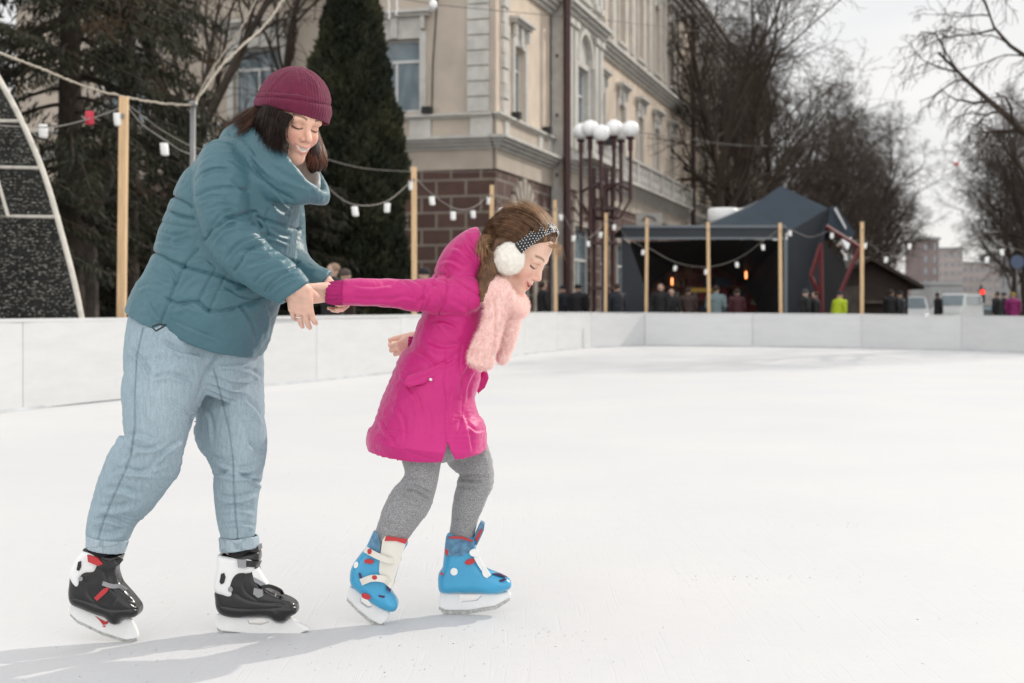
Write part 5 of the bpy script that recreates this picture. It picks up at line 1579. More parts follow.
# ================================================================== woman
M['skin'] = tint_mat('skin', .48, .25, 250, sss=.25, spec=.35)
M['hair_dark'] = mat('dark_brown_hair', (.022, .011, .008), .5, .5, 60, spec=.3)
M['hair_brown'] = mat('brown_hair', (.145, .074, .037), .5, .4, 60, spec=.35)
M['teal'] = mat('teal_nylon', (.042, .122, .154), .47, .10, 5, .30, 26, col2=(.056, .145, .178), sheen=.1, spec=.55)
M['lining'] = mat('pale_lining', (.50, .52, .52), .7, .1, 10)
M['plum'] = mat('plum_knit', (.165, .012, .050), .9, .12, 60, .5, 500, sheen=.15)
M['metal'] = mat('polished_metal', (.75, .75, .74), .22, metal=1.0)
M['shellblack'] = mat('black_boot_plastic', (.008, .008, .009), .3, .15, 20, .05, 60, coat=.2)
M['shellwhite'] = mat('white_boot_plastic', (.82, .82, .81), .35, .04, 12)
M['redp'] = mat('red_plastic', (.48, .03, .035), .4)
M['greyp'] = mat('grey_plastic', (.28, .28, .29), .4)
M['holder'] = mat('translucent_white_holder', (.80, .80, .79), .35, .06, 15)
M['blade'] = mat('scuffed_steel_blade', (.50, .50, .48), .38, .25, 90, metal=.7)

# denim
m, nt, b = new_mat('light_denim'); N, L = nt.nodes, nt.links
tc = N.new('ShaderNodeTexCoord'); at = N.new('ShaderNodeAttribute'); at.attribute_name = 'tint'
n1 = N.new('ShaderNodeTexNoise'); n1.inputs['Scale'].default_value = 260; n1.inputs['Detail'].default_value = 4; L.new(tc.outputs['Object'], n1.inputs['Vector'])
mp = N.new('ShaderNodeMapping'); mp.inputs['Scale'].default_value = (7, 7, 1); L.new(tc.outputs['Object'], mp.inputs[0])
n2 = N.new('ShaderNodeTexNoise'); n2.inputs['Scale'].default_value = 22; n2.inputs['Detail'].default_value = 6; n2.inputs['Roughness'].default_value = .7; L.new(mp.outputs[0], n2.inputs['Vector'])
ad = N.new('ShaderNodeMath'); ad.operation = 'MULTIPLY_ADD'; ad.inputs[1].default_value = .6; L.new(n1.outputs[0], ad.inputs[0]); L.new(n2.outputs[0], ad.inputs[2])
mr_ = N.new('ShaderNodeMapRange'); mr_.inputs[1].default_value = .55; mr_.inputs[2].default_value = 1.05; mr_.inputs[3].default_value = .80; mr_.inputs[4].default_value = 1.18; L.new(ad.outputs[0], mr_.inputs[0])
mu = N.new('ShaderNodeVectorMath'); mu.operation = 'SCALE'; L.new(at.outputs['Color'], mu.inputs[0]); L.new(mr_.outputs[0], mu.inputs['Scale']); L.new(mu.outputs[0], b.inputs['Base Color'])
b.inputs['Roughness'].default_value = .88; b.inputs['Specular IOR Level'].default_value = .2
bp = N.new('ShaderNodeBump'); bp.inputs['Strength'].default_value = .35; bp.inputs['Distance'].default_value = .002; L.new(n1.outputs[0], bp.inputs['Height']); L.new(bp.outputs[0], b.inputs['Normal'])
M['denim'] = m

wm = empty('person', (P(190, 0, 4.3)[0], 4.3, 0), 'woman in teal puffer jacket, plum beanie and light jeans skating and leaning over a child', 'person')

# ---- head
HCW = P(291.5, 119.5, 4.26)
hc, hM = head_frame(HCW, 44, 17, 5)
WH = Head(hc, hM, 1.0, False, False)
neck = Cap([WH.world((-.03, 0, -.05)), P(268, 172, 4.34), P(250, 195, 4.36)], [.056, .056, .085])
# ---- trunk, arms, legs
trunk = Chain([ring((155, 340), (236, 345), 4.33, 4.30, .110), ring((158, 315), (250, 325), 4.33, 4.30, .115), ring((170, 280), (262, 292), 4.33, 4.30, .115), ring((180, 235), (282, 252), 4.34, 4.30, .125),
               ring((196, 190), (288, 210), 4.35, 4.31, .150), ring((225, 160), (280, 180), 4.36, 4.33, .13)], 22)
armN = Cap([P(224, 184, 4.17), P(232, 240, 4.115), P(287, 284, 4.075)], [.052, .042, .024])
armF = Cap([P(272, 190, 4.49), P(284, 240, 4.49), P(297, 267, 4.44), P(324, 282, 4.32)], [.055, .045, .036, .026])
legN = Cap([P(165, 352, 4.24), P(154, 436, 4.18), P(103, 545, 4.20), P(95, 572, 4.20), P(118, 595, 4.20)], [.076, .055, .038, .038, .030])
legF = Cap([P(222, 356, 4.40), P(234, 440, 4.35), P(238, 545, 4.32), P(236, 580, 4.32), P(268, 600, 4.32)], [.072, .055, .038, .038, .030])
# ---- hands.  near: right hand, back to the camera, fingers hanging; far: left hand gripping the child's cuff
hN = hand_prims(P(297, 288, 4.05), (.06, .55, -.83), (1, -.06, .06), .93, (.26, .22, .20, .26), (.22, -.85), .02, 1, P(280, 290, 4.085))
hF = hand_prims(P(319, 283, 4.33), (.75, .05, -.45), (.25, -.75, .70), .92, (.75, .8, .85, .9), (.25, -.75), .02, -1, P(306, 273, 4.40))
BW_ = Union([(trunk, 0), (neck, .03), (WH, .015), (armN, .03), (armF, .03), (legN, .03), (legF, .03)] + [(h, k) if i else (h, .0) for i, (h, k) in enumerate(hN[:7])]
            + [(h[0], h[1]) for h in hN[7:]] + [(h, k) for h, k in hF])
V, Q = sdf_mesh(BW_, .0026); Q = orient(V, Q)
SKIN = (.84, .52, .385)
col = WH.colour(V, SKIN, (.56, .21, .18), (.10, .05, .032))
hx, hy = topx(V)
hm = (V[:, 2] < 1.25) & (V[:, 2] > .85); col[hm] = np.array((.76, .48, .375)) * (1 + .10 * vnoise(V[hm] * 90, 3))[:, None]
nails(V, col, hN[7:11], np.array([.1, -.85, .5]))
body = fast_mesh('body', V, Q, M['skin'], wm, True); paint(body, V, col)


def cap_tips(prims):
    """finger end points and directions"""
    return [(c[0].p[-1], c[0].p[-1] - c[0].p[-2], c[0].r[-1]) for c in prims[-5:]]


# ring on the ring finger
rf = hN[-3][0]
pa, pb = rf.p[0], rf.p[1]; c_ = pa * .52 + pb * .48; ax = (pb - pa) / np.linalg.norm(pb - pa)
u = np.cross(ax, [0, 1, 0]); u /= np.linalg.norm(u); v = np.cross(ax, u)
k = MB(); rr = rf.r[0] * 1.04
loop = [c_ + rr * (math.cos(t) * u + math.sin(t) * v) for t in np.linspace(0, 2 * math.pi, 25)]
k.tube(loop, .0026, 6, caps=False); k.build('finger_ring', M['metal'], wm, True)

# ---- jacket
torso = Chain([ring((130, 308), (255, 357), 4.33, 4.29, .180, .12), ring((142, 288), (270, 330), 4.33, 4.29, .185, .1), ring((153, 265), (280, 300), 4.33, 4.29, .18), ring((159, 244), (288, 273), 4.33, 4.29, .175),
               ring((168, 221), (294, 243), 4.33, 4.29, .175), ring((179, 198), (297, 216), 4.34, 4.29, .19), ring((193, 175), (295, 198), 4.35, 4.30, .20), ring((208, 154), (286, 184), 4.36, 4.31, .175), ring((225, 136), (276, 170), 4.37, 4.33, .12)],
              40, cap0='flat', pw=2.25)
hemcut = Chain([ring((132, 330), (244, 376), 4.33, 4.29, .15, .12), ring((152, 300), (252, 335), 4.33, 4.29, .14, .1)], 8, cap0='flat', cap1='round', pw=2.2)
slN = Chain([ring((201, 164), (246, 156), 4.22, 4.22, .065), ring((195, 187), (250, 186), 4.16, 4.15, .082), ring((197, 212), (250, 209), 4.14, 4.13, .084), ring((204, 237), (253, 227), 4.12, 4.11, .082), ring((220, 259), (264, 241), 4.10, 4.09, .076),
             ring((243, 279), (279, 257), 4.09, 4.08, .066), ring((264, 294), (296, 268), 4.08, 4.07, .056), ring((282, 304), (309, 282), 4.07, 4.06, .047)], 36, cap1='flat')
slF = Chain([ring((262, 175), (300, 185), 4.50, 4.48, .075), ring((262, 215), (302, 212), 4.52, 4.48, .08), ring((266, 250), (304, 240), 4.50, 4.47, .078), ring((284, 276), (308, 258), 4.45, 4.42, .065), ring((311, 290), (322, 268), 4.36, 4.34, .052), ring((320, 292), (331, 272), 4.325, 4.315, .040)], 26, cap1='flat')
cuffN = Cap([P(288, 297, 4.06), P(302, 300, 4.05)], [.026, .028])


def cring(c, out, hd, th, hh):
    """collar section: centre px, outward dir, height dir"""
    c = P(*c); return c, np.array(out, float) / np.linalg.norm(out) * th, np.array(hd, float) / np.linalg.norm(hd) * hh


collar = Chain([cring((236, 137, 4.36), (-.8, .0, .5), (-.42, 0, .9), .030, .052), cring((244, 150, 4.24), (-.4, -.9, .2), (-.30, -.25, .95), .030, .062), cring((264, 170, 4.165), (.0, -1, -.1), (.05, -.30, .95), .030, .070),
                cring((290, 187, 4.165), (.3, -.9, -.3), (.30, -.15, .95), .028, .056), cring((310, 194, 4.21), (.7, -.6, -.4), (.40, -.1, .9), .022, .032), cring((325, 197, 4.30), (.95, 0, -.4), (.5, .1, .8), .018, .022), cring((318, 187, 4.38), (.7, .6, -.2), (.35, .1, .9), .018, .034),
                cring((308, 178, 4.43), (.3, .95, -.1), (.2, .15, .95), .020, .040), cring((290, 162, 4.46), (.1, 1, 0), (.15, .2, .95), .026, .052), cring((262, 145, 4.47), (-.4, .9, .2), (-.25, .2, .95), .028, .056)], 64, closed=True, pw=2.3)
J = Union([(torso, 0), (slN, .014), (slF, .012), (collar, .010)])


class Minus:
    def __init__(s, a, b, k=.006): s.a, s.b, s.k = a, b, k; s.lo, s.hi = a.lo, a.hi
    def __call__(s, p):
        d = s.a(p)
        for q in s.b:
            m = ((p > q.lo - .04) & (p < q.hi + .04)).all(1)
            if m.any(): d[m] = smax(d[m], -q(p[m]), s.k)
        return d


holeN = Cap([P(289, 290, 4.062), P(303, 301, 4.058)], [.030, .036])
neckhole = Chain([(P(262, 175, 4.32), np.array([.085, 0, -.02]), np.array([0, .095, 0])), (P(276, 160, 4.31), np.array([.095, 0, -.03]), np.array([0, .105, 0])), (P(290, 140, 4.30), np.array([.12, 0, -.03]), np.array([0, .12, 0]))], 8)
J = Minus(J, [hemcut, holeN, neckhole])
S = []
g = lambda pl, s_=.9, d=5: S.append((pl, s_, d, 'g'))
fo = lambda pl, s_=2.0, d=4: S.append((pl, s_, d, 'f'))
g([(152, 252), (160, 255), (168, 259), (183, 266)], .9, 7); g([(183, 266), (200, 271), (222, 276), (240, 284), (262, 290)], .9, 6)
g([(166, 299), (180, 303), (196, 302), (209, 311), (232, 309), (258, 300), (284, 292)], 1.0, 6)
g([(198, 249), (190, 258), (183, 267), (172, 292), (165, 310), (159, 326)], .7, 4)
g([(172, 196), (182, 201), (193, 208)], .9, 7); g([(169, 211), (181, 216), (196, 219)], .9, 7); g([(162, 222), (180, 226), (200, 228)], .9, 3)
g([(217, 266), (207, 284), (198, 301)], .6, 3.5); g([(226, 275), (217, 293), (209, 311)], .6, 3.5); g([(198, 301), (209, 311)], .6, 3)
ARM0 = len(S)
g([(226, 150), (240, 159), (248, 172), (250, 186), (247, 200), (252, 214), (262, 228)], .9, 7); g([(222, 141), (210, 152), (199, 165), (193, 178), (191, 195), (195, 215), (201, 233), (212, 250)], .9, 7)
ARM1 = ARM0
g([(247, 213), (262, 219), (276, 223), (299, 229)], .9, 6); g([(262, 250), (280, 258), (297, 262)], .9, 5); g([(268, 210), (266, 222), (270, 245)], .7, 3)
SV0 = len(S)
g([(196, 196), (210, 189), (228, 187), (248, 190)], 1.0, 4.0); g([(204, 240), (214, 228), (232, 217), (252, 212), (266, 214)], 1.0, 6); g([(234, 271), (240, 262), (247, 251), (262, 244)], .8, 5)
g([(264, 292), (270, 284), (284, 273), (298, 266)], .8, 4)
SV1 = len(S)
# collar seams and folds
g([(234, 146), (246, 160), (260, 177), (275, 190), (291, 199)], 1.1, 5); fo([(240, 138), (256, 155), (272, 170), (292, 182), (312, 190)], 3.2, 5); g([(228, 133), (240, 150)], .8, 3)
fo([(250, 150), (262, 166), (284, 184)], 2.2, 3.5); fo([(276, 190), (285, 205), (292, 209)], 1.6, 4)
S_hold = S; S = S_hold
# sleeve folds (elbow, forearm)
SFa = len(S)
for a in ([(207, 239), (216, 222), (226, 213), (240, 209)], [(212, 246), (222, 232), (236, 224), (256, 220)], [(222, 232), (238, 226), (254, 227), (266, 232)], [(217, 221), (232, 219), (248, 222), (258, 229)], [(226, 262), (236, 248), (250, 240), (268, 238)],
          [(237, 256), (250, 250), (262, 252), (277, 250)], [(246, 268), (256, 264), (272, 260), (286, 258)], [(254, 286), (262, 276), (274, 270), (290, 266)], [(268, 298), (275, 288), (288, 280), (300, 276)], [(200, 176), (214, 170), (232, 170)], [(197, 204), (214, 198), (236, 203)], [(204, 212), (222, 206), (246, 208)],
          [(228, 180), (238, 186), (247, 196)], [(212, 160), (226, 160), (240, 168)]): fo(a, random.Random(int(a[0][0])).uniform(1.5, 2.6), random.Random(int(a[1][1])).uniform(2.8, 5.5))
SFb = len(S)
# body folds
for a in ([(158, 232), (172, 236), (190, 234)], [(154, 243), (168, 243), (188, 248)], [(165, 244), (178, 236), (196, 232)], [(150, 268), (160, 276), (172, 280)], [(136, 290), (148, 286), (165, 288)], [(160, 262), (170, 272), (176, 288)], [(190, 262), (204, 260), (216, 268)],
          [(200, 296), (215, 290), (236, 290), (258, 280)], [(212, 318), (232, 316), (252, 306), (274, 296)], [(172, 312), (186, 306), (202, 312)], [(180, 296), (186, 284), (198, 276)], [(220, 284), (238, 296), (258, 302)], [(262, 262), (276, 270), (290, 270)], [(258, 236), (272, 238), (292, 246)],
          [(170, 204), (180, 208), (190, 214)], [(174, 322), (196, 332), (222, 342)], [(262, 300), (270, 318), (268, 340)], [(238, 304), (250, 322), (256, 345)], [(146, 300), (152, 312), (160, 322)], [(268, 228), (280, 236), (292, 238)], [(186, 180), (196, 176), (206, 160)], [(270, 200), (280, 212), (296, 218)]):
    fo(a, random.Random(int(a[0][0] * 3)).uniform(1.6, 3.0), random.Random(int(a[1][1])).uniform(3, 6))
SLV = S[SV0:SV1] + S[SFa:SFb]; TOR = S[:SV0] + S[SV1:SFa] + S[SFb:]
inslv = lambda V: np.clip((.020 - slN(V)) / .012, 0, 1)
inslv2 = lambda V: 1 - inslv(V)
S[:] = S
TOR, SLV = [[(a_, b_ * (1 if d_ == 'g' else .85), c_ * (1.5 if d_ == 'g' else f_), d_) for a_, b_, c_, d_ in q_] for q_, f_ in ((TOR, 1.0), (SLV, 1.6))]
jk = garment('jacket', J, .0036, M['teal'], wm, {'parts': [(inslv2, TOR + S[ARM0:ARM1]), (inslv, SLV)]}, [(.004, (9, 9, 9), 1), (.0026, (24, 24, 20), 2), (.0010, (70, 70, 80), 4)])
# pale inside of the collar: a lining sheet following the inner face
k = MB()
inner_l = Chain([(c + 0, a_, b_) for c, a_, b_ in [cring((317, 191, 4.315), (.9, .2, -.3), (.45, .1, .85), .010, .022), cring((314, 185, 4.36), (.7, .6, -.2), (.35, .1, .9), .012, .036), cring((304, 176, 4.41), (.3, .95, -.1), (.2, .15, .95), .014, .044), cring((290, 164, 4.43), (.1, 1, 0), (.15, .2, .95), .014, .05)]], 20)
garment('collar_lining', Union([inner_l]), .004, M['lining'], wm, (), [(.002, 40, 2)])
# drawcord and hem toggle
k = MB(); k.tube([P(152, 327, 4.10), P(156, 331, 4.085), P(163, 327, 4.085), P(166, 325, 4.09), P(159, 324, 4.09), P(153, 326, 4.10)], .0028, 5); k.build('drawcord', M['black'], wm)

# ---- jeans
jn = Chain([ring((134, 318), (205, 338), 4.33, 4.26, .13), ring((128, 345), (205, 352), 4.29, 4.24, .115), ring((127, 370), (209, 370), 4.24, 4.20, .100), ring((124, 400), (199, 399), 4.21, 4.18, .096), ring((125, 428), (189, 424), 4.19, 4.18, .088), ring((126, 446), (182, 446), 4.18, 4.17, .082), ring((115, 462), (174, 462), 4.18, 4.17, .078),
            ring((105, 485), (158, 482), 4.19, 4.18, .072), ring((94, 510), (140, 507), 4.20, 4.20, .064), ring((88, 530), (130, 531), 4.20, 4.20, .058), ring((87, 536), (127, 541), 4.20, 4.20, .056)], 40, cap1='flat', cap0='round')
jf = Chain([ring((172, 325), (262, 345), 4.40, 4.36, .13), ring((192, 352), (260, 362), 4.44, 4.40, .11), ring((196, 386), (262, 390), 4.44, 4.40, .100), ring((195, 420), (264, 422), 4.38, 4.35, .090), ring((206, 452), (267, 450), 4.35, 4.33, .082), ring((214, 474), (263, 474), 4.33, 4.33, .074), ring((214, 492), (260, 492), 4.33, 4.33, .070),
            ring((216, 514), (257, 514), 4.33, 4.33, .065), ring((220, 532), (256, 530), 4.32, 4.32, .058), ring((221, 538), (255, 537), 4.32, 4.32, .057)], 40, cap1='flat')
seat = Chain([ring((134, 316), (256, 345), 4.34, 4.30, .155), ring((133, 345), (254, 356), 4.33, 4.31, .150), ring((142, 364), (226, 366), 4.33, 4.33, .11)], 14)
SJ = []
gj = lambda pl, s_=.55, d=2.2: SJ.append((pl, s_, d, 'g', True))
fj = lambda pl, s_=2.2, d=4: SJ.append((pl, s_, d, 'f'))
gj([(143, 328), (137, 355), (135, 390), (135, 425), (131, 455), (122, 478), (112, 500), (103, 522), (98, 540)]); gj([(214, 370), (222, 400), (229, 430), (233, 460), (234, 490), (236, 520), (238, 540)])
SJ.append(([(192, 424), (198, 401), (208, 372), (220, 352)], 1.6, 9, 'g', True))
for a in ([(125, 462), (133, 452), (142, 450)], [(108, 478), (122, 470), (140, 474), (160, 476)], [(118, 470), (132, 474), (152, 470), (170, 462)], [(104, 492), (120, 490), (140, 498)], [(98, 508), (112, 510), (134, 506)], [(92, 522), (108, 520), (126, 526)], [(90, 532), (108, 536), (128, 530)],
          [(126, 440), (140, 436), (156, 444)], [(150, 470), (166, 452), (184, 440)], [(150, 380), (170, 376), (196, 384)], [(128, 350), (142, 362), (150, 380)], [(160, 342), (180, 352), (204, 356)], [(166, 400), (182, 410), (192, 420)],
          [(214, 479), (230, 474), (250, 480), (264, 487)], [(212, 470), (232, 478), (262, 476)], [(208, 456), (222, 462), (240, 458)], [(216, 496), (234, 500), (258, 494)], [(216, 512), (236, 508), (256, 514)], [(220, 526), (240, 524), (256, 528)], [(240, 370), (252, 372), (262, 380)], [(208, 372), (222, 366), (250, 364)],
          [(244, 400), (256, 410), (264, 425)], [(200, 400), (210, 420), (212, 445)], [(246, 440), (256, 452), (266, 456)]):
    fj(a, random.Random(int(a[0][0] * 7)).uniform(1.6, 3), random.Random(int(a[1][1])).uniform(6, 11))


def denim_tint(V, N_):
    c = np.tile(np.array([.285, .370, .420]), (len(V), 1)); x, y = topx(V)
    w = .5 + .5 * vnoise(V * np.array([14, 14, 5]), 9)
    c = c * (1 - .14 * w)[:, None] + np.array([.46, .54, .58]) * (.14 * w)[:, None]
    fade = np.exp(-((x - 165 + (y - 400) * .05) / 22) ** 2 - ((y - 400) / 45) ** 2) + np.exp(-((x - 240) / 16) ** 2 - ((y - 440) / 50) ** 2); c = c * (1 - .3 * fade[:, None]) + np.array([.44, .52, .56]) * .3 * fade[:, None]
    for pl in ([(143, 328), (137, 355), (135, 390), (135, 425), (131, 455), (122, 478), (112, 500), (103, 522), (98, 540)], [(214, 370), (222, 400), (229, 430), (233, 460), (234, 490), (236, 520), (238, 540)]):
        d, sd, t = seg_dist(x, y, pl); c *= (1 - .42 * np.exp(-(d / .9) ** 2) * (N_[:, 1] < 0))[:, None]
    return c


SJ = SJ + [([(124, 440), (136, 448), (150, 450), (166, 444)], 2.0, 8, 'f'), ([(212, 478), (232, 472), (264, 486)], 1.6, 9, 'f'), ([(218, 462), (236, 470), (262, 466)], 2.2, 8, 'f')]
jeans = garment('jeans', Union([(jn, 0), (jf, .002), (seat, .02)]), .0036, M['denim'], wm, SJ, [(.004, 11, 5), (.0025, (30, 30, 20), 6), (.0010, 80, 7)], denim_tint)
for rr_ in ([ring((86, 534), (129, 540), 4.20, 4.20, .061), ring((86, 547), (124.5, 554), 4.20, 4.20, .058)], [ring((219, 537), (259, 535), 4.32, 4.32, .063), ring((220, 552), (259.5, 547), 4.32, 4.32, .063)]):
    o_ = Chain(rr_, 8, cap0='flat', cap1='flat'); in_ = Chain([(rr_[0][0], rr_[0][1] * .86, rr_[0][2] * .88), (rr_[1][0] * 1.0 + (rr_[1][0] - rr_[0][0]) * .5, rr_[1][1] * .90, rr_[1][2] * .92)], 6, cap0='flat', cap1='flat')
    y1 = rr_[1][0][2]
    garment('rolled_cuff', Minus(Union([o_]), [in_], .003), .0028, M['denim'], jeans, (), [(.0022, 30, 3)], lambda V, N_: np.tile(np.array([.37, .45, .50]), (len(V), 1)) * (1 - .25 * (np.abs(vnoise(V * 40, 2)) < .1))[:, None])
    # stocking closing the gap between cuff and boot
# ---- hat
Yh = HCW[1] + .005
hat_a = P(300, 66, Yh) - P(291, 114, Yh); hat_a /= np.linalg.norm(hat_a); hat_b = np.array([hat_a[2], 0, -hat_a[0]])
hat = Cut(Ell(P(294, 107, Yh), (.112, .106, .121), np.stack([hat_b, [0, 1, 0], hat_a])), P(291, 112, Yh), -hat_a)
brim = Chain([ring((255, 107), (328.5, 125), Yh, Yh, .108), ring((254.5, 100), (331.5, 114), Yh, Yh, .113), ring((257, 95.5), (331, 103), Yh, Yh, .110)], 16, cap0='flat', cap1='flat')
brim_in = Chain([ring((258, 112), (326, 129), Yh, Yh, .100), ring((260, 99), (327, 108), Yh, Yh, .100)], 8, cap0='flat', cap1='round')


def ribs(V, N_mag, n=64):
    d = V - HCW; ax = P(296, 67, Yh) - P(292, 115, Yh); ax /= np.linalg.norm(ax); e1 = np.array([ax[2], 0, -ax[0]]); an = np.arctan2(d[:, 1], d @ e1); return np.sin(an * n) * N_mag


V, Q = sdf_mesh(Minus(Union([(hat, 0), (brim, .002)]), [brim_in]), .0022); Q = orient(V, Q); N_, _ = vnormals(V, Q)
V = V + N_ * (ribs(V, .0006, 66) + vnoise(V * 130, 3) * .0006 + vnoise(V * 22, 5) * .002)[:, None]
V = sculpt(V, Q, [([(256, 97), (275, 97), (300, 100), (331, 105)], .9, 4, 'g'), ([(297, 68), (299, 78), (300, 92)], 1.2, 1.6, 'f'), ([(303, 69), (314, 78), (322, 92)], 1.2, 1.4, 'f'), ([(290, 70), (278, 80), (270, 92)], 1.2, 1.4, 'f')])
hato = fast_mesh('beanie', V, Q, M['plum'], wm, True)
rg = np.random.default_rng(1); fv, fq = fur(V, Q, 5000, .003, .0003, rg, jit=.7); fast_mesh('knit_fuzz', fv, fq, fur_mat('plum_fuzz', (.20, .02, .07)), hato)

# ---- hair
hb = Union([(Chain([ring((264, 112), (287, 119), 4.225, 4.215, .030), ring((263, 122), (285, 128), 4.20, 4.19, .050), ring((266, 138), (284, 142), 4.20, 4.18, .045), ring((272, 150), (286, 153), 4.20, 4.18, .03)], 14, cap0='flat'), 0),
            (Chain([ring((264, 108), (285, 114), 4.32, 4.30, .075), ring((258, 120), (280, 128), 4.34, 4.32, .07), ring((257, 130), (272, 138), 4.36, 4.34, .045)], 12, cap0='flat'), .01),
            (Chain([ring((300, 128), (316, 132), 4.36, 4.36, .03), ring((304, 150), (320, 152), 4.36, 4.37, .03), ring((307, 166), (322, 168), 4.36, 4.38, .018)], 12), 0)])
hair = garment('hair', hb, .0034, M['hair_dark'], wm, (), [(.004, (60, 60, 12), 3)])
G3_ = [[P(256, 106, 4.30), P(244, 114, 4.32), P(232, 124, 4.34), P(222, 132, 4.34)]]
G1 = [[P(262, 106, 4.22), P(258, 120, 4.20), P(257, 130, 4.22), P(255, 138, 4.24)], [P(267, 106, 4.15), P(264, 121, 4.13), P(265, 134, 4.15), P(262, 143, 4.17)], [P(278, 111, 4.15), P(274, 126, 4.11), P(272, 142, 4.12), P(270, 151, 4.14)],
      [P(288, 115, 4.145), P(281, 126, 4.12), P(279, 142, 4.13), P(284, 154, 4.14)], [P(292, 117, 4.145), P(283, 127, 4.12), P(281, 142, 4.13), P(287, 157, 4.14)]]
a, q = strands(G1, 1300, .0010, .007, 3, 12, .0030); fast_mesh('strands', a, q, M['hair_dark'], hair)
G2 = [[P(256, 106, 4.30), P(243, 113, 4.32), P(229, 121, 4.34), P(214, 127, 4.34)], [P(256, 108, 4.24), P(244, 120, 4.26), P(234, 128, 4.28), P(226, 134, 4.27)], [P(258, 110, 4.22), P(248, 128, 4.22), P(240, 138, 4.22), P(244, 148, 4.20)]]
a, q = strands(G1 + G3_, 240, .0005, .011, 31, 12, .012); fast_mesh('strands', a, q, M['hair_dark'], hair)
M['hair_mid'] = mat('brown_hair_ends', (.085, .036, .020), .5, .5, 60, spec=.4)
a, q = strands(G2, 300, .0007, .007, 4, 12, .006); fast_mesh('strands', a, q, M['hair_mid'], hair)
M['hair_backlit'] = mat('backlit_hair_tips', (.16, .050, .020), .45, .4, 60, spec=.6)  # reddish backlight put into the colour of the right-hand hair ends
G3 = [[P(306, 132, 4.35), P(310, 148, 4.34), P(309, 162, 4.33), P(306, 172, 4.33)], [P(314, 130, 4.37), P(318, 146, 4.37), P(319, 160, 4.36), P(315, 171, 4.36)], [P(318, 132, 4.39), P(323, 148, 4.40), P(325, 160, 4.40), P(324, 170, 4.40)]]
a, q = strands(G3, 420, .0011, .006, 5, 12, .003); fast_mesh('strands', a, q, M['hair_backlit'], hair)
# ================================================================== skates
def plate(name, poly, Y, th, mt, parent, zoff=0):
    """thin moulded piece lying on a surface: polygon outline in the picture plane at distance Y"""
    k = MB(); k.prism([P(x, y, Y) for x, y in poly], (0, th, 0)); return k.build(name, mt, parent)


def ovalp(cx, cy, rx, ry, rot=0, n=14):
    c, s = math.cos(R(rot)), math.sin(R(rot))
    return [(cx + rx * math.cos(t) * c - ry * math.sin(t) * s, cy + rx * math.cos(t) * s + ry * math.sin(t) * c) for t in np.linspace(0, 2 * math.pi, n, endpoint=False)]


def strap(pts, Y0, wpx, th, mt, parent, name='strap'):
    """flat band through (x, y, Y) points"""
    W = catmull([P(*p) for p in pts], 14); k = MB(); n = len(W); hw = wpx * Y0 / F / 2; V = []
    for i, p in enumerate(W):
        t = W[min(i + 1, n - 1)] - W[max(i - 1, 0)]; t[1] = 0; t /= np.linalg.norm(t) + 1e-9; s = np.array([-t[2], 0, t[0]])
        for a, b_ in ((-1, 0), (1, 0), (1, 1), (-1, 1)): V.append(p + s * hw * a + np.array([0, -th * b_, 0]))
    Fc = [[i * 4 + j, i * 4 + (j + 1) % 4, i * 4 + 4 + (j + 1) % 4, i * 4 + 4 + j] for i in range(n - 1) for j in range(4)] + [[3, 2, 1, 0], [n * 4 - 4, n * 4 - 3, n * 4 - 2, n * 4 - 1]]
    k.add(V, Fc); return k.build(name, mt, parent)


def skate(person_name, Y, boot, cuff, holder, hole, blade, mats, Tb=.048, Tc=.047, grooves=(), vox=.0026):
    """boot shell > cuff, holder > blade"""
    rnd = lambda q: [tuple(v) for v in catmull(q + q[:1], 3 * len(q))[:-1]]
    boot, holder = rnd(boot), rnd(holder)
    if cuff: cuff = rnd(cuff)
    bt = garment('skate_boot', Union([PolyExt(boot, Y, Tb, .030)]), vox, mats[0], person_name, grooves, [(.0012, 40, 2)])
    if cuff: garment('ankle_cuff', Union([PolyExt(cuff, Y, Tb + .004, .016)]), vox, mats[1], bt)
    hs = Minus(Union([PolyExt(holder, Y, .013, .007)]), ([PolyExt(hole, Y, .05, .004)] if hole else []) + [PolyExt(blade, Y, .05, .002)], .003)
    ho = garment('blade_holder', hs, .0022, mats[2], bt)
    k = MB(); k.prism([P(x, y, Y - .0022) for x, y in blade], (0, .0044, 0)); k.build('blade', M['blade'], ho)
    return bt


BKW = (M['shellblack'], M['shellwhite'], M['holder'])
YF_, YN_ = 4.325, 4.20
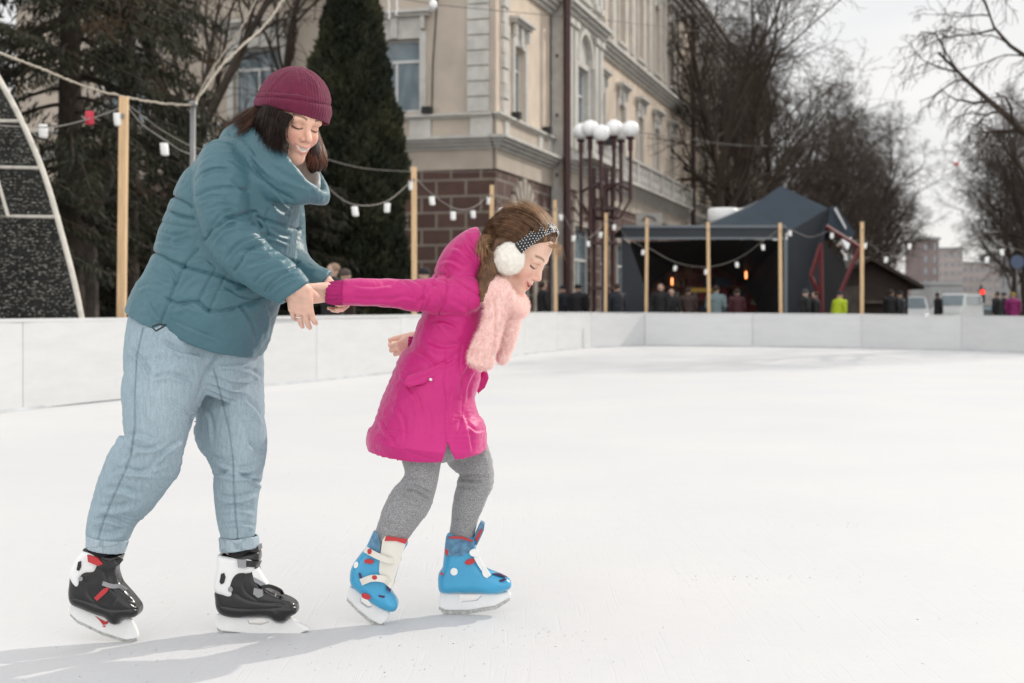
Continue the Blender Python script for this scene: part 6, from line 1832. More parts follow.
# woman, front foot (flat)
b1 = skate(wm, YF_, [(216, 592), (218, 586), (222, 560), (225, 552), (256, 549), (261, 556), (259, 566), (263, 578), (268, 586), (277, 592), (289, 597.5), (296, 602), (298.5, 607), (297.5, 612), (290, 616), (286, 620), (277, 620.5), (266, 615), (240, 616.5), (224, 614), (217.5, 606)],
           [(219.5, 553.5), (240, 555), (254, 556), (257, 564), (254, 571), (243, 572), (238, 576), (235.5, 584), (236, 592), (232, 595), (225, 593), (216.5, 588), (217.5, 575), (219, 564)],
           [(216, 615), (221, 613), (240, 616), (256, 616), (270, 617), (277, 621), (284, 621.5), (290, 617), (299, 622), (309.5, 628), (307, 632), (300, 635.5), (270, 636.5), (240, 634.5), (222, 631.5), (216, 626)],
           [(248, 619.5), (262, 618.5), (270, 621), (262, 624), (250, 623)], [(217, 627), (222, 630), (245, 632.5), (275, 634.3), (300, 633), (308, 629.5), (307, 632.5), (300, 636.6), (275, 638), (245, 636.5), (222, 633.5), (217, 630)], BKW,
           grooves=[([(218, 606), (240, 609), (266, 609), (297, 606)], .6, 2.5, 'g'), ([(236, 594), (246, 600), (262, 603), (285, 603)], .8, 3, 'g'), ([(246, 572), (243, 582), (246, 592), (256, 600)], .7, 3, 'g'), ([(277, 594), (274, 604), (276, 612)], .5, 1.5, 'g'), ([(262, 590), (276, 597), (292, 602)], 1.6, 3, 'f')])
zf = YF_ - .052
strap([(238, 564, zf), (246, 563.5, zf - .002), (256, 564, zf + .01), (261, 563, zf + .045)], 4.3, 6, .006, M['shellblack'], b1)
plate('buckle', [(237, 559.5), (246, 560), (246, 568), (238, 567.5)], zf - .012, .010, M['greyp'], b1)
plate('buckle', ovalp(230.3, 589.5, 2.4, 2.6), zf - .004, .006, M['greyp'], b1)
plate('cuff_slot', [(219.5, 582), (221, 574), (224, 573), (225.5, 577), (224, 583), (221, 584.5)], zf - .003, .004, M['shellblack'], b1)
strap([(250, 577, zf + .014), (258, 581, zf + .012), (266, 586.5, zf + .010), (273, 590, zf + .02)], 4.3, 4, .006, M['greyp'], b1)
plate('tongue', [(250, 570), (257, 569), (262, 578), (267, 585), (261, 585), (255, 580)], zf + .008, .04, M['shellwhite'], b1)
plate('buckle', [(254, 588), (262, 590), (263, 596), (258, 598), (253, 594)], zf - .002, .012, M['greyp'], b1)
strap([(262, 587, zf + .006), (270, 586, zf + .004), (280, 590, zf + .02), (283, 594, zf + .04)], 4.3, 3.4, .006, M['shellblack'], b1)
plate('tongue', [(246, 553), (258, 546), (259, 551), (253, 557)], YF_ - .03, .06, M['shellblack'], b1)
# woman, rear foot (heel raised)
b2 = skate(wm, YN_, [(72, 577), (76, 568), (84, 552), (89, 547), (120, 553), (121.5, 558), (118, 568), (121, 580), (127, 588), (135, 597), (140.5, 605), (140.5, 612), (135, 616.5), (124, 617.5), (119, 622.5), (113, 622), (106.5, 616), (96, 612.5), (85.6, 608), (74, 603), (70.8, 593)],
           [(86, 549), (95, 551), (104, 556), (103, 563), (99, 570), (90, 571.5), (86, 576), (84.5, 583), (80, 585), (75, 578), (73.5, 570), (79, 558)],
           [(70, 604), (75, 602.5), (86, 608), (107, 616), (114, 622), (120, 622), (124, 618), (132, 619), (138.5, 633), (137, 639), (127, 641), (103, 633.5), (77, 621), (69, 611)],
           None, [(70, 612), (78, 619), (103, 631.5), (127, 639), (137, 637.5), (137, 641), (127, 643), (103, 635.5), (77, 623), (70, 615.5)], BKW,
           grooves=[([(72, 598), (90, 603), (110, 610), (138, 609)], .6, 2.5, 'g'), ([(86, 582), (88, 594), (96, 604)], .7, 3, 'g'), ([(104, 572), (110, 586), (122, 598), (136, 606)], .8, 3, 'g'), ([(118, 596), (112, 606), (112, 614)], .5, 1.5, 'g'), ([(112, 588), (124, 598), (134, 603)], 1.6, 3, 'f')])
zn = YN_ - .052
strap([(99, 561, zn - .002), (108, 564, zn - .004), (116, 563, zn + .012), (121, 558, zn + .04)], 4.2, 6.5, .006, M['shellblack'], b2)
plate('buckle', [(87, 555), (97, 558), (103, 564), (98, 566), (88, 562)], zn - .014, .010, M['redp'], b2)
plate('buckle', [(94, 598), (103, 589), (109, 587), (107, 592), (97, 601)], zn - .006, .010, M['redp'], b2)
plate('buckle', ovalp(80.5, 579, 2.0, 2.2), zn - .004, .006, M['greyp'], b2)
plate('cuff_slot', [(76.5, 570), (78, 562), (81, 561), (81, 567), (79, 571)], zn - .003, .004, M['shellblack'], b2)
strap([(103, 583, zn + .004), (112, 586, zn), (120, 586, zn + .01), (126, 590, zn + .03)], 4.2, 4, .006, M['greyp'], b2)
plate('red_chevron', [(95, 616), (105, 621.5), (109, 621), (107.5, 624), (103, 625), (99, 620)], YN_ - .0145, .003, M['redp'], b2)
plate('red_chevron', [(102, 626), (106, 625.3), (104.5, 627.5)], YN_ - .0145, .003, M['redp'], b2)
# socks inside the boots
M['sock'] = mat('black_sock', (.02, .02, .022), .9)
for pts_, r_ in (([P(104, 546, YN_), P(100, 562, YN_)], .045), ([P(240, 543, YF_), P(240, 560, YF_)], .046)):
    garment('sock', Union([Cap(pts_, [r_, r_])]), .005, M['sock'], wm)
# ================================================================== girl
M['magenta'] = mat('magenta_coat_cloth', (.52, .012, .172), .50, .06, 6, .25, 35, col2=(.58, .016, .20), sheen=.25, spec=.4)
M['magenta_rib'] = mat('magenta_rib_knit', (.42, .012, .15), .85, .1, 40, .4, 200)
M['pinkfur'] = mat('pale_pink_plush', (.92, .66, .61), .9, .03, 25)
M['pinkpile'] = fur_mat('pink_pile', (.95, .74, .70))
M['whitefur'] = mat('cream_plush', (.90, .87, .80), .9, .02, 25)
M['whitepile'] = fur_mat('cream_pile', (.94, .92, .86))
M['fleece'] = mat('cream_fleece', (.66, .60, .53), .95, .08, 40, .6, 120)
# grey marl leggings
m, nt, b = new_mat('grey_marl'); N, L = nt.nodes, nt.links
tc = N.new('ShaderNodeTexCoord'); mp = N.new('ShaderNodeMapping'); mp.inputs['Scale'].default_value = (1, 1, 2.5); L.new(tc.outputs['Object'], mp.inputs[0])
n1 = N.new('ShaderNodeTexNoise'); n1.inputs['Scale'].default_value = 240; n1.inputs['Detail'].default_value = 3; L.new(mp.outputs[0], n1.inputs['Vector'])
rp = N.new('ShaderNodeValToRGB'); L.new(n1.outputs[0], rp.inputs[0]); e = rp.color_ramp.elements; e[0].position = .38; e[0].color = (.17, .17, .175, 1); e[1].position = .62; e[1].color = (.38, .38, .385, 1)
L.new(rp.outputs[0], b.inputs['Base Color']); b.inputs['Roughness'].default_value = .92; b.inputs['Sheen Weight'].default_value = .3
bp = N.new('ShaderNodeBump'); bp.inputs['Strength'].default_value = .3; bp.inputs['Distance'].default_value = .002; L.new(n1.outputs[0], bp.inputs['Height']); L.new(bp.outputs[0], b.inputs['Normal'])
M['marl'] = m

gl_ = empty('person', (P(430, 0, 4.5)[0], 4.5, 0), 'girl in magenta coat, pink plush scarf and white earmuffs skating on blue skates', 'person')
HG = P(517, 250, 4.50)
gc, gM = head_frame(HG, 70, 35, 0)
GH = Head(gc, gM, 1.03, True)
Yg = 4.52
trunk = Chain([ring((420, 412), (460, 414), Yg, Yg, .075), ring((414, 398), (466, 400), Yg, Yg, .095), ring((424, 350), (474, 354), Yg, Yg, .085), ring((434, 315), (480, 318), Yg, Yg, .095), ring((446, 290), (486, 292), Yg, Yg, .08)], 16)
neckg = Cap([GH.world((-.03, 0, -.05)), P(484, 284, Yg), P(470, 300, Yg)], [.045, .046, .06])
aN = Cap([P(452, 296, 4.41), P(392, 294, 4.34), P(334, 292, 4.25)], [.040, .033, .022])
aF = Cap([P(474, 300, 4.64), P(446, 332, 4.72), P(412, 341, 4.66)], [.040, .033, .022])
lN = Cap([P(425, 430, 4.45), P(421, 480, 4.43), P(391, 530, 4.43), P(376, 562, 4.43), P(376, 588, 4.43)], [.048, .040, .034, .030, .022])
lF = Cap([P(455, 430, 4.58), P(473, 474, 4.56), P(463, 530, 4.58), P(460, 560, 4.58), P(480, 581, 4.58)], [.046, .040, .034, .032, .022])
gN = hand_prims(P(331, 292, 4.245), (-1, -.1, -.12), (.1, -.35, 1), .80, (.55, .6, .7, .8), (.35, -.5), .03, 1)
gF = hand_prims(P(419, 340, 4.66), (-1, -.2, -.55), (-.35, -.2, 1), .80, (.75, .8, .8, .9), (.3, -.4), .05, -1)
BG = Union([(trunk, 0), (neckg, .03), (GH, .015), (aN, .03), (aF, .03), (lN, .03), (lF, .03)] + gN + gF)
V, Q = sdf_mesh(BG, .0026); Q = orient(V, Q)
col = GH.colour(V, (.84, .56, .44), (.70, .24, .22), (.26, .15, .09))
bodyg = fast_mesh('body', V, Q, M['skin'], gl_, True); paint(bodyg, V, col)

# ---- coat
ct = Chain([ring((367, 440), (487, 449), Yg, Yg, .180, .50), ring((371, 426), (486, 434), Yg, Yg, .178, .35), ring((380, 408), (478, 412), Yg, Yg, .165, .15), ring((392, 382), (475, 388), Yg, Yg, .152), ring((407, 357), (482, 362), Yg, Yg, .138), ring((415, 335), (483, 340), Yg, Yg, .130),
            ring((424, 312), (486, 318), Yg, Yg, .130), ring((434, 290), (490, 298), Yg, Yg, .122), ring((446, 272), (490, 280), Yg, Yg, .085)], 36, cap0='flat', pw=2.2)
ctcut = Chain([ring((360, 462), (494, 470), Yg, Yg, .165, .50), ring((378, 428), (478, 434), Yg, Yg, .155, .35), ring((392, 408), (470, 410), Yg, Yg, .13, .1)], 12, cap0='flat', pw=2.2)
slit = PolyExt([(447.5, 442), (462, 480), (438, 482)], Yg - .18, .14, .004)
sN = Chain([ring((470, 276), (458, 314), 4.41, 4.41, .062), ring((440, 277), (438, 315), 4.39, 4.39, .060), ring((416, 280), (416, 312), 4.36, 4.36, .053), ring((393, 278.5), (393, 308), 4.33, 4.33, .049), ring((368, 279), (368, 306.5), 4.29, 4.29, .046), ring((343, 279.5), (343, 306), 4.26, 4.26, .043)], 30, cap1='flat')
sF = Chain([ring((466, 286), (484, 314), 4.62, 4.62, .056), ring((440, 312), (456, 340), 4.69, 4.69, .048), ring((428, 324), (435, 351), 4.70, 4.70, .044), ring((416, 330), (415, 354), 4.67, 4.67, .040)], 16, cap1='flat')
hood = Chain([ring((431, 292), (482, 312), Yg, Yg, .115), ring((436, 268), (484, 292), Yg, Yg, .125), ring((447, 246), (488, 276), Yg, Yg, .118), ring((462, 233), (489, 268), Yg, Yg, .108), ring((473, 228.5), (488, 268), Yg, Yg, .100), ring((479, 230), (489, 268), Yg, Yg, .096)], 26, cap1='flat')
hoodcut = Chain([ring((455, 258), (486, 282), Yg, Yg, .085), ring((466, 242), (487, 272), Yg, Yg, .088), ring((478, 233), (489, 270), Yg, Yg, .084), ring((492, 232), (500, 270), Yg, Yg, .088)], 14, cap1='flat')
flapF = PolyExt([(474, 384), (482, 372), (486, 369), (489.5, 378), (486, 388), (478, 395)], 4.62, .012, .006)
S = []
g = lambda pl, s_=.7, d=3.5: S.append((pl, s_, d, 'g'))
fo = lambda pl, s_=2.0, d=4: S.append((pl, s_, d, 'f'))
g([(447, 350), (444, 380), (447, 400), (446, 420), (447, 442)], .6, 3.0); g([(462, 345), (460, 370), (463, 395), (461, 420), (457, 440)], .6, 2.0); g([(452, 388), (449, 405), (450, 425), (449, 440)], .5, 2)
g([(436, 276), (432, 292), (424, 312), (418, 318)], .8, 4); g([(446, 268), (448, 285), (446, 300), (438, 316)], .8, 5); g([(434, 273), (450, 276), (468, 288), (482, 296)], .8, 5)
g([(369, 431), (390, 441), (415, 454), (437, 460)], .5, 2); g([(462, 455), (476, 452), (486, 440)], .5, 2)
g([(424, 278), (424, 295), (420, 313)], .7, 4)
for a in ([(400, 281), (412, 290), (420, 308)], [(408, 280), (420, 286), (432, 300)], [(414, 310), (424, 300), (436, 284)], [(350, 300), (370, 301), (392, 300)], [(352, 286), (372, 288), (394, 285)], [(385, 304), (402, 298), (416, 300)], [(428, 282), (440, 292), (442, 306)],
          [(430, 325), (444, 322), (462, 330)], [(424, 340), (440, 348), (462, 346)], [(436, 318), (450, 336), (470, 344)], [(416, 352), (430, 360), (440, 374)], [(470, 362), (462, 376), (458, 392)], [(476, 370), (468, 386), (466, 404)], [(404, 384), (416, 400), (420, 424)], [(390, 402), (402, 420), (404, 444)],
          [(424, 396), (432, 420), (430, 450)], [(462, 410), (468, 430), (472, 455)], [(440, 262), (452, 262), (468, 272)], [(450, 247), (462, 252), (476, 264)], [(436, 280), (450, 284), (464, 294)], [(464, 234), (470, 246), (480, 258)], [(380, 420), (386, 432), (394, 444)], [(432, 366), (446, 364), (458, 356)], [(400, 372), (410, 382), (424, 386)],
          [(468, 425), (476, 432), (486, 430)], [(448, 300), (462, 308), (476, 318)]):
    fo(a, random.Random(int(a[0][0] * 5)).uniform(1.5, 2.8), random.Random(int(a[1][1])).uniform(2.5, 5.5))
S = [(a_, b_, c_ * (1.4 if d_ == 'f' else 1.2), d_) for a_, b_, c_, d_ in S]
coat = garment('coat', Minus(Union([(ct, 0), (hood, .012), (sN, .012), (sF, .01), (flapF, .002)]), [ctcut, slit, hoodcut], .004), .0034, M['magenta'], gl_, S, [(.0035, 11, 11), (.0022, (26, 26, 20), 12), (.0008, 70, 14)])
# pocket flap, snaps, placket
Yp = Yg - .150
k = MB(); pl = [(406.5, 381), (410, 374), (422, 370), (434, 366), (445, 361.5), (446.5, 366), (438, 375), (425, 382), (410, 386)]
pp_ = [P(x, y, Yp - .006 + (y - 375) * -.0004) for x, y in pl]
garment('pocket_flap', Union([PolyExt([(405, 383), (407.5, 376), (422, 371), (434, 366.5), (445, 361), (447, 365.5), (438, 376), (425, 383), (410, 387)], Yp + .010, .016, .005, .35)]), .0026, M['magenta'], coat, [([(407, 382), (420, 379), (436, 371), (445, 364)], .5, 1.5, 'g')])
for x, y, dy in ((430.5, 379.5, -.012), (460.5, 398, .022), (460, 418, .01), (458.5, 436, -.002)):
    k = MB(); c_ = P(x, y, Yp + dy); k.lathe(c_, [(.0055, .002), (.0058, 0), (.004, -.002), (.001, -.0025)], 12, axis=1); k.build('snap_button', M['metal'] if y < 390 else M['magenta'], coat)
# ribbed cuffs
for rr_ in ([ring((344, 280.5), (344, 305), 4.26, 4.26, .038), ring((336, 281), (335, 305), 4.25, 4.25, .036), ring((328, 282.5), (325.5, 303), 4.24, 4.24, .031)], [ring((417, 332), (416, 353), 4.67, 4.67, .034), ring((409, 334), (408, 351), 4.66, 4.66, .031)]):
    ch = Chain(rr_, 14, cap0='flat', cap1='flat'); V, Q = sdf_mesh(Union([ch]), .0024); Q = orient(V, Q); N_, _ = vnormals(V, Q)
    c0 = rr_[0][0]; an = np.arctan2(V[:, 1] - c0[1], V[:, 2] - c0[2]); V = V + N_ * (np.sin(an * 22) * .0013)[:, None]
    fast_mesh('ribbed_cuff', V, Q, M['magenta_rib'], coat, True)
# fleece inside the hood
V, Q = sdf_mesh(Union([Chain([ring((458, 256), (488, 280), Yg, Yg, .080), ring((468, 243), (488, 272), Yg, Yg, .082), ring((477, 236), (488, 270), Yg, Yg, .078)], 12, cap1='flat')]), .004); Q = orient(V, Q); N_, _ = vnormals(V, Q); V = V + N_ * (vnoise(V * 110, 2) * .003)[:, None]
fl = fast_mesh('hood_lining', V, Q, M['fleece'], gl_, True)
rg = np.random.default_rng(6); fv, fq = fur(V, Q, 3500, .009, .0008, rg, jit=.8); fast_mesh('fleece_pile', fv, fq, fur_mat('fleece_pile', (.80, .75, .67)), fl)

# ---- leggings
l1 = Chain([ring((392, 425), (452, 430), 4.46, 4.46, .085), ring((400, 450), (444, 455), 4.44, 4.44, .070), ring((404.5, 472), (439, 476), 4.43, 4.43, .060), ring((399, 489), (434, 492), 4.42, 4.42, .055), ring((387, 509), (423, 509), 4.43, 4.43, .052), ring((377, 531), (408, 533), 4.43, 4.43, .046), ring((370, 545), (400, 550), 4.43, 4.43, .042)], 30)
l2 = Chain([ring((440, 432), (474, 436), 4.57, 4.57, .070), ring((446, 448), (484, 450), 4.57, 4.57, .070), ring((460, 474), (494, 470), 4.56, 4.56, .058), ring((456.5, 492), (488, 490), 4.56, 4.56, .053), ring((452, 512), (480, 512), 4.57, 4.57, .048), ring((450, 530), (474, 534), 4.58, 4.58, .042), ring((448, 548), (472, 548), 4.58, 4.58, .040)], 30)
SL = [(a, s_ * 1.2, d * 1.9, 'f') for a, s_, d in (([(402, 486), (414, 487), (424, 491), (434, 496)], 1.0, 5), ([(399, 490), (412, 492), (422, 497), (430, 502)], 1.1, 5), ([(405, 480), (418, 480), (430, 484)], 1.0, 4), ([(398, 496), (410, 500), (424, 506)], 1.2, 3.5),
      ([(458, 481), (470, 482), (484, 484)], 1.1, 5), ([(462, 476), (474, 477), (488, 478)], 1.0, 4), ([(456, 488), (468, 489), (482, 489)], 1.1, 3), ([(380, 524), (390, 524), (404, 528)], 1.0, 3), ([(452, 520), (462, 521), (474, 523)], 1.0, 3))]
seatg = Chain([ring((410, 406), (462, 408), Yg, Yg, .10), ring((406, 422), (468, 426), Yg, Yg, .105), ring((410, 434), (466, 437), Yg - .01, Yg - .01, .095)], 12)
garment('leggings', Union([(l1, 0), (l2, .01), (seatg, .02)]), .003, M['marl'], gl_, SL, [(.0025, 22, 31), (.0012, 60, 32)])

# ---- scarf
sc_ = Union([(Chain([cring((487, 284, 4.44), (-.5, -.8, .2), (.1, 0, 1), .028, .034), cring((499, 296, 4.39), (0, -1, 0), (.2, 0, 1), .032, .042), cring((513, 307, 4.43), (.7, -.6, -.2), (.3, 0, .9), .030, .030), cring((520, 305, 4.52), (.9, .3, 0), (.2, 0, .9), .028, .028), cring((508, 294, 4.60), (0, 1, 0), (0, 0, 1), .030, .034), cring((490, 282, 4.56), (-.8, .4, 0), (0, 0, 1), .028, .034)], 44, closed=True), 0),
             (Chain([ring((488, 288), (508, 296), 4.40, 4.39, .028), ring((486, 306), (508, 311), 4.385, 4.375, .025), ring((479, 328), (502, 333), 4.375, 4.37, .024), ring((470, 347), (496, 352), 4.37, 4.37, .024), ring((466, 359), (493, 364), 4.37, 4.37, .021)], 22), .012),
             (Chain([ring((496, 300), (522, 302), 4.44, 4.44, .030), ring((498, 326), (518, 328), 4.45, 4.45, .030), ring((498, 350), (511, 350), 4.46, 4.46, .026), ring((496, 358), (507, 358), 4.46, 4.46, .022)], 18), .012)])
V, Q = sdf_mesh(sc_, .0036); Q = orient(V, Q); N_, _ = vnormals(V, Q); V = V + N_ * (vnoise(V * 45, 2) * .0025 + vnoise(V * 110, 5) * .0018)[:, None]
V = sculpt(V, Q, [([(494, 300), (496, 325), (494, 356)], 1.5, 5, 'g'), ([(480, 300), (478, 330), (470, 356)], 1.2, 2.5, 'g')])
scf = fast_mesh('scarf', V, Q, M['pinkfur'], gl_, True)
rg = np.random.default_rng(7); fv, fq = fur(V, Q, 30000, .012, .0007, rg, (0, 0, -.35), .55); fast_mesh('scarf_pile', fv, fq, M['pinkpile'], scf)

# ---- hair
class HairCap:
    def __init__(s): s.lo, s.hi = gc - .14, gc + .14
    def __call__(s, p):
        q = GH.loc(p); x, y, z = q.T
        d = smin(Ell((-.014, 0, .034), (.105, .084, .095))(q), Ell((.020, 0, .047), (.069, .070, .057))(q), .03)
        face = (x - .038) * .80 + (.030 - z) * .60            # keep the face free
        d = smax(d, face, .008)
        low = (-z - .045) * 1.0 + np.clip(x + .01, 0, 1) * .9; d = smax(d, low * .9, .01)
        return d * 1.03


nape = Cap([GH.world((-.06, -.03, .0)), P(494, 258, 4.45), P(487, 274, 4.42), P(484, 290, 4.385), P(482, 299, 4.38)], [.050, .036, .028, .020, .010])
hairg = garment('hair', Union([(HairCap(), 0), (nape, .02)]), .003, M['hair_brown'], gl_, (), [(.0020, (50, 90, 50), 2)])
# strands combed from the forehead over the crown to the nape, near side and far side
gd = []
for yy in np.linspace(-.080, .080, 9):
    c = 1 - (abs(yy) / .10) ** 2; rt = math.sqrt(max(c, .05))
    gd.append([GH.world((.086 * rt ** .5 - .012, yy * .9, .060 + .018 * rt)), GH.world((.055 * rt, yy, .060 + .060 * rt)), GH.world((-.02, yy * 1.0, .040 + .086 * rt)), GH.world((-.082 * rt - .018, yy * .95, .035 + .047 * rt)), GH.world((-.110 * rt - .006, yy * .8, -.01)), GH.world((-.095, yy * .5, -.065))])
a, q = strands(gd, 1500, .0009, .0035, 8, 16, .0015); fast_mesh('strands', a, q, M['hair_brown'], hairg)
gd = [[GH.world((.040, -.078, .030)), GH.world((-.01, -.093, .035)), GH.world((-.06, -.085, .010)), P(491, 264, 4.42), P(486, 282, 4.38), P(481, 300, 4.37)], [GH.world((.030, -.084, .060)), GH.world((-.02, -.096, .060)), GH.world((-.09, -.078, .020)), P(488, 258, 4.43), P(481, 278, 4.40), P(484, 302, 4.38)],
      [GH.world((.020, -.070, .090)), GH.world((-.05, -.080, .085)), GH.world((-.11, -.05, .020)), P(486, 254, 4.47), P(480, 272, 4.43), P(488, 296, 4.38)]]
a, q = strands(gd, 900, .0009, .005, 9, 16, .003); fast_mesh('strands', a, q, M['hair_brown'], hairg)
# fly-away hairs round the crown and forehead
gd = [[GH.world((.07, y_, .08)), GH.world((.04, y_, .122)), GH.world((-.03, y_, .132)), GH.world((-.09, y_, .095)), GH.world((-.122, y_, .02))] for y_ in (-.05, 0, .05)]
M['hair_light'] = mat('light_sunlit_hair', (.36, .21, .11), .5, .3, 60, spec=.4)  # light brown, with the sunlit gold of the crown put into the colour
a, q = strands(gd, 260, .0005, .010, 10, 14, .005); fast_mesh('strands', a, q, M['hair_light'], hairg)
gd = [[GH.world((.085, y_, .075)), GH.world((.105, y_, .080)), GH.world((.118, y_ * 1.1, .062)), GH.world((.116, y_ * 1.2, .045))] for y_ in (-.04, 0, .04)]
a, q = strands(gd, 70, .0005, .009, 11, 8, .006); fast_mesh('strands', a, q, M['hair_light'], hairg)
gd = [[P(492, 236, 4.44), P(483, 236, 4.41), P(482, 248, 4.40), P(487, 256, 4.40)], [P(490, 244, 4.43), P(480, 248, 4.40), P(482, 258, 4.39), P(488, 264, 4.39)]]
a, q = strands(gd, 120, .0007, .010, 12, 10, .008); fast_mesh('strands', a, q, M['hair_light'], hairg)
# hood opening curl
# ---- earmuffs: headband arc + two plush cups
mf = empty('earmuffs', tuple(GH.world((0, 0, .0))), None); mf.parent = gl_; mf.location = Vector(mf.location) - Vector(gl_.location)
pcs = []
for sy in (-1, 1):
    c_ = P(510.5, 262, 4.50) if False else GH.world((.024, sy * .092, -.020)); axn = gM[1] * sy
    V, Q = sdf_mesh(Union([Ell(c_, (.050, .050, .028), np.stack([gM[0], gM[2], gM[1]]))]), .003); Q = orient(V, Q); N_, _ = vnormals(V, Q); V = V + N_ * (vnoise(V * 90, 4) * .0025)[:, None]
    cup = fast_mesh('ear_cup', V, Q, M['whitefur'], mf, True); rg = np.random.default_rng(20 + sy); fv, fq = fur(V, Q, 9000, .007, .0006, rg, (0, 0, -.1), .6); fast_mesh('plush_pile', fv, fq, M['whitepile'], cup)
m, nt, b = new_mat('black_dotted_band'); b.inputs['Base Color'].default_value = (.012, .012, .014, 1); b.inputs['Roughness'].default_value = .5; M['band'] = m
arc = [GH.world((.030 + .024 * math.sin(t), -.094 * math.cos(t), .000 + .112 * math.sin(t))) for t in np.linspace(.18, math.pi - .18, 40)]
fw = GH.world((1, 0, 0)) - GH.world((0, 0, 0)); upv = GH.world((0, 0, 1)) - GH.world((0, 0, 0)); k = MB(); V = []
tw = gM[0] * .95 + gM[2] * -.3; tw /= np.linalg.norm(tw)
for i, p in enumerate(arc):
    cen = GH.world((.02, 0, .01)); o_ = p - cen; o_ -= tw * (o_ @ tw); o_ /= np.linalg.norm(o_); t_ = i / 39; tt = .0175
    for th in np.linspace(0, 2 * math.pi, 12, endpoint=False): V.append(p + tw * math.cos(th) * tt + o_ * (math.sin(th) * .0055 + .010 + .0022 * math.sin(i * 1.3)))
Fc = [[i * 12 + j, i * 12 + (j + 1) % 12, i * 12 + 12 + (j + 1) % 12, i * 12 + 12 + j] for i in range(39) for j in range(12)]
k.add(V, Fc + [list(range(12)), list(range(39 * 12, 40 * 12))[::-1]]); bnd = k.build('headband', M['band'], mf, True)
k = MB(); rg_ = random.Random(4)
for i in range(1, 39):
    for jj in range(5):
        th = (jj + (.5 if i % 2 else 0)) / 5 * math.pi; p = arc[i]; cen = GH.world((.02, 0, .01)); o_ = p - cen; o_ -= tw * (o_ @ tw); o_ /= np.linalg.norm(o_)
        k.lathe(p + tw * math.cos(th) * .0172 + o_ * (math.sin(th) * .0055 + .0104 + .0022 * math.sin(i * 1.3)), [(.0003, -.0018), (.0018, 0), (.0003, .0018)], 6)
k.build('white_dots', M['cup'], bnd)

# ---- skates
M['skyblue'] = mat('sky_blue_plastic', (.045, .34, .58), .32, .05, 10, .04, 30, coat=.3)
M['denimblue'] = mat('blue_lining', (.10, .22, .34), .8, .3, 60)
M['darkstripe'] = mat('dark_plum_stripe', (.05, .02, .08), .4)
M['bone'] = mat('ivory_plastic', (.72, .69, .62), .4, .05, 12)
SB = (M['skyblue'], M['skyblue'], M['holder'])
YA, YB = 4.58, 4.43
s1 = skate(gl_, YA, [(438.4, 586), (438.5, 574), (443, 565), (445, 545), (447, 534.5), (455, 533), (474, 537), (476, 547), (479, 560), (485, 567.5), (495, 572), (505, 576), (511, 581), (511, 586), (508, 589), (496, 593), (468, 592), (442.5, 592)],
           None, [(440, 590), (450, 592), (496, 592.5), (509, 591), (510, 599.5), (496, 608), (468, 612.5), (444, 612.8), (439, 607)], [(459, 594.5), (482, 594.5), (477, 600), (460, 601.5)],
           [(439, 606), (446, 609.5), (468, 609.5), (495, 605), (509.5, 597), (510, 600.5), (496, 609.5), (468, 614), (444, 614.3), (438.8, 609)], SB, .044)
za = YA - .0465
plate('liner', [(446.5, 536), (474, 539), (474, 548), (462, 556), (446, 556), (445, 546)], za - .001, .004, M['denimblue'], s1); plate('red_edge', [(449, 536.5), (462, 536.5), (473, 540.5), (472.5, 542), (461, 538.8), (449.5, 538.6)], za - .004, .004, M['redp'], s1)
plate('tongue', [(473.5, 538), (478.5, 527), (481, 522.5), (484.5, 524.3), (484, 530), (480.5, 538), (476.5, 546)], YA - .025, .05, M['denimblue'], s1); plate('red_edge', [(475.5, 538), (480.5, 529), (482.5, 529.5), (479, 538), (477, 542)], YA - .028, .004, M['redp'], s1)
plate('rivet', ovalp(454, 571.8, 3.7, 3.7), za - .004, .007, M['shellwhite'], s1); plate('buckle', ovalp(474.5, 553, 5.2, 3.8, 5), za - .008, .012, M['shellwhite'], s1)
plate('red_oval', ovalp(470, 561.8, 5.4, 2.8, -14), za - .003, .004, M['redp'], s1); plate('red_patch', [(445, 548), (448.5, 551), (447.5, 556), (445, 554)], za - .003, .004, M['redp'], s1); plate('red_patch', [(441, 572), (444, 574.5), (442.5, 575.5), (440, 574)], za - .003, .004, M['redp'], s1)
strap([(476, 556, za + .01), (480, 563, za + .012), (484, 569, za + .014), (489, 576, za + .012)], 4.58, 5, .012, M['shellwhite'], s1, 'tongue_panel'); plate('buckle', ovalp(485.5, 573, 3.2, 5, -20), za - .003, .012, M['shellwhite'], s1)
plate('dark_stripe', [(492, 573.8), (500, 574), (507, 577.5), (499, 575.8)], za + .012, .02, M['darkstripe'], s1); plate('dark_stripe', [(499, 580.5), (504, 579), (507, 579.5), (501, 582)], za + .002, .01, M['darkstripe'], s1)
s2 = skate(gl_, YB, [(373.8, 531), (377, 533), (383, 545), (407, 541), (403, 552), (399.4, 563), (395, 580), (391, 588.7), (397, 599), (398, 606), (392, 611), (376.6, 605), (360, 592), (351, 583), (351, 570), (357.4, 558), (366, 547)],
           None, [(350, 586), (360, 590), (377, 604), (389.5, 611), (387.6, 619.7), (380.5, 626.5), (372, 622), (357, 610), (347, 599.6)], [(361, 597), (368, 599), (373, 606), (368, 607), (361, 602)],
           [(347, 597), (357, 607.5), (371, 619), (381, 624), (386, 620.5), (381, 627.8), (371, 624), (356.5, 611.5), (346.8, 601)], SB, .044)
zb = YB - .0465
plate('tongue', [(382.5, 540), (385, 536.5), (407.5, 539.5), (403, 552), (399.5, 563), (395, 578), (391, 589), (384, 583), (379, 572), (380, 557)], zb - .003, .010, M['bone'], s2)
plate('red_edge', [(386, 536), (408, 539.3), (405.5, 544), (396, 541), (384.5, 541)], zb - .006, .006, M['redp'], s2)
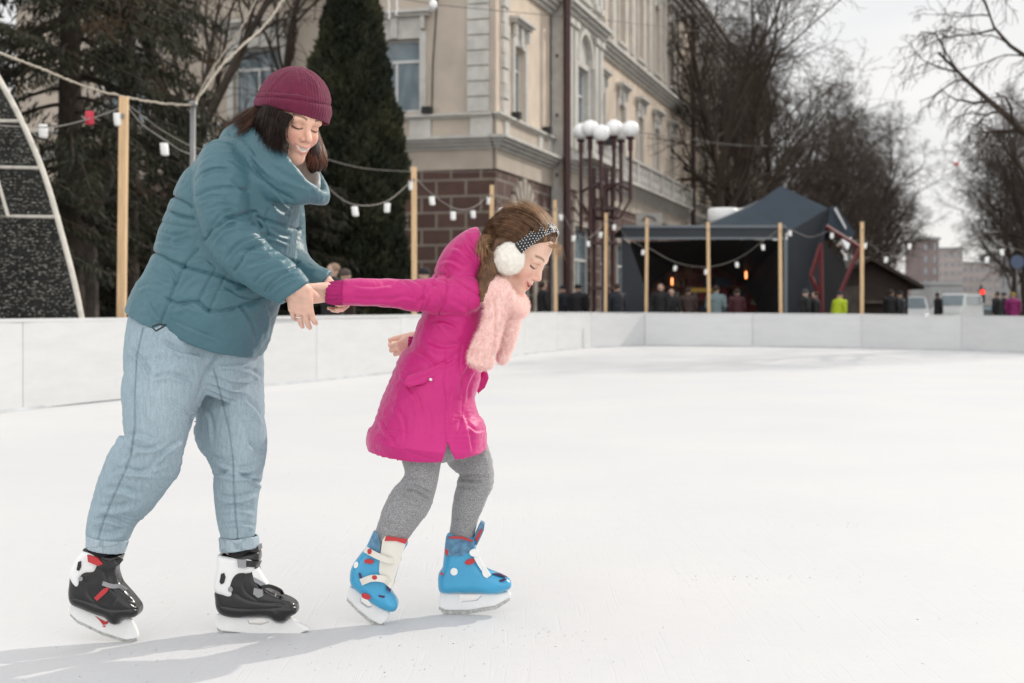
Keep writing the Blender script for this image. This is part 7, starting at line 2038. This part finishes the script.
plate('liner', [(374, 531.5), (377.5, 534), (380.5, 545), (379, 555), (371, 548), (368, 545)], zb - .002, .004, M['denimblue'], s2)
strap([(365, 549, zb - .006), (376, 555, zb - .010), (388, 560, zb - .010), (397, 560, zb + .01), (399, 557, zb + .03)], 4.43, 6, .006, M['bone'], s2); plate('red_oval', ovalp(369.5, 551.5, 2.2, 2.8), zb - .016, .004, M['redp'], s2)
strap([(361, 582, zb - .004), (372, 578, zb - .010), (384, 579, zb - .010), (394, 584, zb + .012)], 4.43, 6.5, .006, M['bone'], s2); plate('red_oval', ovalp(374.5, 577.5, 2.6, 2.2), zb - .019, .004, M['redp'], s2)
plate('red_oval', ovalp(369, 561.5, 5, 2.4, 4), zb - .003, .004, M['redp'], s2); plate('red_oval', ovalp(366, 596.5, 5, 2.8, 22), zb - .001, .004, M['redp'], s2); plate('dark_stripe', [(358.5, 573), (360.5, 573.5), (362, 579), (359.5, 578)], zb - .003, .004, M['darkstripe'], s2)
plate('rivet', ovalp(356, 565, 2.2, 3.4, 15), zb + .004, .006, M['shellwhite'], s2); plate('dark_stripe', [(378, 595), (385, 596), (384, 598), (379, 597)], zb + .001, .004, M['darkstripe'], s2); plate('dark_stripe', [(387, 583), (391, 590), (390, 593), (386.5, 588)], zb + .0, .01, M['darkstripe'], s2)
# ================================================================== people in the background
def bystander(x, ytop, Y, coat_c, leg_c, skin=(.50, .32, .24), hat_c=None, hair_c=(.04, .025, .018), turn=0.0, lean=0.0, stride=.05, label='', arm=0):
    H = HC - (ytop - HZ) / F * Y; s = H / 1.75; X = P(x, 0, Y)[0]
    root = empty('person', (X, Y, 0), label, 'person'); ct, st = math.cos(turn), math.sin(turn)
    def T(a, b_, z):
        a = a + lean * max(0, z - .9)
        return np.array([X + s * (a * ct - b_ * st), Y + s * (a * st + b_ * ct), z * s - .0])
    def C_(pts, r): return Cap([T(*p) for p in pts], [q * s for q in r])
    def E_(c, r): return Ell(T(*c), np.array(r) * s)
    sw = [(.02, .22, 1.42), (.03 + .05 * arm, .27, 1.14), (.05 + .22 * arm, .22, .92 + .12 * arm)]; sw2 = [(.02, -.22, 1.42), (.03 - .03 * arm, -.27, 1.14), (.08 + .10 * arm, -.22, .90 + .1 * arm)]
    body = [(E_((.01, 0, 1.64), (.098, .078, .115)), 0), (C_([(0, 0, 1.40), (.005, 0, 1.58)], [.06, .055]), .02), (C_([(0, 0, .95), (0, 0, 1.38)], [.13, .15]), .05), (E_((.098, 0, 1.62), (.016, .012, .02)), .01),
            (C_(sw, [.055, .042, .032]), .03), (C_(sw2, [.055, .042, .032]), .03), (C_([(0, .09, .92), (stride, .09, .50), (stride * .6, .09, .07), (stride * .6 + .14, .09, .045)], [.085, .06, .045, .035]), .03),
            (C_([(0, -.09, .92), (-stride, -.09, .50), (-stride * 1.6, -.09, .07), (-stride * 1.6 + .14, -.09, .045)], [.085, .06, .045, .035]), .03),
            (E_((.05 + .24 * arm + .02, .22, .86 + .12 * arm), (.035, .025, .05)), .01), (E_((.09 + .11 * arm, -.22, .84 + .1 * arm), (.035, .025, .05)), .01)]
    V, Q = sdf_mesh(Union(body), .016 * s); Q = orient(V, Q); fast_mesh('body', V, Q, mat('bystander_skin', skin, .6), root, True)
    cm_ = mat('bystander_coat', coat_c, .8, .12, 6)
    coat = [(C_([(0, 0, .80), (0, 0, 1.0), (.0, 0, 1.34)], [.19, .175, .185]), .0), (C_([(0, .12, 1.40), (0, -.12, 1.40)], [.10, .10]), .08), (C_(sw, [.085, .068, .056]), .03), (C_(sw2, [.085, .068, .056]), .03), (C_([(0, 0, 1.45), (0, 0, 1.50)], [.085, .08]), .03)]
    V, Q = sdf_mesh(Union(coat), .018 * s); Q = orient(V, Q); V = V + vnormals(V, Q)[0] * (vnoise(V * 14, 3) * .012)[:, None]; fast_mesh('coat', V, Q, cm_, root, True)
    tr = [(C_([(0, .09, .90), (stride, .09, .50), (stride * .6, .09, .12)], [.105, .08, .065]), 0), (C_([(0, -.09, .90), (-stride, -.09, .50), (-stride * 1.6, -.09, .12)], [.105, .08, .065]), .02)]
    V, Q = sdf_mesh(Union(tr), .018 * s); Q = orient(V, Q); fast_mesh('trousers', V, Q, mat('bystander_trousers', leg_c, .9), root, True)
    top = E_((-.005, 0, 1.685), (.112, .096, .095)) if hat_c else E_((-.022, 0, 1.665), (.102, .092, .105))
    V, Q = sdf_mesh(Union([Cut(top, T(0, 0, 1.645 if hat_c else 1.60), (.45 if not hat_c else 0, 0, -1))]), .014 * s); Q = orient(V, Q)
    fast_mesh('cap' if hat_c else 'hair', V, Q, mat('bystander_top', hat_c or hair_c, .85), root, True)
    return root


DK = (.014, .014, .016); NV = (.012, .014, .022); BR = (.05, .03, .02)
bystander(333, 264, 24, DK, DK, (.55, .36, .28), None, (.30, .2, .14), 3.6, label='dark dressed bystander whose bare head shows just above the joined hands')
bystander(345, 270, 25, BR, DK, hat_c=(.08, .06, .05), turn=.4, label='bystander in brown right behind the child\'s pink cuff')
bystander(424, 269, 26, DK, DK, hat_c=DK, turn=2.6, label='black capped bystander just above the magenta upper arm')
bystander(543, 282, 41, DK, DK, turn=.3, label='bystander in black standing left of the pole beside the girl\'s face')
bystander(563, 286, 43, NV, DK, hat_c=NV, turn=3.4, label='bystander in dark navy just right of that pole, farther back')
bystander(578, 285, 41.5, DK, NV, hat_c=DK, turn=1.2, label='bystander in black beanie left of the globe lamp post')
bystander(617, 284, 39.5, NV, DK, turn=2.0, label='bystander in navy between the globe lamp and the pavilion')
bystander(661, 284, 41.4, DK, DK, turn=4.2, label='leftmost person in black at the pavilion opening')
bystander(671, 289, 41.8, DK, NV, (.5, .33, .25), turn=5.0, arm=1, label='shorter person in black beside the leftmost one at the pavilion opening')
bystander(688, 288, 42, (.05, .03, .025), DK, turn=1.6, label='person in dull brown reaching into the pavilion')
bystander(716, 286, 41.6, (.16, .22, .23), (.12, .14, .15), turn=1.4, arm=1, label='person in pale blue grey jacket at the pavilion counter')
bystander(737, 289, 42.6, (.06, .015, .02), DK, turn=1.9, label='person in dark red near the right side of the pavilion opening')
bystander(805, 290, 40.8, DK, DK, (.48, .33, .27), hat_c=(.05, .05, .055), turn=.1, label='person in black before the slate front panel of the pavilion')
bystander(815, 292, 41.2, DK, DK, turn=3.1, label='second person in black with back to the maroon frame')
bystander(838, 292, 40.6, (.40, .50, .02), DK, hat_c=(.02, .02, .035), turn=.6, lean=.12, label='worker in bright yellow green jacket and dark cap by the maroon frame')
bystander(891, 290, 49, DK, DK, turn=.9, label='left person of the dark pair in front of the market hut counter')
bystander(900, 292, 49.6, NV, DK, hat_c=DK, turn=2.2, label='right person of the dark pair in front of the market hut counter')
bystander(938, 293, 62, DK, DK, turn=.2, label='dark walker on the street left of the pale van')
bystander(997, 292, 55, DK, DK, turn=2.4, label='dark pedestrian beside the right row of trees')
bystander(1004, 293, 57, NV, DK, hat_c=NV, turn=.4, label='navy clad pedestrian left of the magenta jacket')
bystander(1013, 293, 54, (.22, .015, .11), DK, hat_c=(.30, .20, .03), turn=1.4, label='pedestrian in magenta jacket and mustard cap at the right edge')
# ================================================================== snow crumbs shaved off the ice
rg = np.random.default_rng(77); n = 900
t = rg.uniform(0, 1, n); yy = 2.6 + 9 * t ** 1.6; xx = rg.uniform(-.45, .45, n) * yy
cl = rg.integers(0, 9, n); cx_ = np.array([-.9, -.3, .1, .9, 1.6, -1.3, .5, 2.2, -.15]); cy_ = np.array([4.05, 3.9, 4.3, 5.2, 6.5, 3.7, 3.6, 5.0, 4.15])
near = rg.random(n) < .45; xx = np.where(near, cx_[cl] + rg.normal(0, .22, n), xx); yy = np.where(near, cy_[cl] + rg.normal(0, .05, n), yy)
s = rg.uniform(.0012, .0045, n); c = np.stack([xx, yy, s * .4], 1)
o = rg.normal(0, 1, (n, 4, 3)); o /= np.linalg.norm(o, axis=2)[:, :, None]; V = (c[:, None] + o * s[:, None, None]).reshape(-1, 3); V[:, 2] = np.abs(V[:, 2])
b = np.arange(n)[:, None] * 4; T_ = np.concatenate([b + [0, 1, 2], b + [0, 2, 3], b + [0, 3, 1], b + [1, 3, 2]])
tag(fast_mesh('snow_crumbs', V, T_, mat('packed_snow', (.70, .72, .74), .8)), 'tiny white snow crumbs shaved off and scattered over the ice', 'snow', kind='stuff')
